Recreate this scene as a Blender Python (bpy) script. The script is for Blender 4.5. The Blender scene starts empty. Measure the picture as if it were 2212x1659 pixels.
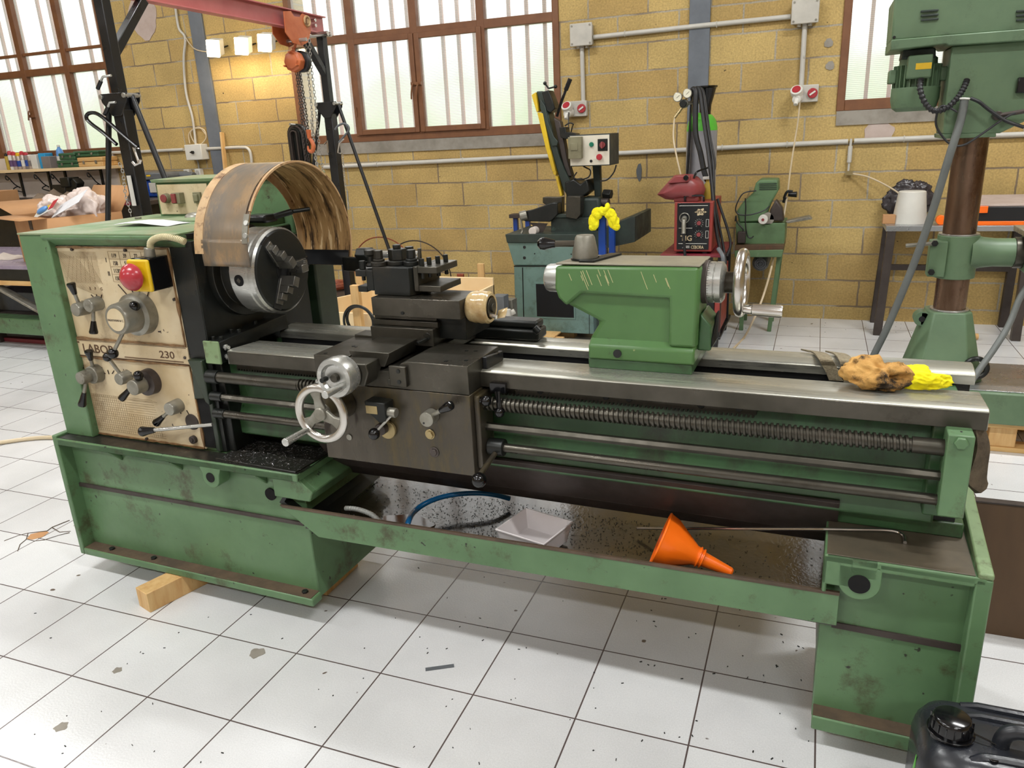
import bpy, bmesh, math, random
from mathutils import Vector, Matrix, noise as mnoise
from math import pi, sin, cos, radians
random.seed(7)
C = bpy.context.scene.collection
# ------------------------------------------------------------------ camera
F = 1649.85; PIT, ROL, YAW = .31448, -.049417, .382917; CH = 1.5
cy_, sy_ = cos(YAW), sin(YAW)
f0 = Vector((-sy_, cy_, 0)); r0 = Vector((cy_, sy_, 0)); up0 = Vector((0, 0, 1))
fwd = f0*cos(PIT) - up0*sin(PIT); uu = up0*cos(PIT) + f0*sin(PIT)
CR = r0*cos(ROL) + uu*sin(ROL); CU = -r0*sin(ROL) + uu*cos(ROL)
cam = bpy.data.cameras.new('camera'); cam.sensor_width = 36; cam.lens = F/2212*36; cam.clip_start = .05
co = bpy.data.objects.new('camera', cam); C.objects.link(co)
mm = Matrix((CR, CU, -fwd)).transposed().to_4x4(); mm.translation = (0, 0, CH); co.matrix_world = mm
S = bpy.context.scene; S.camera = co
S.view_settings.view_transform = 'Standard'; S.view_settings.look = 'None'
S.view_settings.exposure = 0.0; S.view_settings.gamma = 1; S.view_settings.use_curve_mapping = False
# ------------------------------------------------------------------ world: overcast sky over a green field
wd = bpy.data.worlds.new('sky'); S.world = wd; wd.use_nodes = True
nt = wd.node_tree; nt.nodes.clear()
wo = nt.nodes.new('ShaderNodeOutputWorld'); bg = nt.nodes.new('ShaderNodeBackground'); tc = nt.nodes.new('ShaderNodeTexCoord')
sx = nt.nodes.new('ShaderNodeSeparateXYZ'); cr = nt.nodes.new('ShaderNodeValToRGB'); nz = nt.nodes.new('ShaderNodeTexNoise')
ad = nt.nodes.new('ShaderNodeMath'); ad.operation = 'MULTIPLY_ADD'; ad.inputs[1].default_value = .16
nz.inputs['Scale'].default_value = 14
nt.links.new(tc.outputs['Generated'], sx.inputs[0]); nt.links.new(tc.outputs['Generated'], nz.inputs['Vector'])
nt.links.new(nz.outputs[0], ad.inputs[0]); nt.links.new(sx.outputs[2], ad.inputs[2]); nt.links.new(ad.outputs[0], cr.inputs[0])
e = cr.color_ramp.elements; e[0].position = .0; e[0].color = (.17, .21, .12, 1); e[1].position = .27; e[1].color = (1, 1, 1, 1)
a = e.new(.09); a.color = (.21, .27, .16, 1); a = e.new(.135); a.color = (.28, .32, .25, 1); a = e.new(.19); a.color = (.5, .53, .5, 1)
nt.links.new(cr.outputs[0], bg.inputs[0]); bg.inputs[1].default_value = 4.2; nt.links.new(bg.outputs[0], wo.inputs[0])
# ------------------------------------------------------------------ lights: unseen fluorescent tubes added under the roof to light the room, window portals
def area(name, loc, size, sizey, power, col=(1, 1, 1), rot=(0, 0, 0), portal=False):
    l = bpy.data.lights.new(name, 'AREA'); l.shape = 'RECTANGLE'; l.size = size; l.size_y = sizey; l.energy = power; l.color = col
    o = bpy.data.objects.new(name, l); o.location = loc; o.rotation_euler = rot; C.objects.link(o)
    if portal: l.cycles.is_portal = True
    return o
for x in (-7, -2.6, 1.8):
    for y in (-3.2, .3, 3.6):
        area('unseen_tube_light', (x, y, 4.6), 1.5, .16, (104 if x > -6 else 78) if y < 3 else (92 if x > -6 else 80) if x < 0 else 140, (.985, 1, .99))
for (x0, x1, z0, z1) in ((-9.3, -6.85, 1.55, 4), (-4.6, -2.03, 1.55, 3.6), (.1, .78, 1.58, 3.4)):
    area('window_portal', ((x0+x1)/2, 6.72, (z0+z1)/2), x1-x0, z1-z0, 1, rot=(-pi/2, 0, 0), portal=True)
# ------------------------------------------------------------------ pixel helpers (points measured on the photo at a known depth)
CAM = Vector((0, 0, CH))
TH = radians(-1.7); O = Vector((-1.431, 1.7345, 0)); EX = Vector((cos(TH), sin(TH), 0)); EY = Vector((-sin(TH), cos(TH), 0))
def ray(u, v): return CR*((u-1106)/F) - CU*((v-829.5)/F) + fwd
def W(u, v, y=None, z=None, x=None):
    d = ray(u, v); t = (y/d.y) if y is not None else ((z-CH)/d.z if z is not None else x/d.x)
    return CAM + d*t
def LW(p): return O + EX*p[0] + EY*p[1] + Vector((0, 0, p[2]))
# ------------------------------------------------------------------ mesh builder
def ax(a, b):
    d = (Vector(b)-Vector(a)); L = d.length or 1e-6; w = d/L
    t = Vector((0, 0, 1)) if abs(w.z) < .9 else Vector((1, 0, 0))
    u = t.cross(w).normalized(); return u, w.cross(u), w, L
class M:
    def __init__(s): s.b = bmesh.new()
    def ring(s, c, u, v, r, n, r2=None): return [s.b.verts.new(Vector(c)+u*(r*cos(2*pi*i/n))+v*((r2 or r)*sin(2*pi*i/n))) for i in range(n)]
    def face(s, vs):
        try: return s.b.faces.new(vs)
        except ValueError: pass
    def skin(s, A, B):
        n = len(A)
        for i in range(n): s.face((A[i], A[(i+1) % n], B[(i+1) % n], B[i]))
    def box(s, x0, x1, y0, y1, z0, z1):
        v = [s.b.verts.new((x, y, z)) for z in (z0, z1) for x, y in ((x0, y0), (x1, y0), (x1, y1), (x0, y1))]
        for f in ((3, 2, 1, 0), (4, 5, 6, 7), (0, 1, 5, 4), (1, 2, 6, 5), (2, 3, 7, 6), (3, 0, 4, 7)): s.face([v[i] for i in f])
        return s
    def obox(s, c, size, rot=(0, 0, 0), mat=None):
        R = mat or (Matrix.Rotation(rot[2], 3, 'Z') @ Matrix.Rotation(rot[1], 3, 'Y') @ Matrix.Rotation(rot[0], 3, 'X'))
        v = [s.b.verts.new(Vector(c)+R @ Vector((x*size[0]/2, y*size[1]/2, z*size[2]/2))) for z in (-1, 1) for x, y in ((-1, -1), (1, -1), (1, 1), (-1, 1))]
        for f in ((3, 2, 1, 0), (4, 5, 6, 7), (0, 1, 5, 4), (1, 2, 6, 5), (2, 3, 7, 6), (3, 0, 4, 7)): s.face([v[i] for i in f])
        return s
    def prism(s, pts, axis, lo, hi, pts2=None):
        # pts in the plane normal to axis: 'x' -> (y,z), 'y' -> (x,z), 'z' -> (x,y)
        f = {'x': lambda p, h: (h, p[0], p[1]), 'y': lambda p, h: (p[0], h, p[1]), 'z': lambda p, h: (p[0], p[1], h)}[axis]
        A = [s.b.verts.new(f(p, lo)) for p in pts]; B = [s.b.verts.new(f(p, hi)) for p in (pts2 or pts)]
        s.skin(A, B); s.face(A[::-1]); s.face(B); return s
    def bar(s, a, b, w, h, roll=0):
        u, v, d, L = ax(a, b)
        if roll: u, v = u*cos(roll)+v*sin(roll), v*cos(roll)-u*sin(roll)
        r = []
        for p in (Vector(a), Vector(b)): r.append([s.b.verts.new(p+u*x*w/2+v*y*h/2) for x, y in ((-1, -1), (1, -1), (1, 1), (-1, 1))])
        s.skin(r[0], r[1]); s.face(r[0][::-1]); s.face(r[1]); return s
    def cyl(s, a, b, r, r2=None, n=24, cap=True):
        u, v, d, L = ax(a, b); A = s.ring(a, u, v, r, n); B = s.ring(b, u, v, r if r2 is None else r2, n)
        s.skin(A, B)
        if cap: s.face(A[::-1]); s.face(B)
        return s
    def rev(s, a, b, prof, n=32, closed=False):
        # prof: (distance along a->b, radius)
        u, v, d, L = ax(a, b); rs = [s.ring(Vector(a)+d*h, u, v, max(r, 1e-4), n) for h, r in prof]
        for i in range(len(rs)-1): s.skin(rs[i], rs[i+1])
        if closed: s.skin(rs[-1], rs[0])
        else: s.face(rs[0][::-1]); s.face(rs[-1])
        return s
    def tube(s, pts, r, n=8, closed=False, cap=True, flat=None):
        P = [Vector(p) for p in pts]; N = len(P); rs = []; u = None
        for i, p in enumerate(P):
            if closed: t = P[(i+1) % N]-P[i-1]
            else: t = (P[min(i+1, N-1)]-P[max(i-1, 0)])
            t = t.normalized() if t.length > 1e-9 else Vector((0, 0, 1))
            if u is None:
                g = Vector((0, 0, 1)) if abs(t.z) < .9 else Vector((1, 0, 0)); u = g.cross(t).normalized()
            else:
                u = (u - t*u.dot(t)); u = u.normalized() if u.length > 1e-6 else t.orthogonal().normalized()
            v = t.cross(u); rr = r[i] if isinstance(r, (list, tuple)) else r
            rs.append(s.ring(p, u, v, rr, n, None if flat is None else rr*flat))
        for i in range(N-1): s.skin(rs[i], rs[i+1])
        if closed: s.skin(rs[-1], rs[0])
        elif cap: s.face(rs[0][::-1]); s.face(rs[-1])
        return s
    def torus(s, c, d, R, r, n=40, m=12, a0=0, a1=2*pi, sq=1):
        d = Vector(d).normalized(); g = Vector((0, 0, 1)) if abs(d.z) < .9 else Vector((1, 0, 0)); u = g.cross(d).normalized(); v = d.cross(u)
        full = abs(a1-a0) > 6.28; k = n if full else n+1; rs = []
        for i in range(k):
            t = a0+(a1-a0)*i/n; e = u*cos(t)+v*sin(t)
            rs.append([s.b.verts.new(Vector(c)+e*(R+r*cos(2*pi*j/m))+d*(r*sq*sin(2*pi*j/m))) for j in range(m)])
        for i in range(k-1): s.skin(rs[i], rs[i+1])
        if full: s.skin(rs[-1], rs[0])
        else: s.face(rs[0][::-1]); s.face(rs[-1])
        return s
    def sph(s, c, r, n=20, sc=(1, 1, 1), rot=None):
        mt = Matrix.Translation(c) @ (rot.to_4x4() if rot else Matrix()) @ Matrix.Diagonal((r*sc[0], r*sc[1], r*sc[2], 1))
        bmesh.ops.create_uvsphere(s.b, u_segments=n, v_segments=max(6, n//2), radius=1, matrix=mt); return s
    def ribbon(s, pts, wid, th):
        # flat strap: pts centre line, wid: width vector or list
        P = [Vector(p) for p in pts]; N = len(P); rs = []
        for i, p in enumerate(P):
            t = (P[min(i+1, N-1)]-P[max(i-1, 0)]).normalized(); w = Vector(wid[i] if isinstance(wid, list) else wid)
            n_ = t.cross(w).normalized()*th/2
            rs.append([s.b.verts.new(q) for q in (p-w/2-n_, p+w/2-n_, p+w/2+n_, p-w/2+n_)])
        for i in range(N-1): s.skin(rs[i], rs[i+1])
        s.face(rs[0][::-1]); s.face(rs[-1]); return s
    def hexa(s, a, b, r): return s.cyl(a, b, r, n=6)
    def grid(s, rows, th=None):
        # rows: list of lists of points -> sheet
        R = [[s.b.verts.new(p) for p in r] for r in rows]
        for i in range(len(R)-1):
            for j in range(len(R[0])-1): s.face((R[i][j], R[i][j+1], R[i+1][j+1], R[i+1][j]))
        return s
def crumple(m, c, s, seed=0, amp=.35, fr=1.6, flat=None):
    nv = bmesh.ops.create_icosphere(m.b, subdivisions=5, radius=1)['verts']; sd = Vector((seed*3.1, seed*1.7, seed*5.3))
    for v in nv:
        p = v.co.copy(); q = p*fr+sd; r_ = 1-abs(mnoise.noise(q))*2; k = 1+amp*(mnoise.noise(p*1.1+sd)+.55*(r_-.55))+amp*.28*(1-abs(mnoise.noise(q*2.6))*2-.5)
        if flat is not None and p.z < flat: p.z = flat+(p.z-flat)*.15
        v.co = Vector((c[0]+p.x*s[0]*k, c[1]+p.y*s[1]*k, c[2]+p.z*s[2]*(k if p.z > 0 else 1)))
    return m
def catmull(P, k=8):
    P = [Vector(p) for p in P]; out = []
    for i in range(len(P)-1):
        a, b, c, d = P[max(i-1, 0)], P[i], P[i+1], P[min(i+2, len(P)-1)]
        for j in range(k):
            t = j/k; out.append(.5*((2*b)+(c-a)*t+(2*a-5*b+4*c-d)*t*t+(3*b-a-3*c+d)*t**3))
    out.append(P[-1]); return out
def tag(o, label, cat, group=None, kind=None):
    o['label'] = label; o['category'] = cat
    if group: o['group'] = group
    if kind: o['kind'] = kind
    return o
def obj(name, m, mat, par=None, bev=0, smooth=35, base=None, lathe=False, seg=2, solid=0, sub=0, label=None):
    """par: Empty or part. Geometry is given in the frame of the thing (world, or lathe frame)."""
    bmesh.ops.recalc_face_normals(m.b, faces=m.b.faces)
    me = bpy.data.meshes.new(name); m.b.to_mesh(me); m.b.free()
    if smooth:
        me.polygons.foreach_set('use_smooth', [True]*len(me.polygons)); me.set_sharp_from_angle(angle=radians(smooth))
    me.materials.append(mat); o = bpy.data.objects.new(name, me); C.objects.link(o)
    if par is not None:
        o.parent = par
        if par.type == 'EMPTY': o.location = -Vector(par['base_pt'])
    else:
        xs = [v.co for v in me.vertices]
        b = Vector(base) if base is not None else Vector(((min(v.x for v in xs)+max(v.x for v in xs))/2, (min(v.y for v in xs)+max(v.y for v in xs))/2, min(v.z for v in xs)))
        me.transform(Matrix.Translation(-b))
        o.location = LW(b) if lathe else b
        if lathe: o.rotation_euler.z = TH
    if solid:
        q = o.modifiers.new('solid', 'SOLIDIFY'); q.thickness = solid; q.offset = 0
    if sub:
        q = o.modifiers.new('sub', 'SUBSURF'); q.levels = sub; q.render_levels = sub
    if bev:
        q = o.modifiers.new('bevel', 'BEVEL'); q.width = bev; q.segments = seg; q.limit_method = 'ANGLE'; q.angle_limit = radians(40); q.harden_normals = False
    if label: o['label'] = label
    return o
def thing(name, base, label, cat, group=None, lathe=False, kind=None):
    o = bpy.data.objects.new(name, None); C.objects.link(o); o.empty_display_size = .1
    o['base_pt'] = tuple(base); o.location = LW(base) if lathe else Vector(base)
    if lathe: o.rotation_euler.z = TH
    return tag(o, label, cat, group, kind)
def struct(name, m, mat, par=None, bev=0, **k):
    o = obj(name, m, mat, par, bev, base=(0, 0, 0) if par is None else None, **k)
    if par is None: o['kind'] = 'structure'
    return o
# ------------------------------------------------------------------ materials
def lin(c): return tuple((x/255/12.92) if x/255 <= .04045 else ((x/255+.055)/1.055)**2.4 for x in c)
def PM(name, col, rough=.5, metal=0, col2=None, sc=6, dirt=None, dsc=3, damt=.5, dw=.12, bump=.0, bsc=60, st=(1, 1, 1), coat=0, alpha=1, emit=0, trans=0, rv=.12, scr=None, ssc=30, samt=.62):
    m = bpy.data.materials.new(name); m.use_nodes = True; n = m.node_tree.nodes; L = m.node_tree.links
    p = n['Principled BSDF']; c1 = lin(col)+(1,)
    p.inputs['Roughness'].default_value = rough; p.inputs['Metallic'].default_value = metal
    if coat: p.inputs['Coat Weight'].default_value = coat; p.inputs['Coat Roughness'].default_value = .12
    if alpha < 1: p.inputs['Alpha'].default_value = alpha
    if trans: p.inputs['Transmission Weight'].default_value = trans
    if emit: p.inputs['Emission Color'].default_value = c1; p.inputs['Emission Strength'].default_value = emit
    t = n.new('ShaderNodeTexCoord'); mp = n.new('ShaderNodeMapping'); mp.inputs['Scale'].default_value = st
    L.new(t.outputs['Object'], mp.inputs[0])
    def noise(scale, det=4, rgh=.6):
        q = n.new('ShaderNodeTexNoise'); q.inputs['Scale'].default_value = scale; q.inputs['Detail'].default_value = det; q.inputs['Roughness'].default_value = rgh
        L.new(mp.outputs[0], q.inputs['Vector']); return q.outputs[0]
    def mix(fac, a, b):
        q = n.new('ShaderNodeMix'); q.data_type = 'RGBA'; L.new(fac, q.inputs[0])
        for v, k in ((a, 6), (b, 7)):
            if isinstance(v, tuple): q.inputs[k].default_value = v
            else: L.new(v, q.inputs[k])
        return q.outputs[2]
    def ramp(x, a, b, lo=0, hi=1):
        q = n.new('ShaderNodeMapRange'); q.inputs[1].default_value = a; q.inputs[2].default_value = b; q.inputs[3].default_value = lo; q.inputs[4].default_value = hi
        L.new(x, q.inputs[0]); return q.outputs[0]
    c2 = lin(col2)+(1,) if col2 else tuple(x*.78 for x in c1[:3])+(1,)
    n1 = noise(sc); cur = mix(ramp(n1, .35, .68), c1, c2)
    if dirt is not None:
        cur = mix(ramp(noise(dsc, 8, .72), damt, damt+dw), cur, lin(dirt)+(1,))
    if scr is not None:
        cur = mix(ramp(noise(ssc, 3, .5), samt, samt+.03), cur, lin(scr)+(1,))
    L.new(cur, p.inputs['Base Color'])
    if rv: L.new(ramp(n1, .3, .7, max(.02, rough-rv), min(1, rough+rv)), p.inputs['Roughness'])
    if bump:
        bp = n.new('ShaderNodeBump'); bp.inputs['Strength'].default_value = bump; bp.inputs['Distance'].default_value = .004
        L.new(noise(bsc, 3), bp.inputs['Height']); L.new(bp.outputs[0], p.inputs['Normal'])
    return m
G = (78, 122, 78)
MT = dict(
 green=PM('green_paint', (92, 124, 86), .42, 0, (80, 110, 75), 5, dirt=(70, 76, 50), dsc=7, damt=.55, dw=.12, bump=.05, scr=(40, 42, 32), ssc=38, samt=.70),
 green_dirty=PM('grimy_green_paint', (64, 98, 62), .38, 0, (52, 82, 52), 5, dirt=(48, 46, 34), dsc=6, damt=.5, dw=.2, bump=.08, st=(1, 1, .6)),
 green_pale=PM('light_green_paint', (96, 120, 90), .5, 0, (86, 110, 82), 6, dirt=(66, 80, 60), dsc=5, damt=.56, dw=.2, bump=.05),
 green_top=PM('worn_green_top', (132, 142, 112), .45, 0, (98, 130, 88), 7, dirt=(150, 144, 112), dsc=5, damt=.5, dw=.2),
 green_scr=PM('scratched_green_paint', (82, 120, 68), .35, 0, (72, 108, 60), 4, dirt=(58, 62, 42), dsc=6, damt=.6, dw=.1, bump=.05, scr=(170, 170, 120), ssc=26, samt=.74, st=(1, 1, .8)),
 dark=PM('oily_black_iron', (34, 36, 34), .38, .35, (24, 26, 24), 9, dirt=(46, 42, 34), dsc=6, damt=.55, bump=.06),
 black=PM('black_paint', (24, 25, 27), .35, 0, (18, 19, 21), 8),
 blackp=PM('black_plastic', (14, 14, 16), .16, 0, (10, 10, 12), 8, rv=.03),
 rub=PM('black_rubber', (26, 26, 28), .55, 0, (20, 20, 22), 20),
 steel=PM('ground_steel', (196, 196, 192), .32, .8, (160, 160, 154), 12, dirt=(96, 90, 74), dsc=9, damt=.62, dw=.2, st=(.3, 3, 3)),
 way=PM('bed_way_steel', (190, 190, 180), .32, .7, (150, 148, 136), 7, dirt=(84, 84, 88), dsc=6, damt=.56, dw=.15, st=(.35, 6, 3)),
 steeld=PM('dark_steel', (84, 80, 72), .36, .75, (62, 60, 52), 7, dirt=(44, 38, 28), dsc=6, damt=.55, dw=.2),
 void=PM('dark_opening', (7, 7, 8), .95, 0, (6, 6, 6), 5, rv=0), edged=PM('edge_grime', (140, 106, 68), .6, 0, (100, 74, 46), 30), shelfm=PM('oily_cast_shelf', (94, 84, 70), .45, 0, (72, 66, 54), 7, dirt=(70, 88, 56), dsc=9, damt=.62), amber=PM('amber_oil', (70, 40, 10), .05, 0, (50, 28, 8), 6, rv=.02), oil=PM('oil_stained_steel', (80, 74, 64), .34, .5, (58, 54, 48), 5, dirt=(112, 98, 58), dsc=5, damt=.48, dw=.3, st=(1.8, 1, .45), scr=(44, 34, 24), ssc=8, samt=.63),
 chrome=PM('chrome', (208, 204, 198), .24, .95, (186, 182, 174), 8, rv=.05), worntop=PM('worn_brown_grey_top', (132, 126, 108), .45, 0, (112, 106, 90), 7, dirt=(150, 160, 96), dsc=4, damt=.66), scratch=PM('bare_scratch', (196, 190, 140), .5),
 alu=PM('cast_grey_metal', (150, 148, 138), .4, .6, (120, 116, 104), 14, dirt=(80, 72, 56), dsc=12, damt=.6),
 panel=PM('stained_cream_panel', (206, 190, 158), .45, 0, (186, 164, 126), 5, dirt=(120, 90, 54), dsc=4, damt=.54, dw=.2, scr=(60, 46, 34), ssc=34, samt=.73),
 ink=PM('brown_ink', (92, 66, 44), .6), inkd=PM('black_ink', (52, 38, 32), .6), inkl=PM('faded_ink', (150, 128, 96), .6),
 red=PM('red_plastic', (172, 54, 62), .2, 0, (158, 46, 54), 6, rv=.05), yellow=PM('yellow_plastic', (226, 186, 20), .35),
 guard=PM('stained_guard_outside', (124, 106, 84), .38, .1, (90, 86, 80), 4, dirt=(150, 122, 88), dsc=6, damt=.5, dw=.16, bump=.05, st=(3, 1.2, 1)),
 guardin=PM('oil_burnt_guard_lining', (190, 154, 104), .5, 0, (140, 100, 54), 5, dirt=(52, 36, 20), dsc=5, damt=.5, dw=.1, bump=.25, bsc=60, st=(7, 1, 1), scr=(226, 196, 150), ssc=9, samt=.6),
 guardrim=PM('tan_flaking_paint', (190, 160, 120), .55, 0, (166, 126, 84), 12, dirt=(104, 72, 46), dsc=18, damt=.54, bump=.2),
 jac=PM('black_jerrycan_plastic', (36, 38, 44), .3, 0, (28, 30, 34), 10, bump=.08, bsc=120),
 grey=PM('blue_grey_steel_paint', (106, 112, 120), .5), white=PM('white_plastic', (216, 214, 206), .4, 0, (206, 204, 196), 5), conduit=PM('grey_conduit', (196, 194, 186), .45, 0, (184, 180, 172), 5),
 greybox=PM('light_grey_box', (196, 192, 182), .5), wood=PM('pine_wood', (214, 178, 122), .6, 0, (196, 152, 96), 6, dirt=(150, 104, 62), dsc=8, damt=.66, st=(6, 6, .8)),
 woodx=PM('pine_wood_lengthwise', (214, 176, 116), .6, 0, (196, 150, 92), 6, dirt=(140, 96, 56), dsc=8, damt=.64, st=(.8, 6, 6)),
 ply=PM('pale_plywood', (232, 208, 164), .6, 0, (222, 192, 146), 3, dirt=(206, 160, 124), dsc=9, damt=.68), redwood=PM('red_brown_board', (150, 74, 44), .5, 0, (120, 56, 36), 8, st=(6, 6, .8)),
 card=PM('cardboard', (188, 142, 98), .75, 0, (178, 132, 88), 4), brownf=PM('brown_window_paint', (122, 80, 50), .5, 0, (108, 68, 42), 8, dirt=(92, 60, 40), dsc=12, damt=.62),
 rustbar=PM('rust_bar_glare_pink', (170, 92, 64), .6), pink=PM('red_beam_paint', (186, 108, 106), .4, 0, (172, 94, 94), 4), orange=PM('orange_hoist_paint', (196, 110, 66), .35, 0, (176, 90, 50), 8),  # rustbar: rusty bars, pink cast of the window glare put into the colour
 forange=PM('orange_plastic', (252, 116, 22), .32, 0, (248, 106, 16), 8, rv=.04), teal=PM('teal_machine_paint', (102, 128, 120), .5, 0, (90, 114, 106), 5, dirt=(64, 76, 62), dsc=6, damt=.53, dw=.2),
 dteal=PM('dark_green_iron', (46, 58, 52), .5, .1, (34, 42, 38), 7, dirt=(84, 110, 96), dsc=9, damt=.63), blue=PM('blue_paint', (24, 66, 150), .35, 0, (20, 56, 130), 8),
 yglove=PM('yellow_terry_cloth', (240, 232, 20), .9, 0, (222, 206, 10), 12, bump=.5, bsc=120), yguard=PM('yellow_guard_paint', (214, 180, 34), .45, 0, (190, 156, 40), 7, dirt=(96, 84, 40), dsc=6, damt=.6),
 rag=PM('oily_tan_rag', (196, 152, 84), .9, 0, (164, 118, 58), 14, dirt=(44, 34, 22), dsc=11, damt=.5, dw=.1, bump=.6, bsc=90), strap=PM('grey_brown_webbing', (140, 130, 106), .85, 0, (112, 100, 80), 120, bump=.6, bsc=200),
 wred=PM('welder_red', (146, 56, 50), .4), maskred=PM('red_mask_plastic', (138, 62, 62), .42, 0, (124, 52, 54), 6), cylg=PM('gas_cylinder_grey', (150, 150, 154), .4, .1, (136, 136, 140), 5), cylgreen=PM('gas_cylinder_green', (92, 188, 60), .35),
 brass=PM('brass', (168, 150, 108), .38, .6), gauge=PM('gauge_face', (226, 222, 200), .4), blkc=PM('black_cable', (30, 30, 32), .45), whc=PM('cream_cable', (206, 188, 156), .5), greenm=PM('bench_grinder_green', (92, 122, 84), .5, 0, (82, 108, 74), 8, dirt=(120, 132, 110), dsc=12, damt=.6, bump=.1, bsc=80),
 rust=PM('rusty_dark_sheet', (96, 74, 52), .55, .2, (78, 60, 44), 5, dirt=(126, 78, 46), dsc=5, damt=.6, dw=.2, st=(1, 1, .3)), rustcol=PM('rusty_bare_steel_column', (126, 104, 88), .3, .7, (96, 70, 50), 7, dirt=(70, 40, 22), dsc=5, damt=.5, dw=.18, st=(1, 1, .35)),
 darkst=PM('dark_table_steel', (72, 64, 60), .5, .3, (58, 50, 46), 7, dirt=(150, 74, 36), dsc=10, damt=.68), tabtop=PM('zinc_table_top', (176, 178, 180), .3, .7), paper=PM('paper', (232, 232, 236), .7), 
 plastcl=PM('frosted_plastic', (240, 234, 234), .35, 0, (228, 220, 220), 4, trans=.15), bhose=PM('blue_hose', (20, 96, 150), .25), ghose=PM('grey_hose', (170, 170, 164), .4), hosegrey=PM('dark_grey_hose', (104, 108, 106), .5),
 tape=PM('brown_packing_tape', (192, 170, 126), .2, 0, (160, 130, 86), 22, rv=.08, bump=.8, bsc=26), dkgreen=PM('dark_green_paint', (44, 56, 42), .4, 0, (36, 42, 34), 6, dirt=(60, 80, 54), dsc=6, damt=.6), jawst=PM('jaw_steel', (120, 118, 112), .32, .7, (92, 90, 84), 10), strapd=PM('dark_webbing', (92, 80, 62), .9, 0, (64, 54, 42), 30, bump=.5, bsc=200), cream=PM('cream_conduit_sleeve', (196, 186, 150), .5), chip=PM('steel_swarf', (92, 92, 96), .3, .7, (160, 158, 156), 90),
 wallw=PM('white_wash', (206, 196, 188), .7, 0, (192, 180, 170), 3), concrete=PM('grey_cement', (150, 144, 134), .8, 0, (128, 122, 112), 9, bump=.2), plaster=PM('pink_grey_plaster', (188, 172, 164), .8, 0, (176, 158, 148), 8),
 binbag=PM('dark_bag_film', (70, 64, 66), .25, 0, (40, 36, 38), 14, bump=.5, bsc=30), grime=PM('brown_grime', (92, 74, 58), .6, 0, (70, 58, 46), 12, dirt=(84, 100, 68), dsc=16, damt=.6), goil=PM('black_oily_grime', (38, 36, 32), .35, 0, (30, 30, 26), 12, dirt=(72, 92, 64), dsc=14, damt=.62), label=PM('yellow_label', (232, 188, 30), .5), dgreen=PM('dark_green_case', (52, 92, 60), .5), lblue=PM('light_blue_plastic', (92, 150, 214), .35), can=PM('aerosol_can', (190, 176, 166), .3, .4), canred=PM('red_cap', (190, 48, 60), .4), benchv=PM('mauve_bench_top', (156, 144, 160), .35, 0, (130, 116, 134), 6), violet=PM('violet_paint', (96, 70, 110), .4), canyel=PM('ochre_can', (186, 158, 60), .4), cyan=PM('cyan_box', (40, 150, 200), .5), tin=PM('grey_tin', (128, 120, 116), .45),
 bag=PM('translucent_bag', (226, 210, 202), .35, 0, (214, 196, 188), 6, bump=.5, bsc=14), cloth=PM('taupe_cloth', (136, 118, 100), .9, 0, (112, 96, 80), 10), slate=PM('slate_machine_cover', (96, 100, 104), .5), hred=PM('dark_red_edge', (120, 36, 48), .5), stain=PM('coolant_stain', (176, 170, 160), .6),
 tealbox=PM('teal_tool_box', (24, 80, 96), .4), ctrl=PM('cream_control_panel', (214, 208, 192), .45, 0, (200, 192, 174), 6), oliveb=PM('grimy_switch_cover', (128, 124, 98), .5, 0, (104, 98, 74), 9), dkbox=PM('dark_control_box', (46, 52, 50), .5), btng=PM('green_button', (24, 110, 84), .3), ltgreen=PM('chipped_light_green', (128, 150, 110), .5, 0, (110, 132, 92), 7, dirt=(84, 84, 58), dsc=14, damt=.55),
)
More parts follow.
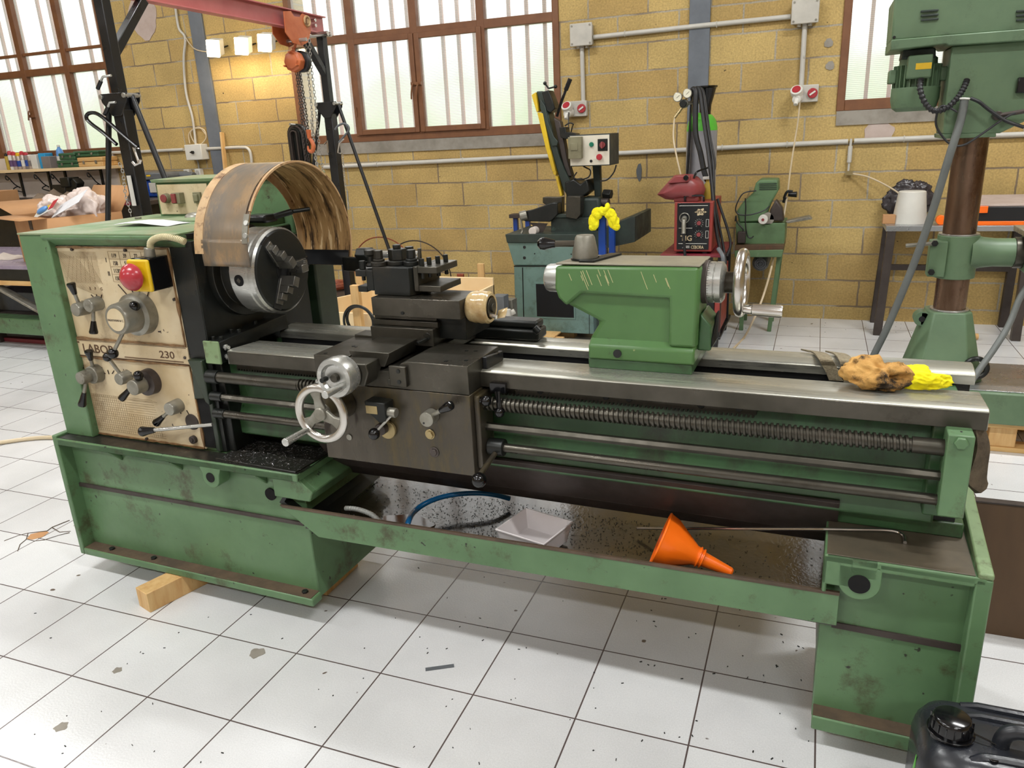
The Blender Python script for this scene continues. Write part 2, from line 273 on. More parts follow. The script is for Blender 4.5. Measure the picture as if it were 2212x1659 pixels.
# floor tiles, block wall, wet pan, window glass
def floor_mat():
    m = bpy.data.materials.new('glazed_floor_tiles'); m.use_nodes = True; n = m.node_tree.nodes; L = m.node_tree.links; p = n['Principled BSDF']
    t = n.new('ShaderNodeTexCoord'); mp = n.new('ShaderNodeMapping'); mp.inputs['Location'].default_value = (-TX0, -TY0, 0); L.new(t.outputs['Object'], mp.inputs[0])
    b = n.new('ShaderNodeTexBrick'); b.offset = 0; b.inputs['Scale'].default_value = 1; b.inputs['Brick Width'].default_value = TS; b.inputs['Row Height'].default_value = TS
    b.inputs['Mortar Size'].default_value = .0026; b.inputs['Mortar Smooth'].default_value = .3; b.inputs['Color1'].default_value = (.69, .695, .70, 1); b.inputs['Color2'].default_value = (.64, .64, .645, 1); b.inputs['Mortar'].default_value = (.10, .075, .07, 1); b.inputs['Bias'].default_value = 0
    L.new(mp.outputs[0], b.inputs['Vector'])
    q = n.new('ShaderNodeTexNoise'); q.inputs['Scale'].default_value = 260; q.inputs['Detail'].default_value = 2; L.new(t.outputs['Object'], q.inputs['Vector'])
    q2 = n.new('ShaderNodeTexNoise'); q2.inputs['Scale'].default_value = 2.2; q2.inputs['Detail'].default_value = 5; L.new(t.outputs['Object'], q2.inputs['Vector'])
    r = n.new('ShaderNodeMapRange'); r.inputs[1].default_value = .3; r.inputs[2].default_value = .7; r.inputs[3].default_value = .86; r.inputs[4].default_value = 1.06; L.new(q2.outputs[0], r.inputs[0])
    r3 = n.new('ShaderNodeMapRange'); r3.inputs[1].default_value = .3; r3.inputs[2].default_value = .7; r3.inputs[3].default_value = .93; r3.inputs[4].default_value = 1.05; L.new(q.outputs[0], r3.inputs[0])
    mu = n.new('ShaderNodeMath'); mu.operation = 'MULTIPLY'; L.new(r.outputs[0], mu.inputs[0]); L.new(r3.outputs[0], mu.inputs[1])
    x = n.new('ShaderNodeMix'); x.data_type = 'RGBA'; x.blend_type = 'MULTIPLY'; x.inputs[0].default_value = 1; L.new(b.outputs[0], x.inputs[6]); L.new(mu.outputs[0], x.inputs[7])
    # small dark oil spots, splashes of dirt
    v = n.new('ShaderNodeTexNoise'); v.inputs['Scale'].default_value = 21; v.inputs['Detail'].default_value = 1; L.new(t.outputs['Object'], v.inputs['Vector'])
    rs = n.new('ShaderNodeMapRange'); rs.inputs[1].default_value = .765; rs.inputs[2].default_value = .785; L.new(v.outputs[0], rs.inputs[0])
    x2 = n.new('ShaderNodeMix'); x2.data_type = 'RGBA'; L.new(rs.outputs[0], x2.inputs[0]); L.new(x.outputs[2], x2.inputs[6]); x2.inputs[7].default_value = (.12, .09, .07, 1)
    L.new(x2.outputs[2], p.inputs['Base Color']); p.inputs['Roughness'].default_value = .23
    bp = n.new('ShaderNodeBump'); bp.inputs['Strength'].default_value = .22; bp.inputs['Distance'].default_value = .002; q4 = n.new('ShaderNodeTexNoise'); q4.inputs['Scale'].default_value = 150; L.new(t.outputs['Object'], q4.inputs['Vector'])
    sb = n.new('ShaderNodeMath'); sb.operation = 'MULTIPLY_ADD'; sb.inputs[1].default_value = -1.5; L.new(b.outputs[1], sb.inputs[0]); L.new(q4.outputs[0], sb.inputs[2]); L.new(sb.outputs[0], bp.inputs['Height']); L.new(bp.outputs[0], p.inputs['Normal'])
    return m
TS = .30066; TX0 = -.94089*1.5 + .0; TY0 = 1.46744*1.5
def brick_mat():
    m = bpy.data.materials.new('ochre_block_wall'); m.use_nodes = True; n = m.node_tree.nodes; L = m.node_tree.links; p = n['Principled BSDF']
    t = n.new('ShaderNodeTexCoord'); s = n.new('ShaderNodeSeparateXYZ'); c = n.new('ShaderNodeCombineXYZ'); L.new(t.outputs['Object'], s.inputs[0])
    w = n.new('ShaderNodeTexNoise'); w.inputs['Scale'].default_value = 14; L.new(t.outputs['Object'], w.inputs['Vector'])
    def ma(a, k, off):
        q = n.new('ShaderNodeMath'); q.operation = 'MULTIPLY_ADD'; q.inputs[1].default_value = k; q.inputs[2].default_value = off; L.new(a, q.inputs[0]); return q.outputs[0]
    def add(a, b_):
        q = n.new('ShaderNodeMath'); L.new(a, q.inputs[0]); L.new(b_, q.inputs[1]); return q.outputs[0]
    jit = ma(w.outputs[0], .012, -.006)
    L.new(add(ma(s.outputs[0], 1, -.111+47.2), jit), c.inputs[0]); L.new(add(ma(s.outputs[2], 1, -.106+4.06), jit), c.inputs[1])
    b = n.new('ShaderNodeTexBrick'); b.offset = .5; b.offset_frequency = 2; b.inputs['Scale'].default_value = 1; b.inputs['Brick Width'].default_value = .472; b.inputs['Row Height'].default_value = .203
    b.inputs['Mortar Size'].default_value = .007; b.inputs['Mortar Smooth'].default_value = .25; b.inputs['Color1'].default_value = lin((192, 166, 106))+(1,); b.inputs['Color2'].default_value = lin((178, 149, 92))+(1,); b.inputs['Mortar'].default_value = lin((168, 158, 138))+(1,)
    L.new(c.outputs[0], b.inputs['Vector'])
    def noise(sc, d=4):
        q = n.new('ShaderNodeTexNoise'); q.inputs['Scale'].default_value = sc; q.inputs['Detail'].default_value = d; L.new(t.outputs['Object'], q.inputs['Vector']); return q.outputs[0]
    def rmp(x, a, b_, lo, hi):
        q = n.new('ShaderNodeMapRange'); q.inputs[1].default_value = a; q.inputs[2].default_value = b_; q.inputs[3].default_value = lo; q.inputs[4].default_value = hi; L.new(x, q.inputs[0]); return q.outputs[0]
    mu = n.new('ShaderNodeMath'); mu.operation = 'MULTIPLY'; L.new(rmp(noise(75, 5), .32, .68, .80, 1.12), mu.inputs[0]); L.new(rmp(noise(3, 5), .3, .7, .84, 1.08), mu.inputs[1])
    x = n.new('ShaderNodeMix'); x.data_type = 'RGBA'; x.blend_type = 'MULTIPLY'; x.inputs[0].default_value = 1; L.new(b.outputs[0], x.inputs[6]); L.new(mu.outputs[0], x.inputs[7])
    x2 = n.new('ShaderNodeMix'); x2.data_type = 'RGBA'; L.new(rmp(noise(30, 1), .76, .79, 0, 1), x2.inputs[0]); L.new(x.outputs[2], x2.inputs[6]); x2.inputs[7].default_value = (.1, .07, .03, 1)
    # some joints are open and dark
    x3 = n.new('ShaderNodeMix'); x3.data_type = 'RGBA'; f = n.new('ShaderNodeMath'); f.operation = 'MULTIPLY'; L.new(b.outputs[1], f.inputs[0]); L.new(rmp(noise(1.3, 2), .5, .56, 0, .75), f.inputs[1]); L.new(f.outputs[0], x3.inputs[0]); L.new(x2.outputs[2], x3.inputs[6]); x3.inputs[7].default_value = (.16, .10, .05, 1)
    L.new(x3.outputs[2], p.inputs['Base Color']); p.inputs['Roughness'].default_value = .85
    bp = n.new('ShaderNodeBump'); bp.inputs['Strength'].default_value = .5; bp.inputs['Distance'].default_value = .006
    sb = n.new('ShaderNodeMath'); sb.operation = 'MULTIPLY_ADD'; sb.inputs[1].default_value = -1.2; L.new(b.outputs[1], sb.inputs[0]); L.new(rmp(noise(120, 3), 0, 1, 0, .5), sb.inputs[2]); L.new(sb.outputs[0], bp.inputs['Height']); L.new(bp.outputs[0], p.inputs['Normal'])
    return m
def pan_mat():
    m = bpy.data.materials.new('oily_pan_floor'); m.use_nodes = True; n = m.node_tree.nodes; L = m.node_tree.links; p = n['Principled BSDF']
    t = n.new('ShaderNodeTexCoord')
    def noise(sc, d=4):
        q = n.new('ShaderNodeTexNoise'); q.inputs['Scale'].default_value = sc; q.inputs['Detail'].default_value = d; L.new(t.outputs['Object'], q.inputs['Vector']); return q.outputs[0]
    def rmp(x, a, b_, lo, hi):
        q = n.new('ShaderNodeMapRange'); q.inputs[1].default_value = a; q.inputs[2].default_value = b_; q.inputs[3].default_value = lo; q.inputs[4].default_value = hi; L.new(x, q.inputs[0]); return q.outputs[0]
    x = n.new('ShaderNodeMix'); x.data_type = 'RGBA'; L.new(rmp(noise(5), .42, .62, 0, 1), x.inputs[0]); x.inputs[6].default_value = (.022, .018, .014, 1); x.inputs[7].default_value = (.045, .032, .018, 1)
    L.new(x.outputs[2], p.inputs['Base Color']); p.inputs['Metallic'].default_value = .2; L.new(rmp(noise(4), .4, .6, .10, .34), p.inputs['Roughness']); p.inputs['Coat Weight'].default_value = .5; p.inputs['Coat Roughness'].default_value = .08
    bp = n.new('ShaderNodeBump'); bp.inputs['Strength'].default_value = .2; bp.inputs['Distance'].default_value = .003; L.new(noise(90), bp.inputs['Height']); L.new(bp.outputs[0], p.inputs['Normal'])
    return m
def glass_mat():
    m = bpy.data.materials.new('ribbed_wired_glass'); m.use_nodes = True; n = m.node_tree.nodes; L = m.node_tree.links; n.clear()
    o = n.new('ShaderNodeOutputMaterial'); tr = n.new('ShaderNodeBsdfTransparent'); tl = n.new('ShaderNodeBsdfTranslucent'); gl = n.new('ShaderNodeBsdfGlossy'); m1 = n.new('ShaderNodeMixShader'); m2 = n.new('ShaderNodeMixShader')
    t = n.new('ShaderNodeTexCoord'); s = n.new('ShaderNodeSeparateXYZ'); L.new(t.outputs['Object'], s.inputs[0])
    def wave(src, k):
        q = n.new('ShaderNodeMath'); q.operation = 'MULTIPLY'; q.inputs[1].default_value = k; L.new(src, q.inputs[0]); w_ = n.new('ShaderNodeMath'); w_.operation = 'SINE'; L.new(q.outputs[0], w_.inputs[0]); return w_.outputs[0]
    r = n.new('ShaderNodeMapRange'); r.inputs[1].default_value = .2; r.inputs[2].default_value = 1; r.inputs[3].default_value = .92; r.inputs[4].default_value = .72; L.new(wave(s.outputs[2], 2*pi/.013), r.inputs[0])
    L.new(r.outputs[0], tr.inputs[0]); tl.inputs[0].default_value = (.9, .92, .9, 1); gl.inputs['Roughness'].default_value = .15
    m1.inputs[0].default_value = .20; L.new(tr.outputs[0], m1.inputs[1]); L.new(tl.outputs[0], m1.inputs[2]); m2.inputs[0].default_value = .05; L.new(m1.outputs[0], m2.inputs[1]); L.new(gl.outputs[0], m2.inputs[2]); L.new(m2.outputs[0], o.inputs[0])
    return m
MT['floor'] = floor_mat(); MT['brick'] = brick_mat(); MT['pan'] = pan_mat(); MT['glass'] = glass_mat()
MT['lamp'] = PM('lit_halogen_glass', (255, 236, 190), .4, emit=26)
# ================================================================== SETTING
WY = 6.4
struct('floor', M().box(-11, 7, -6, 6.7, -.12, 0), MT['floor'], smooth=0)
wins = [(-9.35, -6.83, 1.505, 4.1), (-4.62, -2.02, 1.505, 3.7), (.085, .80, 1.555, 3.5)]
m = M(); xs = [-11] + [v for w in wins for v in w[:2]] + [7]
for i in range(0, len(xs), 2): m.box(xs[i], xs[i+1], WY, WY+.3, 0, 5)
for (x0, x1, z0, z1) in wins: m.box(x0, x1, WY, WY+.3, 0, z0); m.box(x0, x1, WY, WY+.3, z1, 5)
struct('wall_back', m, MT['brick'], smooth=0)
struct('wall_left', M().box(-11.2, -11, -6, 6.7, 0, 5), MT['brick'], smooth=0)
struct('wall_right', M().box(7, 7.2, -6, 6.7, 0, 5), MT['brick'], smooth=0)
struct('wall_front', M().box(-11.2, 7.2, -6.2, -6, 0, 5), MT['wallw'], smooth=0)
struct('ceiling', M().box(-11.2, 7.2, -6.2, 6.9, 5, 5.15), MT['wallw'], smooth=0)
def lampbox(x, y):  # housings added out of view above the tube lights
    t = thing('unseen_tube_fitting', (x, y, 4.66), 'unseen white twin fluorescent tube fitting added under the roof', 'ceiling light', 'unseen fluorescent fittings added under the roof')
    obj('housing', M().box(x-.78, x+.78, y-.1, y+.1, 4.66, 4.72), MT['white'], t); 
for x in (-7, -2.6, 1.8):
    for y in (-3.2, .3, 3.6): lampbox(x, y)
# grey steel columns
struct('trim_1', M().box(-5.706, -5.552, WY-.02, WY+.02, 0, 5), MT['grey'], bev=.003)
struct('trim_2', M().box(-.989, -.835, WY-.02, WY+.02, 0, 5), MT['grey'], bev=.003)
struct('trim_3', M().box(-4.5, -2.05, WY-.012, WY+.01, 1.405, 1.505), MT['concrete'], smooth=0)
struct('trim_4', M().box(.09, .95, WY-.012, WY+.01, 1.455, 1.555), MT['concrete'], smooth=0)
struct('trim_5', M().box(-10.9, -7.0, WY-.03, WY+.01, 0, 1.52), MT['wallw'], smooth=0)
def frame_box(m, x0, x1, z0, z1, w, y0, y1, wb=None):
    wb = wb or w
    m.box(x0, x0+w, y0, y1, z0, z1).box(x1-w, x1, y0, y1, z0, z1).box(x0+w, x1-w, y0, y1, z0, z0+wb).box(x0+w, x1-w, y0, y1, z1-w, z1)
def window(idx, x0, x1, z0, z1, cols, tr, bars, sash=(), extra=()):
    w = obj('window_%d' % idx, (lambda m: (frame_box(m, x0, x1, z0, z1, .055, WY-.015, WY+.07, .075), m)[1])(M()), MT['brownf'], base=(0, 0, 0), bev=.004); w['kind'] = 'structure'
    m = M()
    for c in cols: m.box(c-.035, c+.035, WY-.02, WY+.06, z0+.05, z1-.05)
    for t in tr: m.box(x0+.05, x1-.05, WY-.018, WY+.05, t-.035, t+.035)
    for (t, h) in extra: m.box(x0+.05, x1-.05, WY-.005, WY+.03, t-h/2, t+h/2)
    obj('mullion', m, MT['brownf'], w, bev=.004)
    for (a, b, c, d) in sash:
        s = obj('sash', (lambda m: (frame_box(m, a, b, c, d, .045, WY-.035, WY-.0), m)[1])(M()), MT['brownf'], w, bev=.004)
        obj('hinge', M().cyl((b-.004 if s.name.endswith('1') else a+.004, WY-.04, c+.16), (b-.004 if s.name.endswith('1') else a+.004, WY-.04, c+.24), .007, n=8), MT['brownf'], s)
    edges = [x0+.05]+[c for c in cols]+[x1-.05]
    rows = [z0+.05]+list(tr)+[z1-.05]
    for i in range(len(edges)-1):
        for j in range(len(rows)-1):
            obj('pane', M().box(edges[i], edges[i+1], WY+.028, WY+.033, rows[j], rows[j+1]), MT['glass'], w, smooth=0)
    for b in bars:
        obj('grille_bar', M().box(b-.013, b+.013, WY+.16, WY+.19, z0-.02, z1), MT['rustbar'], w)
    return w
bars2 = []
for a, b in ((-4.56, -4.0), (-3.9, -3.37), (-3.27, -2.735), (-2.655, -2.09)): bars2 += [a+(b-a)*k for k in (.25, .53, .81)]
w2 = window(2, *wins[1], [-3.95, -3.32, -2.697], [2.385], bars2, sash=[(-3.955, -3.325, 1.565, 2.37), (-3.315, -2.69, 1.565, 2.37)])
hm = M()
for x in (-3.345, -3.295): hm.tube(catmull([(x, WY-.04, 1.97), (x, WY-.07, 1.95), (x-.012, WY-.075, 1.89), (x-.018, WY-.07, 1.84)], 4), .008, 6)
hm.box(-3.37, -3.27, WY-.05, WY-.03, 1.955, 1.98); obj('handle', hm, MT['brownf'], w2)
bars1 = [-9.1, -8.95, -8.78, -8.5, -8.35, -8.19, -7.86, -7.7, -7.55, -7.24, -7.07, -6.93]
w1 = window(1, *wins[0], [-8.7, -8.06, -7.42], [2.375], bars1, extra=((2.56, .03),))
obj('handle', M().tube(catmull([(-8.06, WY-.04, 2.0), (-8.06, WY-.06, 1.98), (-8.07, WY-.07, 1.9)], 4), .008, 6).box(-8.09, -8.0, WY-.04, WY-.02, 1.93, 1.96), MT['brownf'], w1)
w3 = window(3, *wins[2], [], [2.7], [.282, .434, .59])
obj('hinge', M().cyl((.745, WY-.03, 1.72), (.745, WY-.03, 1.82), .008, n=8), MT['brownf'], w3)
# crack star on the right pane of window 2 is a surface mark
# ---------------- electrical runs on the wall
def run(name, pts, r, label, mat='conduit', clips=()):
    t = thing(name, pts[0], label, 'conduit')
    obj('pipe', M().tube(pts, r, 12), MT[mat], t)
    for c in clips: obj('clip', M().torus(c, (1, 0, 0) if True else c, r+.001, .005, 16, 6), MT[mat], t)
    return t
cy = WY-.022
def rowpts(*a): return [W(u, v, y=cy) for u, v in a]
run('conduit_pipe', rowpts((700, 361), (1110, 340.4), (1350, 330.5), (1652, 314.6), (1832, 305.5)), .018, 'long grey conduit running under the big window to the air drop', clips=rowpts((815, 355), (1000, 346), (1560, 319), (1700, 312)))
run('conduit_pipe', rowpts((1845, 304.5), (2031, 296.6), (2212, 290), (2400, 282)), .018, 'grey conduit run behind the drill press, right of the air drop', clips=rowpts((1953, 300),))
run('conduit_pipe', rowpts((1282, 80.5), (1500, 57), (1708, 36)), .018, 'upper grey conduit joining the two junction boxes', clips=rowpts((1350, 73), (1548, 53)))
run('conduit_pipe', rowpts((1257, 96), (1260, 218)), .018, 'upright grey conduit from left junction box down to the socket')
run('conduit_pipe', rowpts((1739, 46), (1731, 186)), .018, 'upright grey conduit from right junction box down to the socket', clips=rowpts((1737, 122),))
run('conduit_pipe', rowpts((231, 330), (300, 328), (397, 323)), .016, 'short pale conduit left of the switch box by the gantry')
run('conduit_pipe', catmull(rowpts((437, 322), (480, 320), (520, 318.5), (534, 320), (541, 330), (544, 352)), 4), .014, 'pale conduit bending down behind the yellowed chuck guard')
run('conduit_pipe', catmull(rowpts((378, 8), (386, 60), (400, 82), (397, 130), (402, 200), (416, 255), (423, 312)), 5), .012, 'pale cables dropping down the wall into the switch box')
run('wall_cable', catmull(rowpts((402, 82), (410, 95), (425, 108), (455, 113)), 5), .006, 'thin pale cable looping to the leftmost floodlight', 'whc')
run('wall_cable', catmull(rowpts((410, 310), (408, 290), (420, 278), (440, 280), (445, 298), (432, 312), (418, 305), (412, 285), (430, 275), (444, 290)), 5), .006, 'coiled pale cable behind the switch box', 'whc')
run('wall_cable', catmull(rowpts((425, 345), (428, 352), (430, 366)), 4), .008, 'short grey cable from switch box down to sockets', 'ghose')
def jbox(u0, v0, u1, v1, label, d=.08):
    a = W(u0, v0, y=WY-d); b = W(u1, v1, y=WY-d); x0, x1 = sorted((a.x, b.x)); z0, z1 = sorted((a.z, b.z))
    t = thing('junction_box', ((x0+x1)/2, WY, z0), label, 'electrical box')
    obj('body', M().box(x0+.008, x1-.008, WY-d+.015, WY, z0+.008, z1-.008), MT['greybox'], t, bev=.008)
    obj('lid', M().box(x0, x1, WY-d, WY-d+.02, z0, z1), MT['greybox'], t, bev=.006)
    for x in (x0+.018, x1-.018):
        for z in (z0+.018, z1-.018): obj('screw', M().cyl((x, WY-d-.003, z), (x, WY-d+.002, z), .008, n=10), MT['alu'], t)
    for k in (.3, .7): obj('gland', M().cyl((x0+(x1-x0)*k, WY-.035, z0-.014), (x0+(x1-x0)*k, WY-.035, z0+.01), .014, n=12), MT['greybox'], t)
    return t, x0, x1, z0, z1
jbox(1230, 52, 1279, 97, 'grey junction box right of the big window')
jbox(1711, 0, 1768, 48, 'grey junction box near the narrow window, at conduit end')
def socket(u, v, label, cord=None):
    c = W(u, v, y=WY-.05); t = thing('power_socket', (c.x, WY, c.z-.06), label, 'socket')
    obj('back_plate', M().box(c.x-.085, c.x+.085, WY-.05, WY, c.z-.06, c.z+.06), MT['greybox'], t, bev=.006)
    p = Vector((c.x-.05, WY-.05, c.z))
    obj('plug', M().cyl(p+Vector((0, 0, -.025)), p+Vector((-.012, -.07, -.04)), .036, .03, 20).cyl(p+Vector((-.01, -.06, -.04)), p+Vector((-.014, -.085, -.075)), .02, .016, 14), MT['white'], t, bev=.003)
    obj('cap', M().cyl(p+Vector((-.01, -.03, .0)), p+Vector((-.016, -.065, .03)), .043, .043, 24), MT['white'], t, bev=.004)
    obj('red_disc', M().cyl(p+Vector((-.016, -.0655, .0305)), p+Vector((-.0165, -.068, .0325)), .03, .03, 24), MT['red'], t)
    q = Vector((c.x+.045, WY-.05, c.z))
    s = obj('switch', M().cyl(q, q+Vector((0, -.016, 0)), .036, .034, 24), MT['red'], t, bev=.003)
    obj('pointer', M().obox(q+Vector((0, -.018, 0)), (.045, .008, .012), (0, -.6, 0)), MT['white'], s)
    return t
socket(1245, 235, 'white power socket with red switch behind the band saw')
socket(1741, 202, 'white power socket with red switch below the right junction box')
# switch box on the left
a = W(397, 313, y=6.3); b = W(438, 345, y=6.3)
t = thing('switch_box', (a.x, WY, b.z), 'grey wall switch box with black knob beside the grey column', 'electrical box')
obj('body', M().box(a.x, b.x, 6.3, WY, b.z, a.z), MT['white'], t, bev=.006)
c = (a+b)/2; obj('knob', M().cyl((c.x, 6.3, c.z), (c.x, 6.28, c.z), .014, n=14).box(c.x-.02, c.x+.02, 6.272, 6.282, c.z-.006, c.z+.006), MT['black'], t)
for u, v in ((404, 373), (428, 372)):
    c = W(u, v, y=6.36); t = thing('wall_socket', (c.x, WY, c.z-.03), 'small white wall socket under the switch box, %s one' % ('left' if u < 410 else 'right'), 'socket')
    obj('body', M().box(c.x-.035, c.x+.035, 6.35, WY, c.z-.033, c.z+.033), MT['white'], t, bev=.004)
    obj('outlet', M().cyl((c.x, 6.349, c.z), (c.x, 6.345, c.z), .02, n=18), MT['greybox'], t)
# air drop
a = W(1838, 306, y=cy); z0 = W(1835, 375, y=cy).z
t = thing('air_drop', (a.x, WY, z0), 'white air line drop pipe with tap on the block wall', 'pipe')
obj('pipe', M().cyl((a.x, cy, a.z-.03), (a.x, cy, z0+.08), .016, n=14).cyl((a.x, cy, a.z+.02), (a.x, cy, a.z-.05), .009, n=10).cyl((a.x, cy, z0+.08), (a.x, cy, z0), .008, n=10), MT['conduit'], t)
obj('tap', M().box(a.x-.02, a.x+.03, cy-.02, cy+.005, z0-.01, z0+.02), MT['brass'], t)
tag(obj('air_hose', M().tube(catmull([(a.x+.02, cy, z0), (a.x+.15, 6.33, z0-.03), (a.x+.33, 6.28, z0-.13), (a.x+.45, 6.26, z0-.25)], 6), .006, 8), MT['whc']), 'thin clear air hose sagging from the air drop to the table', 'hose')
# floodlights
fl = [(460, 105), (521, 100), (571, 93)]
for i, (u, v) in enumerate(fl):
    c = W(u, v, y=6.2); nm = ('leftmost', 'middle', 'rightmost')[i]
    t = thing('floodlight', (c.x, WY, c.z), 'lit warm halogen floodlight on the wall, %s of the three' % nm, 'lamp', None)
    R = Matrix.Rotation(.12, 3, 'Y') @ Matrix.Rotation(.35, 3, 'X') @ Matrix(((1, 0, .25), (0, 1, 0), (0, 0, 1)))
    obj('housing', M().obox(c+R @ Vector((0, .045, 0)), (.136, .07, .146), mat=R), MT['white'], t, bev=.008)
    obj('lens', M().obox(c, (.14, .014, .15), mat=R), MT['lamp'], t, bev=.003)
    obj('bracket', M().bar(c+Vector((0, .08, 0)), (c.x, WY, c.z+.04), .03, .01), MT['dark'], t)
    l = bpy.data.lights.new('halogen', 'SPOT'); l.energy = 9; l.color = (1, .8, .56); l.shadow_soft_size = .06; l.spot_size = 2.6; l.spot_blend = .6
    lo = bpy.data.objects.new('halogen', l); lo.location = c+Vector((0, -.04, -.02)); lo.rotation_euler = (radians(35), 0, 0); C.objects.link(lo)
# wall marks: plaster patches
for k, (u, v, ru, rz, mt) in enumerate(((310, 36, .17, .2, 'plaster'), (262, 94, .07, .035, 'redwood'), (1898, 283, .1, .07, 'plaster'), (1790, 93, .03, .03, 'concrete'), (1793, 142, .03, .03, 'concrete'), (1381, 372, .022, .07, 'slate'))):
    c = W(u, v, y=WY); m = M(); pts = []
    for i in range(22):
        an = 2*pi*i/22; rr = 1+.07*sin(3*an+k)+.05*sin(7*an); pts.append((c.x+ru*rr*cos(an), c.z+rz*rr*sin(an)))
    struct('trim_%d' % (6+k), m.prism(pts, 'y', WY-.006 if mt != 'redwood' else WY-.03, WY+.002), MT[mt], smooth=60)
# ================================================================== LATHE (lathe frame: u along the bed, v into the room, z up)
lathe = thing('engine_lathe', (.4, .22, .075), 'large green engine lathe with cream stained gearbox panel, three-jaw chuck and long screw', 'lathe', lathe=True)
def P(name, m, mat, bev=.002, par=None, **k): return obj(name, m, MT[mat] if isinstance(mat, str) else mat, par or lathe, bev, **k)
def text(name, s, size, at, mat, par, xd=(1, 0, 0), up=(0, 0, 1), ext=.0006, align='LEFT', rotz=0, sx=1):
    c = bpy.data.curves.new('t', 'FONT'); c.body = s; c.size = size; c.extrude = ext; c.offset = size*.012; c.align_x = align; c.resolution_u = 3
    o = bpy.data.objects.new('t', c); C.objects.link(o); dg = bpy.context.evaluated_depsgraph_get(); me = bpy.data.meshes.new_from_object(o.evaluated_get(dg))
    C.objects.unlink(o); bpy.data.objects.remove(o)
    X = Vector(xd).normalized(); U = Vector(up).normalized(); N = X.cross(U)
    R = Matrix((X*sx, U, N)).transposed().to_4x4(); R.translation = Vector(at); me.transform(R)
    m = M(); m.b.from_mesh(me); bpy.data.meshes.remove(me)
    return obj(name, m, MT[mat], par, smooth=0)
ZF = .075
# ---- left base cabinet
m = M().box(-1.06, -.012, .05, .43, ZF, .52); m.box(-1.07, -1.048, 0, .43, ZF, .556)
m.box(-1.048, 0, 0, .05, ZF, .102); m.box(-1.048, -.004, 0, .05, .52, .545); m.box(-1.06, .01, .0, .43, .52, .546)
for u in (-.80, -.52, -.16): m.prism([(.05, .47), (.0, .52), (.05, .52)], 'x', u-.006, u+.006)
m.prism([(-.10, .522), (0.004, .522), (.05, .485), (.035, .452), (-.10, .452)], 'y', .012, .035)
m.prism([(0.004, .522), (.05, .485), (.035, .452), (-.0, .44)], 'y', .03, .43)
bl = P('base_cabinet', m, 'green', .004)
m = M(); pts = [(-.385, .525), (-.375, .50)]
for i in range(9): pts.append((-.343+.035*cos(pi+pi*i/8), .487+.035*sin(pi+pi*i/8)))
pts += [(-.306, .50), (-.296, .525)]
P('lifting_lug', m.prism(pts, 'y', .0, .05), 'green', .002, bl)
P('lug_hole', M().cyl((-.343, -.002, .49), (-.343, .03, .49), .017, n=24), 'void', 0, bl)
P('drain_hole', M().cyl((-.147, .044, .437), (-.147, .052, .437), .021, n=24), 'void', 0, bl)
P('panel_seam', M().prism([(-1.048, .352), (-.03, .355), (-.03, .343), (-1.048, .338)], 'y', .043, .052), 'darkst', 0, bl)
for u in (-.93, -.72, -.05): P('bolt', M().hexa((u, .028, .102), (u, .028, .11), .011), 'dark', .001, bl)
P('dirt_film', M().box(-1.046, -.01, .004, .05, .1018, .1035), 'grime', 0, bl); P('oily_top', M().box(-1.045, .008, .006, .07, .5458, .5475), 'goil', 0, bl)
# shavings shelf
P('chip_shelf', M().prism([(-.33, .02), (.0, .008), (.012, .2), (-.30, .22)], 'z', .546, .552), 'goil', .002)
# ---- headstock
m = M().box(-1.02, -.365, .078, .62, .546, 1.262).prism([(-.365, .075), (-.365, .6), (-.33, .6), (-.33, .09)], 'z', .546, 1.24) 
m.prism([(.04, 1.262), (.04, 1.25), (.075, 1.222), (.62, 1.222), (.62, 1.262)], 'x', -.94, -.35)
hs = P('headstock', m, 'green', .004)
P('headstock_side', M().box(-.332, -.328, .09, .6, .56, 1.235).box(-.416, -.330, .0725, .0785, .868, 1.222).box(-.368, -.327, .074, .093, .552, 1.24), 'dark', .001, hs)
m = M().box(-1.05, -.915, .045, .63, .546, 1.262)
P('side_cover', m, 'green', .005, hs)
P('lid_shade_grime', M().box(-.914, -.40, .0715, .078, 1.2225, 1.236), 'goil', 0, hs)  # dark strip under the lid: some grime, plus the recess shade painted in
P('top_lid', M().box(-1.052, -.35, .042, .635, 1.2615, 1.2675).box(-.78, -.45, .36, .55, 1.2675, 1.272), 'green_top', .0015, hs)
P('lid_screw', M().cyl((-.95, .45, 1.267), (-.95, .45, 1.275), .012, n=10), 'alu', .001, hs)
P('filler_dome', M().sph((-.70, .48, 1.272), .036, 20, (1, 1, .45)), 'alu', 0, hs)
# cabinet behind with control strip
cab = P('switch_cabinet', M().box(-.94, -.31, .545, .75, 1.2, 1.395), 'green', .008)
P('cabinet_lower', M().box(-.93, -.31, .63, .75, .6, 1.2), 'dkgreen', .008, cab)  # lower part in a darker green than the cabinet above
P('cabinet_top', M().prism([(.535, 1.392), (.75, 1.40), (.75, 1.408), (.53, 1.404)], 'x', -.945, -.30), 'green_top', .002, cab)
P('control_strip', M().box(-.925, -.68, .540, .546, 1.275, 1.385), 'panel', .001, cab)
for u, sq in ((-.88, 0), (-.815, 1)):
    mm_ = M().cyl((u, .541, 1.335), (u, .522, 1.335), .019, .017, 20) if not sq else M().box(u-.02, u+.02, .515, .541, 1.315, 1.355)
    b_ = P('button_ring', mm_, 'oliveb', .002, cab)
    P('button_cap', (M().cyl((u, .522, 1.335), (u, .517, 1.335), .015, n=20) if not sq else M().box(u-.016, u+.004, .508, .516, 1.318, 1.352)), 'maskred', .001, b_)
P('switch_socket', M().box(-.745, -.71, .53, .541, 1.315, 1.355).box(-.738, -.717, .522, .54, 1.322, 1.348), 'oliveb', .002, cab)
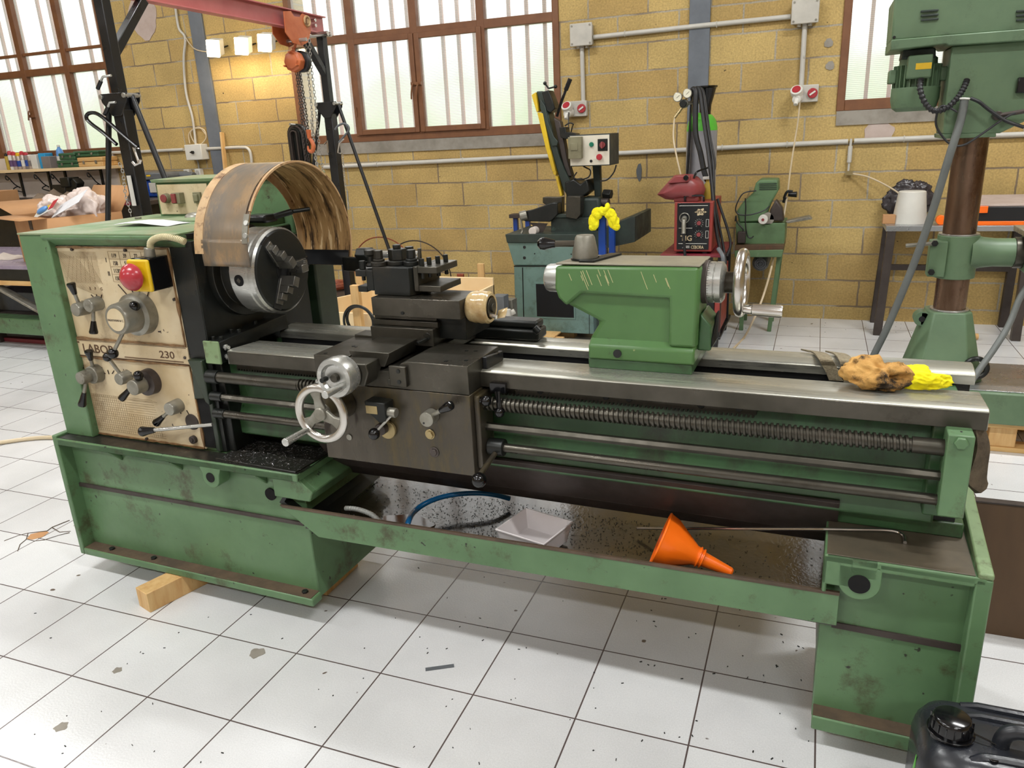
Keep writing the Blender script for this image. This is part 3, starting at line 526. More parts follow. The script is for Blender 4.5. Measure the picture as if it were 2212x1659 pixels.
# ---- front panel with printed charts
pv = .072
pn = P('gearbox_panel', M().box(-.945, -.418, pv, .08, .905, 1.222).box(-.95, -.415, pv, .08, .552, .845).box(-.95, -.415, pv-.004, .08, .846, .904), 'panel', .0015)
m = M().box(-.94, -.905, pv-.006, pv-.0035, .892, .896).box(-.70, -.44, pv-.006, pv-.0035, .853, .8555).box(-.94, -.42, pv-.0055, pv-.0035, .901, .9025).box(-.94, -.42, pv-.0055, pv-.0035, .846, .848)
P('trim_lines', m, 'ink', 0, pn)
text('lettering', 'LABOR', .042, (-.895, pv-.004, .860), 'ink', pn, ext=.0008, sx=1.15)
text('lettering', '230', .034, (-.54, pv-.004, .863), 'ink', pn, ext=.0008, sx=1.3)
random.seed(21)
for (a_, b_) in (((-.944, .56), (-.944, .84)), ((-.95, .555), (-.42, .555)), ((-.419, .56), (-.419, .84)), ((-.421, .91), (-.421, 1.22)), ((-.941, .91), (-.941, 1.22)), ((-.94, .908), (-.42, .908)), ((-.94, .842), (-.42, .842)), ((-.94, 1.219), (-.42, 1.219))):
    n_ = 30; L0 = []; L1 = []; hz = abs(b_[0]-a_[0]) > .1
    for i in range(n_+1):
        t_ = i/n_; x_ = a_[0]+(b_[0]-a_[0])*t_; z_ = a_[1]+(b_[1]-a_[1])*t_; w_ = .0012+.0045*abs(mnoise.noise(Vector((x_*14, z_*14, 2))))*2
        L0.append((x_, z_-w_) if hz else (x_-w_, z_)); L1.append((x_, z_+w_) if hz else (x_+w_, z_))
    P('edge_stain', M().prism(L0+L1[::-1], 'y', pv-.0045, pv+.001), 'edged', 0, pn, smooth=0)
m = M()   # thread chart: hatched
for i in range(26):
    z = 1.205-.0042*i; u0 = -.918+i*.0006; u1 = -.74-.0002*i
    m.bar((u0, pv-.0005, z), (min(u1, u0+.10+.003*i), pv-.0005, z-.045*(min(u1, u0+.10+.003*i)-u0)/.15), .0008, .0006)
for i in range(24):
    t0 = i/24; m.bar((-.918+.13*t0, pv-.0006, 1.205), (-.90+.15*t0+.02, pv-.0006, 1.10), .0005, .0005)
for i in range(7): m.bar((-.90+.022*i, pv-.0007, 1.105), (-.90+.022*i+.04*(1-i/7), pv-.0007, 1.19), .0005, .0005)
for i in range(22): m.bar((-.80+.001*i, pv-.0005, 1.203-.0046*i), (-.738, pv-.0005, 1.203-.0046*i), .0006, .0006)
P('thread_chart', m, 'inkl', 0, pn, smooth=0)
m = M()   # speed table
for i in range(5): z = 1.207-.0245*i; m.bar((-.683, pv-.0005, z), (-.49, pv-.0005, z), .0009, .0008)
for i in range(5): u = -.683+.048*i; m.bar((u, pv-.0005, 1.207), (u, pv-.0005, 1.109), .0009, .0008)
m.bar((-.95, pv-.0005, .70), (-.60, pv-.0005, .70), .0006, .0006)
P('speed_table_grid', m, 'inkl', 0, pn, smooth=0)
for r, row in enumerate((('119', '39', '22', '68'), ('158', '51', '29', ''), ('1130', '367', '208', ''), ('1500', '486', '276', ''))):
    for c_, s in enumerate(row):
        if s: text('numeral', s, .0185, (-.683+.048*c_+.024, pv-.0005, 1.207-.0245*r-.0195), 'inkd', pn, align='CENTER', ext=.0004, sx=.8)
text('numeral', 'I', .02, (-.70, pv-.0005, 1.172), 'inkd', pn, ext=.0004); text('numeral', 'II', .02, (-.702, pv-.0005, 1.128), 'inkd', pn, ext=.0004)
for s, u in (('E', -.802), ('F', -.778), ('G', -.752)): text('numeral', s, .014, (u, pv-.0005, 1.078), 'ink', pn, ext=.0004)
text('numeral', 'II', .013, (-.60, pv-.0005, .945), 'ink', pn, ext=.0004); text('numeral', 'I', .013, (-.52, pv-.0005, .945), 'ink', pn, ext=.0004)
for s, u, z in (('B D C', -.855, .80), ('L M', -.725, .80)): text('numeral', s, .012, (u, pv-.0005, z), 'ink', pn, ext=.0004)
m = M()
for (u0, z0), (u1, z1) in (((-.665, 1.10), (-.635, 1.068)), ((-.62, 1.10), (-.602, 1.072)), ((-.573, 1.10), (-.578, 1.072)), ((-.525, 1.10), (-.548, 1.062)), ((-.80, 1.062), (-.788, 1.052)), ((-.775, 1.064), (-.773, 1.05)), ((-.75, 1.064), (-.757, 1.052)), ((-.85, 1.04), (-.852, 1.03)), ((-.83, .795), (-.815, .785)), ((-.80, .80), (-.798, .785)), ((-.77, .80), (-.782, .788)), ((-.69, .80), (-.70, .785)), ((-.672, .80), (-.685, .785)), ((-.47, .685), (-.46, .665)), ((-.50, .68), (-.498, .67))):
    m.bar((u0, pv-.001, z0), (u1, pv-.001, z1), .0035, .002)
for u in (-.585, -.53): m.box(u, u+.012, pv-.001, pv, .948, .952)
P('dial_marks', m, 'inkd', 0, pn, smooth=0)
m = M()   # lower feed chart
for i in range(17): z = .705-.0085*i; m.bar((-.93+.0007*i, pv-.0005, z), (-.62+.002*i, pv-.0005, z), .0006, .0005)
for i in range(34): u = -.928+.0098*i; m.bar((u, pv-.0005, .705-.06*(i > 18)), (u, pv-.0005, .57), .0004, .0005)
P('feed_chart', m, 'inkl', 0, pn, smooth=0)
for u, z in ((-.84, 1.212), (-.60, 1.212), (-.43, .87), (-.43, 1.06), (-.935, .60), (-.68, .56), (-.935, .82)): P('panel_screw', M().cyl((u, pv+.001, z), (u, pv-.007, z), .005, n=10), 'darkst', 0, pn)
P('socket_plug', M().cyl((-.46, pv, .583), (-.46, pv-.012, .583), .014, n=14).cyl((-.46, pv-.012, .583), (-.46, pv-.016, .583), .007, n=6), 'darkst', .001, pn)
# ---- gearbox levers
def drop_knob(a, b, mat='blackp', r=.0135, par=None):
    a = Vector(a); b = Vector(b); d = (b-a)
    P('grip', M().rev(a, b, [(0, r*.55), (d.length*.1, r*.62), (d.length*.5, r*.8), (d.length*.85, r*1.05), (d.length*.97, r*.95), (d.length, r*.5)], 20), mat, 0, par)
def lever(c, r, dep, tips, name='shift_lever'):
    """c: (u,z) hub centre on panel; tips: list of (u,z, grip)"""
    k = P(name, M().rev((c[0], pv, c[1]), (c[0], pv-dep, c[1]), [(0, r), (dep*.5, r*.98), (dep*.94, r*.93), (dep, r*.86)], 28), 'alu', 0)
    for i, (tu, tz, g) in enumerate(tips):
        v0 = pv-dep*.6; d = Vector((tu-c[0], 0, tz-c[1])); L_ = d.length; dn = d/L_
        s0 = Vector((c[0], v0, c[1]))+dn*r*.8; s1 = Vector((tu, v0-.012, tz)); mid = s0.lerp(s1, .45 if g != 'ball' else .86)
        P('arm', M().cyl(s0, mid, .0058, .0062, 12), 'alu', 0, k)
        if g == 'ball': P('grip', M().sph(s1, .0155, 18), 'blackp', 0, k)
        else: drop_knob(mid, s1, par=k)
    return k
lever((-.835, 1.018), .024, .045, [(-.835, 1.108, 'd')])
lever((-.770, 1.035), .024, .045, [(-.780, .938, 'd')])
bigk = P('speed_dial', M().rev((-.585, pv, 1.010), (-.585, pv-.10, 1.010), [(0, .070), (.034, .068), (.036, .060), (.040, .054), (.095, .049), (.1, .046)], 48), 'alu', 0)
P('dial_plate', M().cyl((-.585, pv-.1, 1.010), (-.585, pv-.1025, 1.010), .036, n=32), 'panel', 0, bigk)
text('lettering', 'PADOVANI & C.', .0095, (-.585, pv-.1028, 1.005), 'inkd', bigk, align='CENTER', ext=.0003)
P('grip', M().sph((-.548, pv-.055, 1.045), .017, 18), 'blackp', 0, bigk)
P('arm', M().cyl((-.60, pv-.06, .975), (-.64, pv-.085, .905), .0062, n=12), 'alu', 0, bigk); P('grip', M().sph((-.647, pv-.088, .893), .0175, 20), 'blackp', 0, bigk)
P('grip', M().sph((-.64, pv-.05, .985), .013, 16), 'blackp', 0, bigk)
k = lever((-.852, .785), .033, .03, [(-.835, .875, 'd')])
k = lever((-.865, .783), .024, .062, [(-.905, .675, 'd')])
lever((-.708, .785), .022, .04, [(-.742, .86, 'ball')])
k5 = P('feed_selector', M().rev((-.605, pv, .776), (-.605, pv-.075, .776), [(0, .045), (.028, .043), (.03, .026), (.073, .025), (.075, .023)], 36), 'darkst', 0)
P('hub_cap', M().cyl((-.605, pv-.035, .776), (-.605, pv-.078, .776), .0265, .0255, 30), 'alu', .002, k5)
drop_knob((-.625, pv-.06, .775), (-.672, pv-.075, .73), r=.012, par=k5); P('grip', M().sph((-.588, pv-.06, .815), .016, 16, (1, 1, 1)).cyl((-.60, pv-.05, .80), (-.588, pv-.06, .815), .012), 'blackp', 0, k5)
lever((-.500, .700), .024, .045, [(-.580, .640, 'd')])
P('long_lever', M().cyl((-.345, .05, .655), (-.57, .005, .628), .0062, n=12), 'steel', 0); drop_knob((-.56, .007, .629), (-.612, -.003, .622), r=.0165, par=lathe)
P('slot_disc', M().rev((-.455, pv, .645), (-.455, pv-.006, .645), [(0, .028), (.004, .027), (.006, .02)], 28), 'darkst', 0, pn)
# emergency stop
es = P('emergency_stop_box', M().box(-.50, -.425, -.005, .072, 1.10, 1.20), 'blackp', .004)
P('yellow_plate', M().box(-.505, -.42, -.018, -.005, 1.10, 1.198), 'yellow', .006, es)
P('red_mushroom', M().rev((-.468, -.018, 1.148), (-.468, -.075, 1.15), [(0, .018), (.010, .018), (.014, .039), (.020, .0415), (.032, .038), (.046, .023), (.052, .009), (.053, .001)], 40), 'red', 0, es)
P('cable_gland', M().cyl((-.455, .03, 1.20), (-.452, .03, 1.228), .017, .015, 16), 'alu', .002, es)
q_ = catmull(catmull([(-.447, .03, 1.224), (-.440, .03, 1.244), (-.418, .035, 1.256), (-.385, .04, 1.259), (-.35, .045, 1.253), (-.325, .05, 1.243)], 8), 3)
P('armoured_sleeve', M().tube(q_, [.0105 if i % 4 < 2 else .0082 for i in range(len(q_))], 12), 'cream', 0, es)
P('guide_rail', M().prism([(-.385, .04), (-.36, .04), (-.31, .26), (-.335, .26)], 'z', 1.245, 1.262), 'dark', .002, hs)
# ---- gearbox right housing with notch
m = M().prism([(-.405, .87), (-.345, .87), (-.345, .552), (-.365, .552), (-.362, .72), (-.372, .735), (-.42, .73)], 'y', .064, .30)
m.prism([(-.345, .87), (-.405, .87), (-.36, .73), (-.345, .72)], 'y', .05, .075)
P('gearbox_end', m, 'dkgreen', .004)
P('gearbox_side', M().box(-.346, -.30, .085, .3, .552, .86), 'dark', .004)
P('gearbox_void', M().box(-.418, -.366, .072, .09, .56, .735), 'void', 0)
# ---- spindle + chuck
AX = (.27, 1.123)
P('spindle_nose', M().rev((-.335, *AX), (-.25, *AX), [(0, .15), (.03, .15), (.032, .12), (.085, .118)], 48), 'dark', .002)
ch = P('chuck_body', M().rev((-.256, *AX), (-.16, *AX), [(0, .134), (.004, .1375), (.066, .1375), (.07, .134), (.073, .134), (.076, .1365), (.09, .1365), (.096, .130)], 96), 'steel', 0)
P('chuck_face', M().rev((-.180, *AX), (-.155, *AX), [(0, .131), (.02, .130), (.025, .124), (.0255, .03), (.0255, .0285)], 72), 'dark', 0, ch)
P('bore', M().cyl((-.156, *AX), (-.1535, *AX), .036, n=32), 'void', 0, ch)
for i in range(3):
    an = radians((4, 124, 244)[i]); e = Vector((0, cos(an), sin(an))); tq = Vector((0, -sin(an), cos(an))); c = Vector((0, *AX))
    an2 = an
    R = Matrix((Vector((1, 0, 0)), tq, e)).transposed()
    def blk(m_, u0, u1, r0_, r1_, w): m_.obox(c+Vector(((u0+u1)/2, 0, 0))+e*(r0_+r1_)/2, (u1-u0, w, r1_-r0_), mat=R)
    sl = M(); blk(sl, -.165, -.1535, .03, .128, .034); P('jaw_slot', sl, 'black', .001, ch)
    j = M(); blk(j, -.158, -.148, .028, .112, .03)
    for q, (a, b, h) in enumerate(((.020, .052, .058), (.052, .075, .040), (.075, .098, .022))): blk(j, -.155, -.155+h, a, b, .026)
    P('jaw', j, 'jawst', .002, ch)
for an in (184, 64, -56):
    e = Vector((0, cos(radians(an)), sin(radians(an)))); c = Vector((-.218, *AX))
    P('key_socket', M().cyl(c+e*.134, c+e*.1382, .018, n=24), 'void', 0, ch); P('square_key', M().cyl(c+e*.130, c+e*.1392, .0085, n=4), 'steeld', 0, ch)
# ---- chuck guard
GC = (.318, 1.197); GR = .257
def arc(R, a0, a1, n, u): return [Vector((u, GC[0]+R*cos(radians(a0+(a1-a0)*i/n)), GC[1]+R*sin(radians(a0+(a1-a0)*i/n)))) for i in range(n+1)]
def band(R0, R1, u0, u1, a0, a1, n=60):
    m_ = M(); rows = []
    for A, Bp in ((R0, u0), (R1, u0), (R1, u1), (R0, u1)): rows.append([m_.b.verts.new(p) for p in arc(A, a0, a1, n, Bp)])
    for k_ in range(4):
        X, Y = rows[k_], rows[(k_+1) % 4]
        for i in range(n): m_.face((X[i], X[i+1], Y[i+1], Y[i]))
    m_.face([r[0] for r in rows][::-1]); m_.face([r[-1] for r in rows]); return m_
gd = P('chuck_guard', band(GR-.001, GR+.001, -.285, -.115, -24, 171), 'guard', 0)
P('guard_lining', band(GR-.0035, GR-.0015, -.30, -.10, -24, 170), 'guardin', 0, gd)
P('rim_band', band(GR-.002, GR+.002, -.302, -.268, -20, 178), 'guardrim', 0, gd); P('rim_band', band(GR-.002, GR+.004, -.105, -.097, -24, 150), 'guardrim', 0, gd)
P('rim_band', band(GR-.03, GR-.002, -.303, -.300, -20, 176), 'guardrim', 0, gd)
P('front_flap', M().grid([[Vector((u, GC[0]+(GR+.001)*cos(radians(a_)), GC[1]+(GR+.001)*sin(radians(a_)))) for u in ((-.275, -.23, -.18, -.13, -.10) if a_ > 150 else (-.27, -.23, -.18, -.13, -.105))] for a_ in (186, 182, 178, 174, 171, 168)]), 'guard', 0, gd, solid=.002)
hp = M()
for a_ in (158, 166): 
    e_ = Vector((0, cos(radians(a_)), sin(radians(a_)))); c_ = Vector((-.104, *GC))+e_*GR; hp.cyl(c_, c_+e_*.008, .008, n=14)
P('hinge_plate', band(GR+.001, GR+.004, -.118, -.098, 152, 171, 10), 'alu', 0, gd); P('rivet', hp, 'steel', .001, gd)
P('guard_arm', M().bar((-.12, .545, 1.10), (.04, .52, 1.10), .012, .05), 'dark', .004, gd)
P('rear_band', band(GR-.006, GR-.003, -.30, -.105, -24, -12, 8), 'black', 0, gd)
P('guard_pin', M().cyl((-.30, .38, 1.272), (-.235, .45, 1.29), .010, n=12).cyl((-.235, .45, 1.29), (-.20, .50, 1.293), .007, n=10), 'dark', .002, gd)
P('guard_bracket', M().box(-.36, -.27, .35, .42, 1.262, 1.288), 'black', .008, gd)
# ---- bed
bed = P('bed', M().prism([(.12, .875), (.12, .80), (.145, .78), (.145, .70), (.125, .66), (.125, .60), (.44, .60), (.44, .66), (.42, .70), (.42, .85), (.40, .86), (.385, .86), (.385, .62), (.24, .62), (.24, .875)], 'x', -.33, 1.73), 'green_dirty', .006)
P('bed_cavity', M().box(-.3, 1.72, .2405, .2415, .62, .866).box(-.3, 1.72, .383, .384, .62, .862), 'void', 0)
P('front_way', M().prism([(.075, .858), (.078, .900), (.085, .904), (.225, .896), (.236, .890), (.236, .866), (.12, .866), (.12, .858)], 'x', -.26, 1.80), 'way', .002)
P('way_face', M().box(-.255, 1.7985, .0735, .0775, .859, .899), 'steeld', .001)
P('rear_way', M().prism([(.378, .864), (.378, .888), (.385, .893), (.44, .900), (.47, .897), (.478, .875), (.46, .86)], 'x', -.30, 1.813), 'way', .002)
P('rear_way_web', M().prism([(.385, .866), (.385, .79), (.40, .77), (.455, .77), (.465, .866)], 'x', -.30, 1.805), 'dark', .004)
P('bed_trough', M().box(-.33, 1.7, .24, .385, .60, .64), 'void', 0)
P('bed_end', M().box(1.70, 1.775, .085, .44, .64, .86), 'green_dirty', .004)
P('end_bolt', M().rev((1.752, .087, .853), (1.752, .079, .853), [(0, .017), (.004, .017), (.005, .011), (.008, .011)], 20), 'black', 0)
# rack
m = M().box(-.25, 1.33, .098, .122, .838, .860)
for i in range(150): u = -.25+1.58*i/150; m.box(u, u+.0055, .098, .12, .831, .838)
rk = P('rack', m, 'steeld', 0, smooth=0)
for u in (.78, .96, 1.02, 1.20, 1.29): P('rack_screw', M().cyl((u, .099, .852), (u, .094, .852), .0085, n=14), 'dark', .001, rk)
# lead screw (one real helix), rods
V0 = .058; ZS, Z2, Z3 = .818, .752, .694
m = M().cyl((-.335, V0, ZS), (.02, V0, ZS), .0175, n=24).cyl((.01, V0, ZS), (1.735, V0, ZS), .0145, n=24).cyl((1.66, V0, ZS), (1.735, V0, ZS), .0185, n=24)
ls = P('lead_screw', m, 'steeld', 0)
m = M(); pitch = .0127; n_ = 14; rows = []; T0, T1 = .02, 1.665; turns = int((T1-T0)/pitch)
for k_ in range(turns*n_+1):
    an = 2*pi*k_/n_; u = T0+pitch*k_/n_; e = Vector((0, cos(an), sin(an)))
    rows.append([m.b.verts.new(Vector((u+du, V0, ZS))+e*r) for du, r in ((-.0042, .0138), (-.0026, .0195), (.0026, .0195), (.0042, .0138))])
for i in range(len(rows)-1):
    for j in range(3): m.face((rows[i][j], rows[i][j+1], rows[i+1][j+1], rows[i+1][j]))
P('screw_thread', m, 'steeld', 0, ls)
P('feed_rod', M().cyl((-.335, V0, Z2), (1.735, V0, Z2), .0115, n=6), 'steeld', .001)
P('control_rod', M().cyl((-.335, V0, Z3), (1.735, V0, Z3), .0125, n=20), 'steeld', 0)
br = P('tail_bracket', M().box(1.722, 1.772, .022, .10, .672, .862), 'green', .003); P('bracket_bolt', M().hexa((1.747, .024, .846), (1.747, .014, .846), .014), 'green', .002, br)
for z_, r_ in ((Z2, .015), (Z3, .016), (ZS, .022)): P('shaft_collar', M().cyl((-.335, V0, z_), (-.29, V0, z_), r_, n=18), 'dark', .002)
# stop block at the left end
sb = P('carriage_stop_arm', M().prism([(.064, .862), (.064, .930), (.40, .945), (.40, .895), (.25, .895), (.20, .862)], 'x', -.332, -.277), 'dark', .002)
P('end_plate', M().box(-.335, -.273, .058, .066, .860, .934), 'ltgreen', .003, sb)
for (u, v) in ((-.318, .09), (-.292, .095), (-.318, .17), (-.292, .175), (-.305, .27)): P('cap_screw', M().cyl((u, v, .928+(v-.064)*.044), (u, v, .941+(v-.064)*.044), .007, n=12), 'dark', .001, sb)
for z in (.91, .88): P('stop_screw', M().cyl((-.277, .085, z), (-.255, .085, z), .006, n=10).hexa((-.272, .085, z), (-.265, .085, z), .010), 'steel', .001, sb)
# ---- tray and pan
m = M(); 
m.prism([(.042, .335), (.020, .33), (.013, .435), (.018, .436), (.035, .345)], 'x', -.03, 1.545)
m.prism([(.042, .334), (.042, .342), (.405, .372), (.405, .365)], 'x', .01, 1.545)
m2 = [(-.085, .435), (.05, .335), (1.545, .335), (1.545, .44)]
pan = P('chip_pan_front', M().prism([(-.085, .424), (.05, .334), (1.545, .358), (1.545, .448)], 'y', .012, .018), 'green', .001)
P('pan_rim', M().prism([(-.085, .4245), (1.545, .4485), (1.545, .440), (-.075, .417)], 'y', .0108, .0192), 'grime', .0005)
P('pan_floor', M().prism([(.018, .352), (.018, .358), (.72, .372), (.72, .364)], 'x', -.0, 1.54), 'pan', 0)
P('pan_back_lip', M().box(.0, 1.54, .72, .724, .364, .43), 'green_dirty', .001)
P('oil_puddle', M().prism([(.30+.085*cos(t)*(1+.2*sin(3*t)), .13+.055*sin(t)*(1+.15*cos(4*t))) for t in [2*pi*i/28 for i in range(28)]], 'z', .360, .3635), 'amber', 0)
P('ring', M().torus((.705, .150, .598), (0, -.7, .5), .009, .0012, 24, 6), 'alu', 0)
P('pan_left_slope', M().prism([(.0, .385), (.05, .352), (.05, .358), (-.09, .43), (.0, .545), (.012, .545), (-.07, .435)], 'y', .018, .40), 'dark', 0)
P('chip_chute', M().prism([(.112, .628), (.12, .634), (.21, .502), (.203, .498)], 'x', .0, 1.53).prism([(.203, .498), (.21, .502), (.255, .455), (.25, .448)], 'x', .0, 1.53), 'darkst', .001)
# ---- right base cabinet
m = M().box(1.508, 1.83, .045, .43, ZF-.02, .52); m.box(1.808, 1.842, 0, .43, ZF-.02, .545)
m.box(1.509, 1.81, 0, .045, ZF-.02, .095).box(1.62, 1.81, 0, .045, .523, .547).box(1.505, 1.83, .0, .43, .53, .549).box(1.505, 1.57, 0, .045, .472, .549).box(1.56, 1.62, .0, .045, .50, .549)
m.box(1.505, 1.515, .0, .43, .45, .55)
rb_ = P('base_cabinet', m, 'green', .004)
pts = []
for i in range(13): pts.append((1.583+.045*cos(pi+pi*i/12), .490+.045*sin(pi+pi*i/12)))
P('dirt_film', M().box(1.511, 1.806, .004, .045, .0948, .0965), 'grime', 0, rb_)
P('lifting_lug', M().prism([(1.538, .53)]+pts+[(1.628, .53)], 'y', 0, .05), 'green', .002, rb_)
P('lug_hole', M().cyl((1.583, -.002, .487), (1.583, .02, .487), .0235, n=30), 'void', 0, rb_)
P('base_shelf', M().box(1.51, 1.808, .004, .40, .549, .5515), 'shelfm', .001, rb_)
P('panel_seam', M().prism([(1.535, .347), (1.81, .347), (1.81, .330), (1.535, .332)], 'y', .040, .046), 'darkst', 0, rb_)
P('raised_rim', M().prism([(0.0, .545), (0.0, .560), (.30, .585), (.43, .60), (.43, .545)], 'x', 1.812, 1.842), 'ltgreen', .004, rb_)
P('bed_foot', M().box(1.508, 1.80, .165, .40, .5515, .590), 'green_dirty', .004, rb_)
P('foot_bolt', M().hexa((1.658, .185, .590), (1.658, .185, .606), .016).cyl((1.658, .185, .590), (1.658, .185, .592), .022), 'dark', .001, rb_)
P('bed_underside', M().box(1.51, 1.78, .17, .40, .590, .632), 'black', 0)
# ---- saddle, apron
sd = P('saddle', M().prism([(.133, .937), (.245, .937), (.262, .905), (.40, .905), (.417, .930), (.437, .937), (.618, .937), (.618, .858), (.133, .858)], 'y', 0.0, .2).box(.21, .45, .2, .46, .902, .935), 'steeld', .0015)
P('wiper', M().prism([(.09, .937), (.20, .925), (.20, .90), (.09, .862)], 'x', .618, .632), 'black', .002, sd)
P('saddle_wing', M().box(.137, .25, .2, .26, .905, .945).box(.14, .22, .2, .40, .902, .93), 'steeld', .002, sd)
for u, v in ((.16, .02), (.21, .10), (.197, .105), (.22, .14), (.54, .03), (.575, .14), (.55, .135), (.59, .05)): P('oil_plug', M().cyl((u, v, .936), (u, v, .9385), .0055, n=12), 'dark', 0, sd)
ap = P('apron', M().prism([(.136, .856), (.618, .856), (.618, .624), (.136, .621)], 'y', 0.001, .108), 'oil', .002)
P('apron_side', M().box(.618, .635, .02, .105, .64, .85), 'oil', .004, ap)
P('lead_nut_housing', M().box(.15, .61, .02, .11, .66, .84), 'dark', 0, ap)
# gib lock
P('gib_block', M().box(.385, .437, -.012, .0, .868, .925).box(.375, .385, -.008, .0, .868, .885), 'steeld', .002, sd)
for z in (.912, .882): P('gib_screw', M().cyl((.415, -.012, z), (.415, -.014, z), .006, n=12), 'dark', 0, sd)
# cross slide way cover + slide
cs = P('cross_slide', M().prism([(.252, .955), (.379, .955), (.379, .948), (.362, .915), (.275, .915), (.252, .948)], 'y', .006, .175).box(.225, .434, .16, .45, .935, .985), 'steeld', .0015)
P('slide_step', M().box(.223, .440, .18, .45, .985, 1.002).box(.223, .432, .19, .45, 1.002, 1.018), 'steeld', .0015, cs)
P('slide_knob', M().cyl((.415, .158, .965), (.415, .16, .965), .011, n=16).bar((.395, .135, .95), (.412, .158, .957), .012, .008), 'dark', .001, cs)
ts = P('top_slide', M().box(.238, .525, .16, .30, 1.018, 1.072), 'steeld', .0015)
P('top_slide_base', M().box(.43, .52, .2, .36, .95, 1.02), 'dark', .002, ts)
P('set_screw', M().cyl((.34, .16, 1.03), (.34, .157, 1.03), .005, n=10), 'dark', 0, ts)
# taped dial of the top slide
td = P('top_slide_dial', M().rev((.525, .225, 1.042), (.60, .225, 1.042), [(0, .038), (.006, .043), (.015, .0445), (.022, .046), (.03, .0445), (.04, .047), (.05, .0455), (.06, .046), (.066, .041), (.066, .034), (.05, .032)], 30), 'tape', 0)
P('dial_hub', M().cyl((.57, .225, 1.042), (.594, .225, 1.042), .028, n=24).cyl((.59, .225, 1.042), (.60, .225, 1.042), .013, n=16), 'steeld', .001, td)
P('tape_flap', M().grid([[Vector((.595+.014*q, .225+(.030+.004*w)*cos(-1.1+.25*w+.1*q), 1.042+(.040+.003*w)*sin(-1.1+.25*w+.1*q))) for q in range(3)] for w in range(4)]), 'tape', 0, td, solid=.0006)
P('ball_handle', M().cyl((.594, .208, 1.025), (.615, .205, 1.02), .006, n=10), 'chrome', 0, td)
# ---- tool post
tp = P('tool_post', M().prism([(.232, .19), (.352, .19), (.362, .205), (.362, .30), (.232, .30)], 'z', 1.073, 1.155), 'dark', .002)
P('clamp_nut', M().cyl((.285, .25, 1.155), (.285, .25, 1.168), .036, n=30).hexa((.285, .25, 1.168), (.285, .25, 1.20), .0275).cyl((.285, .25, 1.20), (.285, .25, 1.212), .012, n=16), 'dark', .002, tp)
for u, v in ((.242, .215), (.34, .235), (.30, .295)):
    P('clamp_bolt', M().cyl((u, v, 1.155), (u, v, 1.168), .024, n=24).cyl((u, v, 1.168), (u, v, 1.175), .017, n=20).hexa((u, v, 1.175), (u, v, 1.20), .0135), 'dark', .0015, tp)
P('spool_nut', M().rev((.205, .23, 1.15), (.205, .23, 1.205), [(0, .016), (.004, .018), (.01, .010), (.03, .010), (.036, .018), (.048, .018), (.05, .015)], 24), 'dark', 0, tp)
h1 = P('tool_holder', M().box(.362, .377, .20, .33, 1.085, 1.157).box(.377, .440, .20, .33, 1.138, 1.157).box(.377, .448, .20, .33, 1.085, 1.103), 'steeld', .002)
for i, (u, v) in enumerate(((.385, .215), (.395, .24), (.41, .265), (.42, .295))): P('tool_screw', M().cyl((u, v, 1.12), (u, v, 1.157), .006, n=10).cyl((u, v, 1.157), (u, v, 1.178), .0085, n=4), 'dark', .001, h1)
P('height_screw', M().cyl((.372, .23, 1.157), (.372, .23, 1.205), .0055, n=12), 'steeld', .001, h1)
h2 = P('tool_holder', M().box(.208, .232, .19, .29, 1.085, 1.145).box(.172, .208, .19, .29, 1.126, 1.145).box(.176, .208, .19, .29, 1.08, 1.098), 'dark', .002)
P('tool_screw', M().cyl((.19, .205, 1.112), (.19, .205, 1.145), .006, n=10).cyl((.19, .205, 1.145), (.19, .205, 1.17), .010, n=6), 'dark', .001, h2)
cp_ = P('coolant_pipe', M().cyl((.03, .49, 1.142), (.26, .42, 1.155), .012, n=14), 'steel', .001); P('hex_union', M().hexa((-.02, .505, 1.139), (.035, .49, 1.142), .026), 'dark', .003, cp_)
# ---- handwheels
def hw_at(c): return Vector(c)
c1 = hw_at((.277, -.100, .911))
ch_ = P('crossfeed_housing', M().prism([(.255, .938), (.345, .940), (.350, .915), (.335, .878), (.27, .875)], 'y', -.058, .01), 'steeld', .003)
w1_ = P('crossfeed_dial', M().rev(c1+Vector((0, .038, 0)), c1+Vector((0, -.012, 0)), [(0, .052), (.016, .053), (.0165, .051), (.018, .051), (.0185, .0545), (.044, .0545), (.05, .052), (.05, .040), (.04, .034), (.038, .012)], 56), 'steel', 0)
P('hub_nut', M().cyl(c1+Vector((0, .002, 0)), c1+Vector((0, -.012, 0)), .013, .011, 20), 'steeld', .001, w1_)
P('crank_handle', M().cyl(c1+Vector((.030, -.005, -.015)), c1+Vector((.030, -.095, -.015)), .0085, .0105, 20), 'steel', .001, w1_)
P('stop_pin', M().cyl(c1+Vector((-.025, -.008, -.002)), c1+Vector((-.025, -.03, -.002)), .007, n=14), 'dark', .001, w1_)
c2 = hw_at((.212, -.098, .802))
P('wheel_boss', M().cyl((.212, .0, .802), (.212, -.06, .802), .047, .042, 30), 'oil', .002)
w2_ = P('carriage_handwheel', M().torus(c2, (0, 1, 0), .0735, .0125, 64, 14, sq=.85), 'chrome', 0)
P('wheel_web', M().cyl(c2+Vector((0, .015, 0)), c2+Vector((0, -.012, 0)), .024, .018, 24), 'alu', .003, w2_)
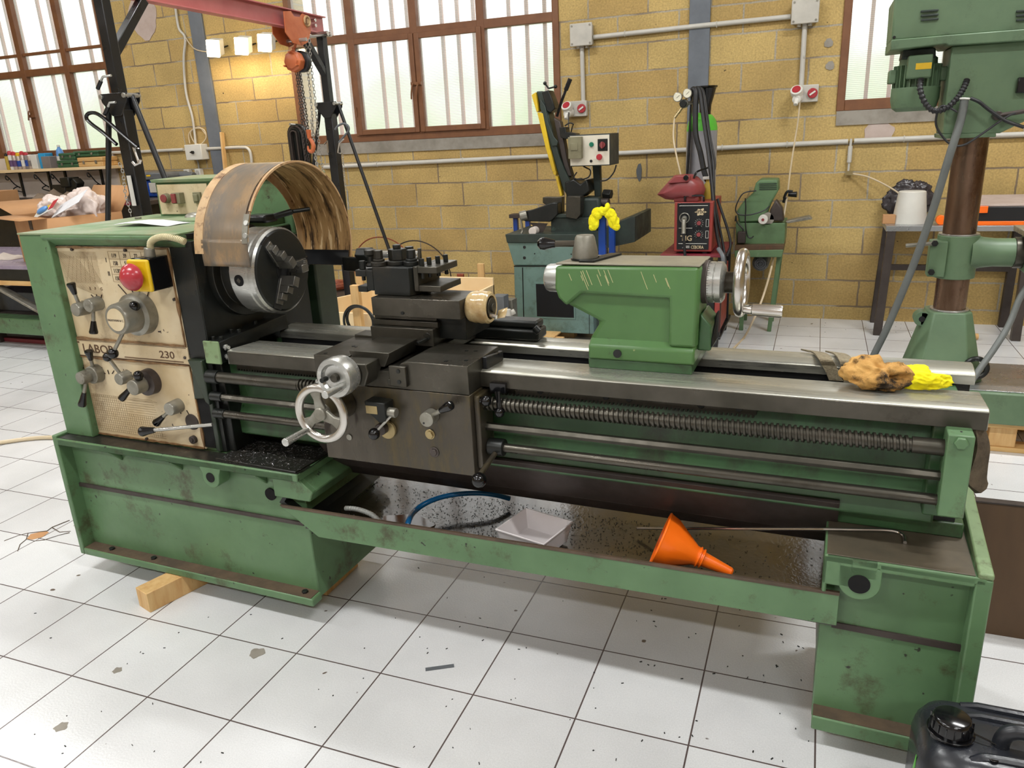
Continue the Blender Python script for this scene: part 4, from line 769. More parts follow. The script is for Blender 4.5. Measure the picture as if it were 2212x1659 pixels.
for an in (100, 215, 335):
    e = Vector((cos(radians(an)), 0, sin(radians(an)))); q = Vector((-e.z, 0, e.x))
    m = M(); A = c2+e*.012; B2 = c2+e*.068
    m.prism([((A+q*.018).x, (A+q*.018).z), ((A+e*.028+q*.012).x, (A+e*.028+q*.012).z), ((B2+q*.02).x, (B2+q*.02).z), ((B2-q*.02).x, (B2-q*.02).z), ((A+e*.028-q*.012).x, (A+e*.028-q*.012).z), ((A-q*.018).x, (A-q*.018).z)], 'y', c2.y-.004, c2.y+.008)
    P('spoke', m, 'alu', .003, w2_)
hb = c2+Vector((-.048, -.005, -.05)); P('crank_handle', M().cyl(hb, hb+Vector((0, -.012, 0)), .006, n=12).cyl(hb+Vector((0, -.01, 0)), hb+Vector((0, -.10, 0)), .0085, .0115, 20), 'steel', .001, w2_)
# apron controls
bx = P('feed_selector_block', M().prism([(.318, .83), (.383, .828), (.381, .775), (.362, .768), (.322, .80)], 'y', -.045, 0), 'dark', .003)
P('brass_plate', M().box(.322, .358, -.0465, -.045, .795, .818), 'brass', .0005, bx)
kb = P('pivot_drum', M().cyl((.375, -.025, .798), (.405, -.025, .796), .0135, n=24), 'alu', .002); P('arm', M().cyl((.392, -.03, .79), (.355, -.06, .748), .0035, n=10), 'steel', 0, kb); P('grip', M().sph((.352, -.063, .744), .0165, 22), 'blackp', 0, kb)
fl_ = P('selector_flange', M().cyl((.352, 0, .752), (.352, -.006, .752), .017, n=24).cyl((.358, 0, .735), (.358, -.01, .735), .026, n=28), 'brass', .001); P('knob_core', M().cyl((.348, 0, .742), (.348, -.03, .742), .017, n=24), 'darkst', .002, fl_)
k6 = P('half_nut_lever', M().cyl((.502, 0, .79), (.502, -.035, .79), .021, .0205, 28), 'alu', .001); P('arm', M().cyl((.515, -.02, .80), (.553, -.03, .823), .006, .0065, 14), 'alu', 0, k6); P('grip', M().rev((.545, -.028, .818), (.585, -.038, .842), [(0, .008), (.006, .0095), (.034, .0135), (.044, .012), (.047, .005)], 20), 'blackp', 0, k6)
P('pin_hole', M().cyl((.494, -.035, .78), (.494, -.036, .78), .003, n=10), 'black', 0, k6)
P('apron_bolt', M().hexa((.491, 0, .733), (.491, -.008, .733), .011).cyl((.49, 0, .734), (.49, -.002, .734), .015), 'brass', .001, ap); P('apron_bolt', M().hexa((.498, 0, .682), (.498, -.006, .682), .0105).cyl((.498, 0, .682), (.498, -.002, .682), .015), 'darkst', .001, ap); P('apron_screw', M().cyl((.222, 0, .695), (.222, -.002, .695), .009, n=16), 'alu', 0, ap)
P('lock_lever', M().cyl((.62, .03, .835), (.65, .03, .838), .008, n=10).sph((.655, .022, .838), .0145, 18), 'blackp', 0)
P('lock_lever', M().cyl((.66, .075, .86), (.68, .045, .83), .006, n=10).sph((.684, .04, .803), .0145, 18).cyl((.682, .045, .86), (.684, .04, .81), .005, n=10).box(.65, .695, .06, .085, .85, .875), 'blackp', 0)
sl_ = P('spindle_control_lever', M().cyl((.64, V0, Z3), (.685, V0, Z3), .024, n=24), 'dark', .002); P('arm', M().cyl((.665, .045, .685), (.658, -.045, .657), .0075, n=12), 'oil', 0, sl_); P('grip', M().sph((.66, -.06, .647), .0205, 24), 'blackp', 0, sl_)
# ---- block behind the cross slide (taper attachment)
P('rear_block', M().box(.44, .66, .40, .48, .90, .935).box(.44, .655, .41, .47, .935, .96), 'dark', .008); P('block_bolt', M().cyl((.65, .40, .945), (.665, .40, .93), .012, n=14), 'dark', .002)
# ---- tailstock
def tpr(pts, v0, v1, mat='green_scr', b=.006, **k): return P('tailstock_body', M().prism(pts, 'y', v0, v1), mat, b, **k)
body = [(.792, 1.168), (1.168, 1.174), (1.166, .955), (.885, .950), (.885, .975), (.912, 1.022), (.83, 1.06), (.80, 1.085), (.790, 1.11)]
tl = tpr([(.80, 1.170), (1.172, 1.174), (1.168, .96), (.888, .955), (.888, .978), (.915, 1.022), (.83, 1.062), (.806, 1.085), (.797, 1.11)], .20, .34, b=.012)
# recess drawn as a stepped relief: raised frame around a sunk field
P('relief_frame', M().prism([(.80, 1.170), (1.171, 1.174), (1.168, .97), (1.10, .97), (1.10, 1.095), (.87, 1.10), (.828, 1.064), (.806, 1.085), (.797, 1.11)], 'y', .183, .20), 'green_scr', .008, tl)
P('tailstock_foot', M().prism([(.18, .925), (.18, .962), (.20, .978), (.42, .978), (.42, .925)], 'x', .888, 1.166), 'green_scr', .006, tl)
P('tailstock_sole', M().prism([(.19, .897), (.185, .925), (.43, .925), (.43, .90)], 'x', .886, 1.16), 'green_dirty', .003, tl)
P('foot_bolt', M().cyl((.968, .18, .945), (.968, .176, .945), .011, n=20), 'black', 0, tl)
P('top_deck', M().prism([(.80, .188), (.83, .33), (1.175, .335), (1.172, .188)], 'z', 1.1735, 1.178), 'worntop', .002, tl)
P('oil_tray_strip', M().prism([(.86, .20), (.90, .20), (.94, .33), (.91, .33)], 'z', 1.178, 1.184), 'dark', .001, tl)
random.seed(9)
for i in range(16):
    u = random.choice((random.uniform(.83, .95), random.uniform(1.02, 1.10))); z = 1.165-random.random()*.02; L_ = random.uniform(.012, .05); P('scratch', M().bar((u, .1825, z), (u+L_*.4, .1825, z-L_), .0009, .0012), 'scratch', 0, tl, smooth=0)
tq = P('tailstock_quill', M().rev((.80, *AX), (.745, *AX), [(0, .040), (.045, .038), (.052, .035), (.055, .030)], 40), 'steel', 0); 
P('morse_bore', M().cyl((.746, *AX), (.7435, *AX), .018, n=24), 'black', 0, tq)
P('rear_web', M().prism([(1.166, .955), (1.20, .955), (1.20, 1.02), (1.172, 1.05)], 'y', .22, .34), 'green_dirty', .004, tl)
P('web_hole', M().prism([(.225, .965), (.335, .965), (.335, 1.035), (.30, 1.035), (.225, .985)], 'x', 1.199, 1.2025), 'void', 0, tl)
P('quill_collar', M().cyl((1.160, *AX), (1.184, *AX), .055, n=48), 'darkst', .003, tl)
td_ = P('tailstock_dial', M().rev((1.180, *AX), (1.224, *AX), [(0, .052), (.018, .052), (.019, .049), (.021, .049), (.022, .052), (.036, .052), (.042, .044), (.044, .03)], 60), 'steel', 0)
m = M()
for i in range(50):
    an = 2*pi*i/50; L_ = .010 if i % 5 == 0 else .006; e = Vector((0, cos(an), sin(an))); m.bar(Vector((1.182, *AX))+e*.0522, Vector((1.182+L_, *AX))+e*.0522, .0008, .0006)
P('graduation', m, 'inkd', 0, td_, smooth=0)
P('wheel_shaft', M().cyl((1.22, *AX), (1.255, *AX), .027, n=30), 'steeld', .002)
tw = P('tailstock_handwheel', M().torus((1.263, *AX), (1, 0, 0), .0725, .0135, 72, 16, sq=.95), 'chrome', 0)
P('wheel_disc', M().rev((1.248, *AX), (1.262, *AX), [(0, .028), (.004, .069), (.009, .069), (.010, .03), (.014, .022)], 48), 'alu', 0, tw)
P('crank_handle', M().rev((1.272, .228, 1.066), (1.367, .228, 1.063), [(0, .008), (.004, .0105), (.022, .0125), (.024, .0145), (.088, .0155), (.094, .014)], 28), 'chrome', 0, tw)
lv = P('clamp_lever_hub', M().rev((.862, .25, 1.178), (.862, .25, 1.242), [(0, .034), (.02, .034), (.058, .026), (.064, .0225)], 36), 'alu', 0)
P('clamp_base', M().cyl((.862, .25, 1.176), (.862, .25, 1.184), .038, n=30), 'dark', .001, lv)
P('arm', M().cyl((.845, .245, 1.220), (.775, .23, 1.221), .0085, .0085, 16), 'oil', 0, lv); P('grip', M().rev((.785, .232, 1.221), (.745, .225, 1.222), [(0, .010), (.008, .012), (.028, .017), (.04, .0155), (.047, .008)], 24), 'blackp', 0, lv)
# ---- spindle knob on apron left
P('oil_nipple', M().cyl((.13, .02, .85), (.115, .02, .85), .006, n=10), 'steel', .001)
# ================================================================== GANTRY CRANE
RX, RY, LX, LY = -3.46, 5.2, -3.385, 3.2
gx = lambda y: RX+(LX-RX)*(RY-y)/(RY-LY)
gc = thing('gantry_crane', (-3.42, 4.2, 0), 'black steel gantry crane with red overhead beam and braced posts', 'gantry crane')
def Q(par, name, m, mat, bev=.002, **k): return obj(name, m, MT[mat], par, bev, **k)
BZ = 2.27
m = M(); yA, yB = 5.27, 2.6; xa, xb = gx(yA)-.02, gx(yB)-.02
for (w, z0, z1) in ((.064, BZ, BZ+.008), (.006, BZ+.008, BZ+.112), (.064, BZ+.112, BZ+.12)):
    m.bar((xa, yA, (z0+z1)/2), (xb, yB, (z0+z1)/2), z1-z0 if False else w, z1-z0)
beam = Q(gc, 'beam', m, 'pink', .001)
for (X, Y, sgn) in ((RX, RY, -1), (LX, LY, 1)):
    Q(gc, 'post', M().bar((X, Y, .1), (X, Y, 1.72), .07, .07), 'black', .004)
    Q(gc, 'inner_post', M().bar((X, Y, 1.7), (X, Y, BZ), .055, .055), 'black', .003)
    Q(gc, 'knee_brace', M().bar((X, Y, 1.98), (gx(Y+sgn*.28), Y+sgn*.28, BZ), .045, .045), 'black', .003)
    Q(gc, 'ear_plate', M().prism([(X-.09, 1.80), (X+.09, 1.80), (X+.085, 1.76), (X+.03, 1.69), (X-.03, 1.69), (X-.085, 1.76)], 'y', Y-.045, Y-.037).prism([(X-.09, 1.80), (X+.09, 1.80), (X+.085, 1.76), (X+.03, 1.69), (X-.03, 1.69), (X-.085, 1.76)], 'y', Y+.037, Y+.045), 'black', .002)
    for s in (-1, 1):
        b_ = Q(gc, 'side_brace', M().cyl((X+s*.078, Y, 1.785), (X+s*.56, Y, .14), .013 if Y == RY else .0145, n=14), 'black', 0)
        Q(gc, 'pivot_bolt', M().cyl((X+s*.078, Y-.055, 1.785), (X+s*.078, Y+.05, 1.785), .012, n=12), 'steel', .001)
    Q(gc, 'base_beam', M().box(X-.62, X+.62, Y-.04, Y+.04, .08, .16), 'black', .004)
    for s in (-1, 1):
        w_ = Q(gc, 'caster', M().cyl((X+s*.55, Y-.02, .045), (X+s*.55, Y+.02, .045), .045, n=24), 'rub', .004)
        Q(gc, 'caster_fork', M().box(X+s*.55-.03, X+s*.55+.03, Y-.03, Y-.022, .04, .085).box(X+s*.55-.03, X+s*.55+.03, Y+.022, Y+.03, .04, .085), 'steeld', 0, par=None) if False else None
# head plate, bolts at the right end
Q(gc, 'head_plate', M().prism([(5.02, BZ-.0), (5.28, BZ), (5.28, BZ+.01), (5.13, BZ+.115), (5.02, BZ+.115)], 'x', RX-.035, RX-.029), 'slate', .001)
Q(gc, 'cross_pin', M().cyl((RX-.11, 5.14, BZ-.012), (RX+.10, 5.14, BZ-.012), .017, n=16).cyl((RX-.09, 5.22, BZ-.005), (RX+.06, 5.24, BZ-.005), .017, n=16), 'chrome', .001)
for z in (BZ+.08, BZ+.045): Q(gc, 'bolt', M().hexa((RX-.02, 5.12, z), (RX+.02, 5.12, z), .013), 'chrome', .001)
# height adjusting handles
hl = [W(u, v, y=3.12) for u, v in ((298, 318), (262, 288), (225, 256), (205, 244), (190, 246), (187, 256), (198, 268), (222, 286), (252, 312))]
Q(gc, 'pull_handle', M().tube(catmull(hl, 5), .0095, 10), 'blackp', 0)
for (a, b, c) in (((240, 163), (222, 166), (211, 192)), ((250, 221), (237, 222), (226, 248))):
    p = [W(u, v, y=3.13) for u, v in (a, b, c)]; h = Q(gc, 'locking_pin', M().tube([p[0], p[1], p[1].lerp(p[2], .4)], .006, 8), 'steel', 0); Q(gc, 'pin_grip', M().cyl(p[1].lerp(p[2], .35), p[2], .010, n=10), 'blackp', 0, label=None)
Q(gc, 'clamp', M().tube([W(u, v, y=3.12) for u, v in ((281, 304), (299, 322), (288, 318), (300, 352))], .006, 8).tube([W(u, v, y=3.12) for u, v in ((286, 350), (292, 357), (302, 352), (304, 345))], .007, 8), 'chrome', 0)
Q(gc, 'sticker', M().obox(W(284, 412, y=3.155), (.028, .003, .155)), 'white', 0)
hl = [W(u, v, y=5.12) for u, v in ((724, 280), (730, 272), (742, 267), (752, 272), (753, 282), (745, 292), (732, 308))]
Q(gc, 'pull_handle', M().tube(catmull(hl, 4), .008, 8), 'slate', 0)
Q(gc, 'clamp', M().tube([W(u, v, y=5.12) for u, v in ((742, 300), (733, 310), (730, 330), (738, 332))], .007, 8), 'chrome', 0)
Q(gc, 'clamp', M().tube([W(u, v, y=5.12) for u, v in ((700, 312), (707, 304), (709, 330))], .007, 8), 'chrome', 0)
def chain(name, pts, par, mat, ln=.03, r=.0026, w=.0085):
    P_ = catmull(pts, 8); L = [0]
    for i in range(1, len(P_)): L.append(L[-1]+(P_[i]-P_[i-1]).length)
    m = M(); n_ = int(L[-1]/(ln*.74)); j = 0
    for k in range(n_):
        s = (k+.5)*L[-1]/n_
        while L[j+1] < s: j += 1
        f = (s-L[j])/(L[j+1]-L[j]+1e-9); p = P_[j].lerp(P_[j+1], f); t = (P_[j+1]-P_[j]).normalized()
        g = Vector((0, 1, 0)) if abs(t.y) < .9 else Vector((1, 0, 0)); a_ = g.cross(t).normalized(); b_ = t.cross(a_)
        q = (a_+b_).normalized() if k % 2 else (a_-b_).normalized()
        m.tube([p+t*(ln/2*x_)+q*(w*y_) for x_, y_ in ((-1, 0), (-.7, .8), (0, 1), (.7, .8), (1, 0), (.7, -.8), (0, -1), (-.7, -.8))], r, 5, closed=True)
    if par is None: return obj(name, m, MT[mat])
    return obj(name, m, MT[mat], par)
chain('safety_chain', [W(u, v, y=3.1) for u, v in ((258, 352), (266, 375), (271, 420), (280, 452), (283, 466))], gc, 'steel', .022, .002, .006)
chain('safety_chain', [W(u, v, y=5.1) for u, v in ((740, 335), (742, 360), (746, 400), (749, 412))], gc, 'steel', .022, .002, .006)
Q(gc, 'pin_on_chain', M().cyl(W(750, 412, y=5.1), W(753, 453, y=5.1), .007, n=10), 'steel', 0)
# ---- chain hoist on its trolley
hx, hy = W(640, 80, y=4.78).x, 4.78
ht = thing('chain_hoist', (hx, hy, 1.1), 'orange hand chain hoist hanging from the red gantry beam', 'chain hoist')
tx = gx(4.86)-.02
for s in (-1, 1):
    pl = [(4.72, BZ+.09), (4.80, BZ+.10), (4.83, BZ+.07), (4.90, BZ+.075), (4.93, BZ+.10), (5.0, BZ+.09), (5.01, BZ+.0), (4.96, BZ-.08), (4.88, BZ-.11), (4.78, BZ-.1), (4.71, BZ-.04)]
    q = Q(ht, 'trolley_plate', M().prism(pl, 'x', tx+s*.052-.003, tx+s*.052+.003), 'orange', .001)
    for y in (4.77, 4.95): Q(ht, 'wheel', M().cyl((tx+s*.012, y, BZ+.035), (tx+s*.046, y, BZ+.035), .032, n=20), 'steeld', .002, par=None) if False else None
Q(ht, 'bearing_ring', M().torus((tx+.058, 4.97, BZ+.055), (1, 0, 0), .030, .009, 24, 8).cyl((tx+.05, 4.97, BZ+.055), (tx+.062, 4.97, BZ+.055), .018, n=16), 'guardrim', 0)
Q(ht, 'cross_bar', M().cyl((tx-.11, 4.86, BZ-.075), (tx+.11, 4.86, BZ-.075), .012, n=14), 'steel', 0)
hc = W(637, 133, y=4.86)
Q(ht, 'top_hook', M().tube(catmull([hc+Vector((0, 0, .08)), hc+Vector((.02, 0, .10)), hc+Vector((.022, 0, .135)), hc+Vector((0, 0, .155)), hc+Vector((-.02, 0, .135)), hc+Vector((-.016, 0, .11))], 5), .009, 8).cyl(hc+Vector((0, 0, .05)), hc+Vector((0, 0, .09)), .012, n=12), 'orange', 0)
q = Q(ht, 'hoist_body', M().rev(hc+Vector((0, -.055, 0)), hc+Vector((0, .03, 0)), [(0, .035), (.006, .050), (.02, .058), (.024, .07), (.05, .074), (.085, .066)], 8), 'orange', .004)
Q(ht, 'hand_wheel_cover', M().rev(hc+Vector((.02, .03, 0)), hc+Vector((.02, .075, 0)), [(0, .06), (.005, .072), (.04, .07), (.045, .05)], 28), 'black', .002)
for i in range(3):
    e = radians(90+120*i); Q(ht, 'cover_bolt', M().cyl(hc+Vector((.056*cos(e), -.062, .056*sin(e))), hc+Vector((.056*cos(e), -.03, .056*sin(e))), .007, n=8), 'orange', 0)
def wp(l, y): return [W(u, v, y=y) for u, v in l]
chain('load_chain', wp(((648, 158), (655, 200), (661, 240), (666, 284)), 4.86), ht, 'steeld', .026, .0028, .007)
chain('hand_chain', wp(((640, 156), (645, 200), (651, 250), (655, 300), (662, 350)), 4.90), ht, 'darkst', .026, .0026, .008)
chain('hand_chain', wp(((645, 156), (650, 200), (656, 250), (663, 300), (668, 352)), 4.90), ht, 'darkst', .026, .0026, .008)
chain('hand_chain', wp(((660, 85), (665, 150), (672, 220), (678, 300), (684, 350), (692, 375)), 4.94), ht, 'steel', .028, .0026, .008)
chain('hand_chain', wp(((668, 85), (673, 150), (681, 220), (688, 300), (696, 360), (698, 385)), 4.94), ht, 'steel', .028, .0026, .008)
chain('hand_chain', wp(((672, 260), (677, 300), (682, 345), (688, 370)), 4.97), ht, 'steel', .028, .0026, .008)
hk = W(668, 296, y=4.86)
Q(ht, 'load_hook', M().cyl(hk+Vector((0, 0, .05)), hk+Vector((0, 0, -.01)), .018, .014, 14).tube(catmull([hk+Vector((0, 0, -.01)), hk+Vector((.02, 0, -.035)), hk+Vector((.026, 0, -.07)), hk+Vector((.008, 0, -.1)), hk+Vector((-.018, 0, -.09)), hk+Vector((-.02, 0, -.06))], 5), [.012, .012, .013, .014, .014, .015, .015, .015, .015, .016, .016, .016, .016, .016, .015, .015, .014, .013, .012, .011, .010, .009, .008, .007, .006, .005][:26], 10), 'orange', 0)
# bottom ends of chains seen below the guard
chain('hanging_chain', wp(((676, 560), (679, 600), (679, 655)), 4.6), None, 'steel', .03, .003, .008); tag(bpy.context.scene.collection.objects[-1], 'thin steel chain hanging behind the chuck, left of two', 'chain')
chain('hanging_chain', wp(((690, 560), (689, 610), (687, 652)), 4.62), None, 'steel', .03, .003, .008); tag(bpy.context.scene.collection.objects[-1], 'thin steel chain hanging behind the chuck, nearer the red board', 'chain')
# ---- black slings on a wall peg
t = thing('lifting_slings', (W(640, 310, y=6.3).x, 6.4, W(640, 350, y=6.3).z), 'bundle of dark brown webbing slings hung in a long loop on the wall', 'slings')
c = W(636, 300, y=6.28); hw_, top = .085, W(640, 268, y=6.28).z
for i, (w_, dy, mt) in enumerate(((.095, 0, 'dark'), (.075, -.02, 'darkst'), (.055, -.035, 'dark'), (.035, -.05, 'darkst'))):
    pts = [Vector((c.x-w_, 6.34+dy, top-.75))]+[Vector((c.x+w_*cos(pi-pi*k/10), 6.34+dy, top-.09+.09*sin(pi*k/10)*(w_/.095))) for k in range(11)]+[Vector((c.x+w_, 6.34+dy, top-.75))]
    Q(t, 'sling', M().ribbon(pts, (0, .05, 0), .012), mt, .001)
Q(t, 'sling_bundle', M().prism([(c.x-.075+.075*(1-cos(pi*k/10)), top-.10+.09*sin(pi*k/10)) for k in range(11)]+[(c.x+.09, top-.8), (c.x-.09, top-.8)], 'y', 6.30, 6.35), 'dark', .015); Q(t, 'peg', M().cyl((c.x, 6.4, top-.01), (c.x, 6.24, top), .012, n=10), 'steel', 0)
# plank leaning on the wall
a_ = W(473, 286, y=6.33); tag(obj('leaning_board', M().bar((a_.x, 6.37, a_.z), (a_.x+.02, 6.2, .0), .045, .018), MT['wood'], None, .001), 'narrow pine board leaning on the wall right of the grey column', 'board')
# ================================================================== LEFT SIDE: shelf, benches
sh = thing('wall_shelf', (-7.9, 6.4, 1.35), 'long pale wall shelf on black scroll brackets under the left window', 'shelf')
Q(sh, 'board', M().box(-9.6, -6.87, 6.17, 6.4, 1.365, 1.395), 'ply', .003)
for u in (48, 110, 146, 224):
    x = W(u, 385, y=6.38).x; m = M().box(x-.012, x+.012, 6.35, 6.37, 1.10, 1.365).box(x-.008, x+.008, 6.20, 6.39, 1.355, 1.365)
    m.tube(catmull([(x, 6.365, 1.14)]+[(x, 6.30-.05*cos(k*.9)*(1-k/9), 1.18+.03*sin(k*.9)) for k in range(4)]+[(x, 6.27, 1.24), (x, 6.22, 1.31), (x, 6.19, 1.335), (x, 6.185, 1.30), (x, 6.21, 1.29), (x, 6.215, 1.315)], 4), .006, 6)
    m.cyl((x, 6.385, 1.075), (x, 6.385, 1.10), .004, .012, 8); Q(sh, 'bracket', m, 'black', 0)
def sx_(u): return W(u, 362, y=6.28).x
ZB = 1.395
def shcan(u, h, r, body, cap, caph, label, band=None):
    x = sx_(u); t = thing('spray_can', (x, 6.27, ZB), label, 'spray can', 'cans on the wall shelf')
    Q(t, 'can', M().rev((x, 6.27, ZB), (x, 6.27, ZB+h), [(0, r*.95), (.004, r), (h-.02, r), (h-.008, r*.8), (h, r*.6)], 20), body, 0)
    if cap: Q(t, 'cap', M().rev((x, 6.27, ZB+h-.012), (x, 6.27, ZB+h-.012+caph), [(0, r*.92), (caph*.7, r*.88), (caph, r*.5)], 20), cap, 0)
    if band: Q(t, 'paper_band', M().cyl((x, 6.27, ZB+h*.2), (x, 6.27, ZB+h*.6), r+.0006, n=20, cap=False), band, 0)
shcan(22, .16, .024, 'canyel', 'black', .03, 'ochre spray can with black top, leftmost on the wall shelf', 'canyel')
shcan(30, .17, .026, 'white', 'canred', .045, 'white and violet can with a red cap, second from left on the shelf', 'violet')
shcan(38, .165, .026, 'can', 'canred', .04, 'pinkish can with red cap between white can and yellow-capped can', 'violet')
shcan(47, .155, .027, 'can', 'label', .035, 'grey can with a yellow cap on the wall shelf', 'blue')
shcan(56, .165, .026, 'can', 'canred', .04, 'grey can with small red cap, right of the yellow-capped can', 'white')
shcan(64, .16, .026, 'tin', 'canred', .028, 'steel can with pink lid on the wall shelf', 'blue')
shcan(71, .15, .027, 'can', 'white', .014, 'bare silver can right of the pink-lidded can', 'tin')
shcan(79, .15, .021, 'redwood', 'dark', .02, 'slim reddish brown bottle left of the blue box', None)
def bxx(name, u0, u1, z0, h, mat, label, cat, y0=6.2, y1=6.34, rz=0, bev=.004):
    x0, x1 = sx_(u0), sx_(u1); return tag(obj(name, M().obox(((x0+x1)/2, (y0+y1)/2, ZB+z0+h/2), (x1-x0, y1-y0, h), (0, 0, rz)), MT[mat], None, bev), label, cat)
bxx('carton', 84, 97, 0, .15, 'white', 'white folded carton tucked left of the blue box on the shelf', 'box')
bxx('carton', 97, 108, 0, .16, 'cyan', 'bright blue carton box standing on the wall shelf', 'box', 6.22, 6.36, .3)
bxx('solvent_tin', 109, 127, 0, .125, 'tin', 'grey square tin with white lettering on the wall shelf', 'tin', 6.19, 6.28)
x = sx_(138); t = thing('plastic_bottle', (x, 6.27, ZB), 'light blue plastic bottle with white cap on the shelf', 'bottle')
Q(t, 'body', M().rev((x, 6.27, ZB), (x, 6.27, ZB+.22), [(0, .036), (.15, .038), (.185, .03), (.205, .015), (.22, .014)], 24), 'lblue', 0); Q(t, 'cap', M().cyl((x, 6.27, ZB+.215), (x, 6.27, ZB+.235), .017, .015, 16), 'white', .001); Q(t, 'paper_label', M().cyl((x, 6.27, ZB+.05), (x, 6.27, ZB+.12), .0385, n=24, cap=False), 'white', 0)
def case(u0, u1, z0, h, label, y0=6.18, y1=6.38, mat='dgreen'):
    x0, x1 = sx_(u0), sx_(u1); t = thing('tool_case', ((x0+x1)/2, 6.27, ZB+z0), label, 'tool case')
    Q(t, 'base', M().box(x0, x1, y0, y1, ZB+z0, ZB+z0+h*.5), mat, .008); Q(t, 'lid', M().box(x0-.003, x1+.003, y0-.003, y1, ZB+z0+h*.52, ZB+z0+h), mat, .01)
    for k in (.25, .75): Q(t, 'latch', M().box(x0+(x1-x0)*k-.012, x0+(x1-x0)*k+.012, y0-.008, y0, ZB+z0+h*.3, ZB+z0+h*.65), 'alu', .001)
case(143, 187, 0, .075, 'dark green plastic tool case at the bottom of the shelf stack')
case(150, 184, .078, .07, 'dark green tool case on top of the lower case beside the blue bottle')
case(178, 232, .10, .06, 'flat dark green case lying across the navy and orange box', y0=6.2)
case(188, 241, 0, .095, 'navy and orange flat case at the right end of the shelf', mat='woodx')
# back bench
bb = thing('workbench', (-8.2, 5.9, 0), 'long back workbench with dark red front edge under the shelf', 'workbench')
Q(bb, 'bench_top', M().box(-10.8, -5.75, 5.5, 6.36, 1.045, 1.085), 'darkst', .004); Q(bb, 'edge_strip', M().box(-10.8, -5.75, 5.485, 5.5, 1.05, 1.08), 'hred', .002); Q(bb, 'drawer_bank', M().box(-10.7, -5.85, 5.6, 6.3, .5, 1.045), 'black', .004)
for x in (-10.6, -8.3, -5.9):
    for y in (5.58, 6.28): Q(bb, 'leg', M().box(x-.03, x+.03, y-.03, y+.03, 0, .5), 'darkst', .002)
tag(obj('cloth_heap', M().grid([[Vector((-7.75+.06*i, 5.75+.05*j, 1.09+.09*max(0, sin(pi*i/12))*sin(pi*j/6)*(.7+.5*sin(i*1.9+j)))) for i in range(13)] for j in range(7)]), MT['cloth'], None, 0, solid=.004), 'heap of taupe cloth lying on the back workbench', 'cloth')
x = W(133, 420, y=6.15).x-.02; t = thing('flat_screen', (x, 6.15, 1.085), 'small black tilted screen on the back bench behind the white bags', 'screen'); Q(t, 'panel', M().obox((x, 6.15, 1.16), (.20, .02, .13), (-.2, 0, 0)), 'black', .004); Q(t, 'stand', M().box(x-.04, x+.04, 6.13, 6.21, 1.085, 1.10), 'black', .002)
x = W(152, 405, y=6.1).x+.06; t = thing('bench_vise', (x, 6.1, 1.085), 'black bench vise on the back bench in front of the white wall', 'vise'); Q(t, 'jaw', M().box(x-.10, x+.03, 6.02, 6.16, 1.20, 1.30), 'dark', .01); Q(t, 'body', M().prism([(x-.08, 1.085), (x+.1, 1.085), (x+.09, 1.19), (x+.12, 1.24), (x+.07, 1.29), (x-.06, 1.2)], 'y', 6.04, 6.14), 'dark', .01)
t = thing('power_unit', (-6.12, 6.05, 1.085), 'blue and grey portable machine behind the black gantry post', 'machine'); 
Q(t, 'cover', M().prism([(-6.35, 1.26), (-6.33, 1.31), (-6.30, 1.325), (-5.86, 1.315), (-5.84, 1.28), (-5.86, 1.245)], 'y', 5.9, 6.2), 'slate', .012); Q(t, 'body', M().box(-6.32, -5.85, 5.93, 6.2, 1.085, 1.25), 'blue', .02); Q(t, 'drum', M().cyl((-6.24, 5.93, 1.165), (-6.24, 5.86, 1.165), .078, n=30), 'blue', .006); Q(t, 'drum_face', M().cyl((-6.24, 5.859, 1.165), (-6.24, 5.855, 1.165), .062, n=30), 'alu', .001); Q(t, 'plate', M().box(-6.11, -5.99, 5.915, 5.93, 1.13, 1.225), 'greybox', .004); Q(t, 'motor', M().cyl((-5.86, 6.1, 1.275), (-5.70, 6.1, 1.265), .04, n=20), 'slate', .004); Q(t, 'warning_label', M().box(-6.10, -6.05, 5.897, 5.9, 1.285, 1.30), 'label', 0)
bxs = W(6, 418, y=5.75); tag(obj('carton', M().box(bxs.x-.25, bxs.x+.03, 5.65, 5.9, 1.085, 1.20), MT['card'], None, .003), 'small open brown carton at the far left on the back bench', 'box')
# front bench
FZ = .700
fb = thing('steel_trestle', (-6.1, 4.6, 0), 'low bench with green machine beam and grey diagonal strut, left of the lathe', 'bench')
Q(fb, 'bench_top', M().box(-8.2, -4.75, 4.22, 5.2, FZ-.03, FZ), 'benchv', .003); Q(fb, 'apron', M().box(-8.2, -4.75, 4.24, 4.30, FZ-.13, FZ-.03), 'dark', .003); Q(fb, 'timber_edge', M().box(-8.2, -4.75, 4.22, 4.26, FZ-.16, FZ-.125), 'woodx', .002)
Q(fb, 'green_beam', M().box(-8.2, -4.75, 4.25, 4.40, .12, .255), 'green', .01); Q(fb, 'lower_shelf', M().box(-8.2, -4.75, 4.4, 5.15, .235, .255), 'darkst', .002)
Q(fb, 'strut', M().bar((-6.35, 4.235, .60), (-5.35, 4.235, .16), .07, .02, roll=pi/2 if False else 0), 'alu', .002)
for x in (-8.1, -6.55, -4.85):
    for y in (4.4, 5.1): Q(fb, 'leg', M().box(x-.035, x+.035, y-.035, y+.035, 0, FZ-.03), 'darkst', .002)
Q(fb, 'floor_rail', M().box(-8.2, -4.75, 4.40, 4.46, 0, .035), 'hred', .003)
t = thing('tool_box', (-5.75, 4.6, .255), 'teal metal tool box on the low shelf, with a cream label', 'tool box'); Q(t, 'box', M().box(-6.0, -5.5, 4.45, 4.8, .255, .45), 'tealbox', .006); Q(t, 'paper_label', M().box(-5.98, -5.86, 4.446, 4.45, .29, .34), 'panel', 0)
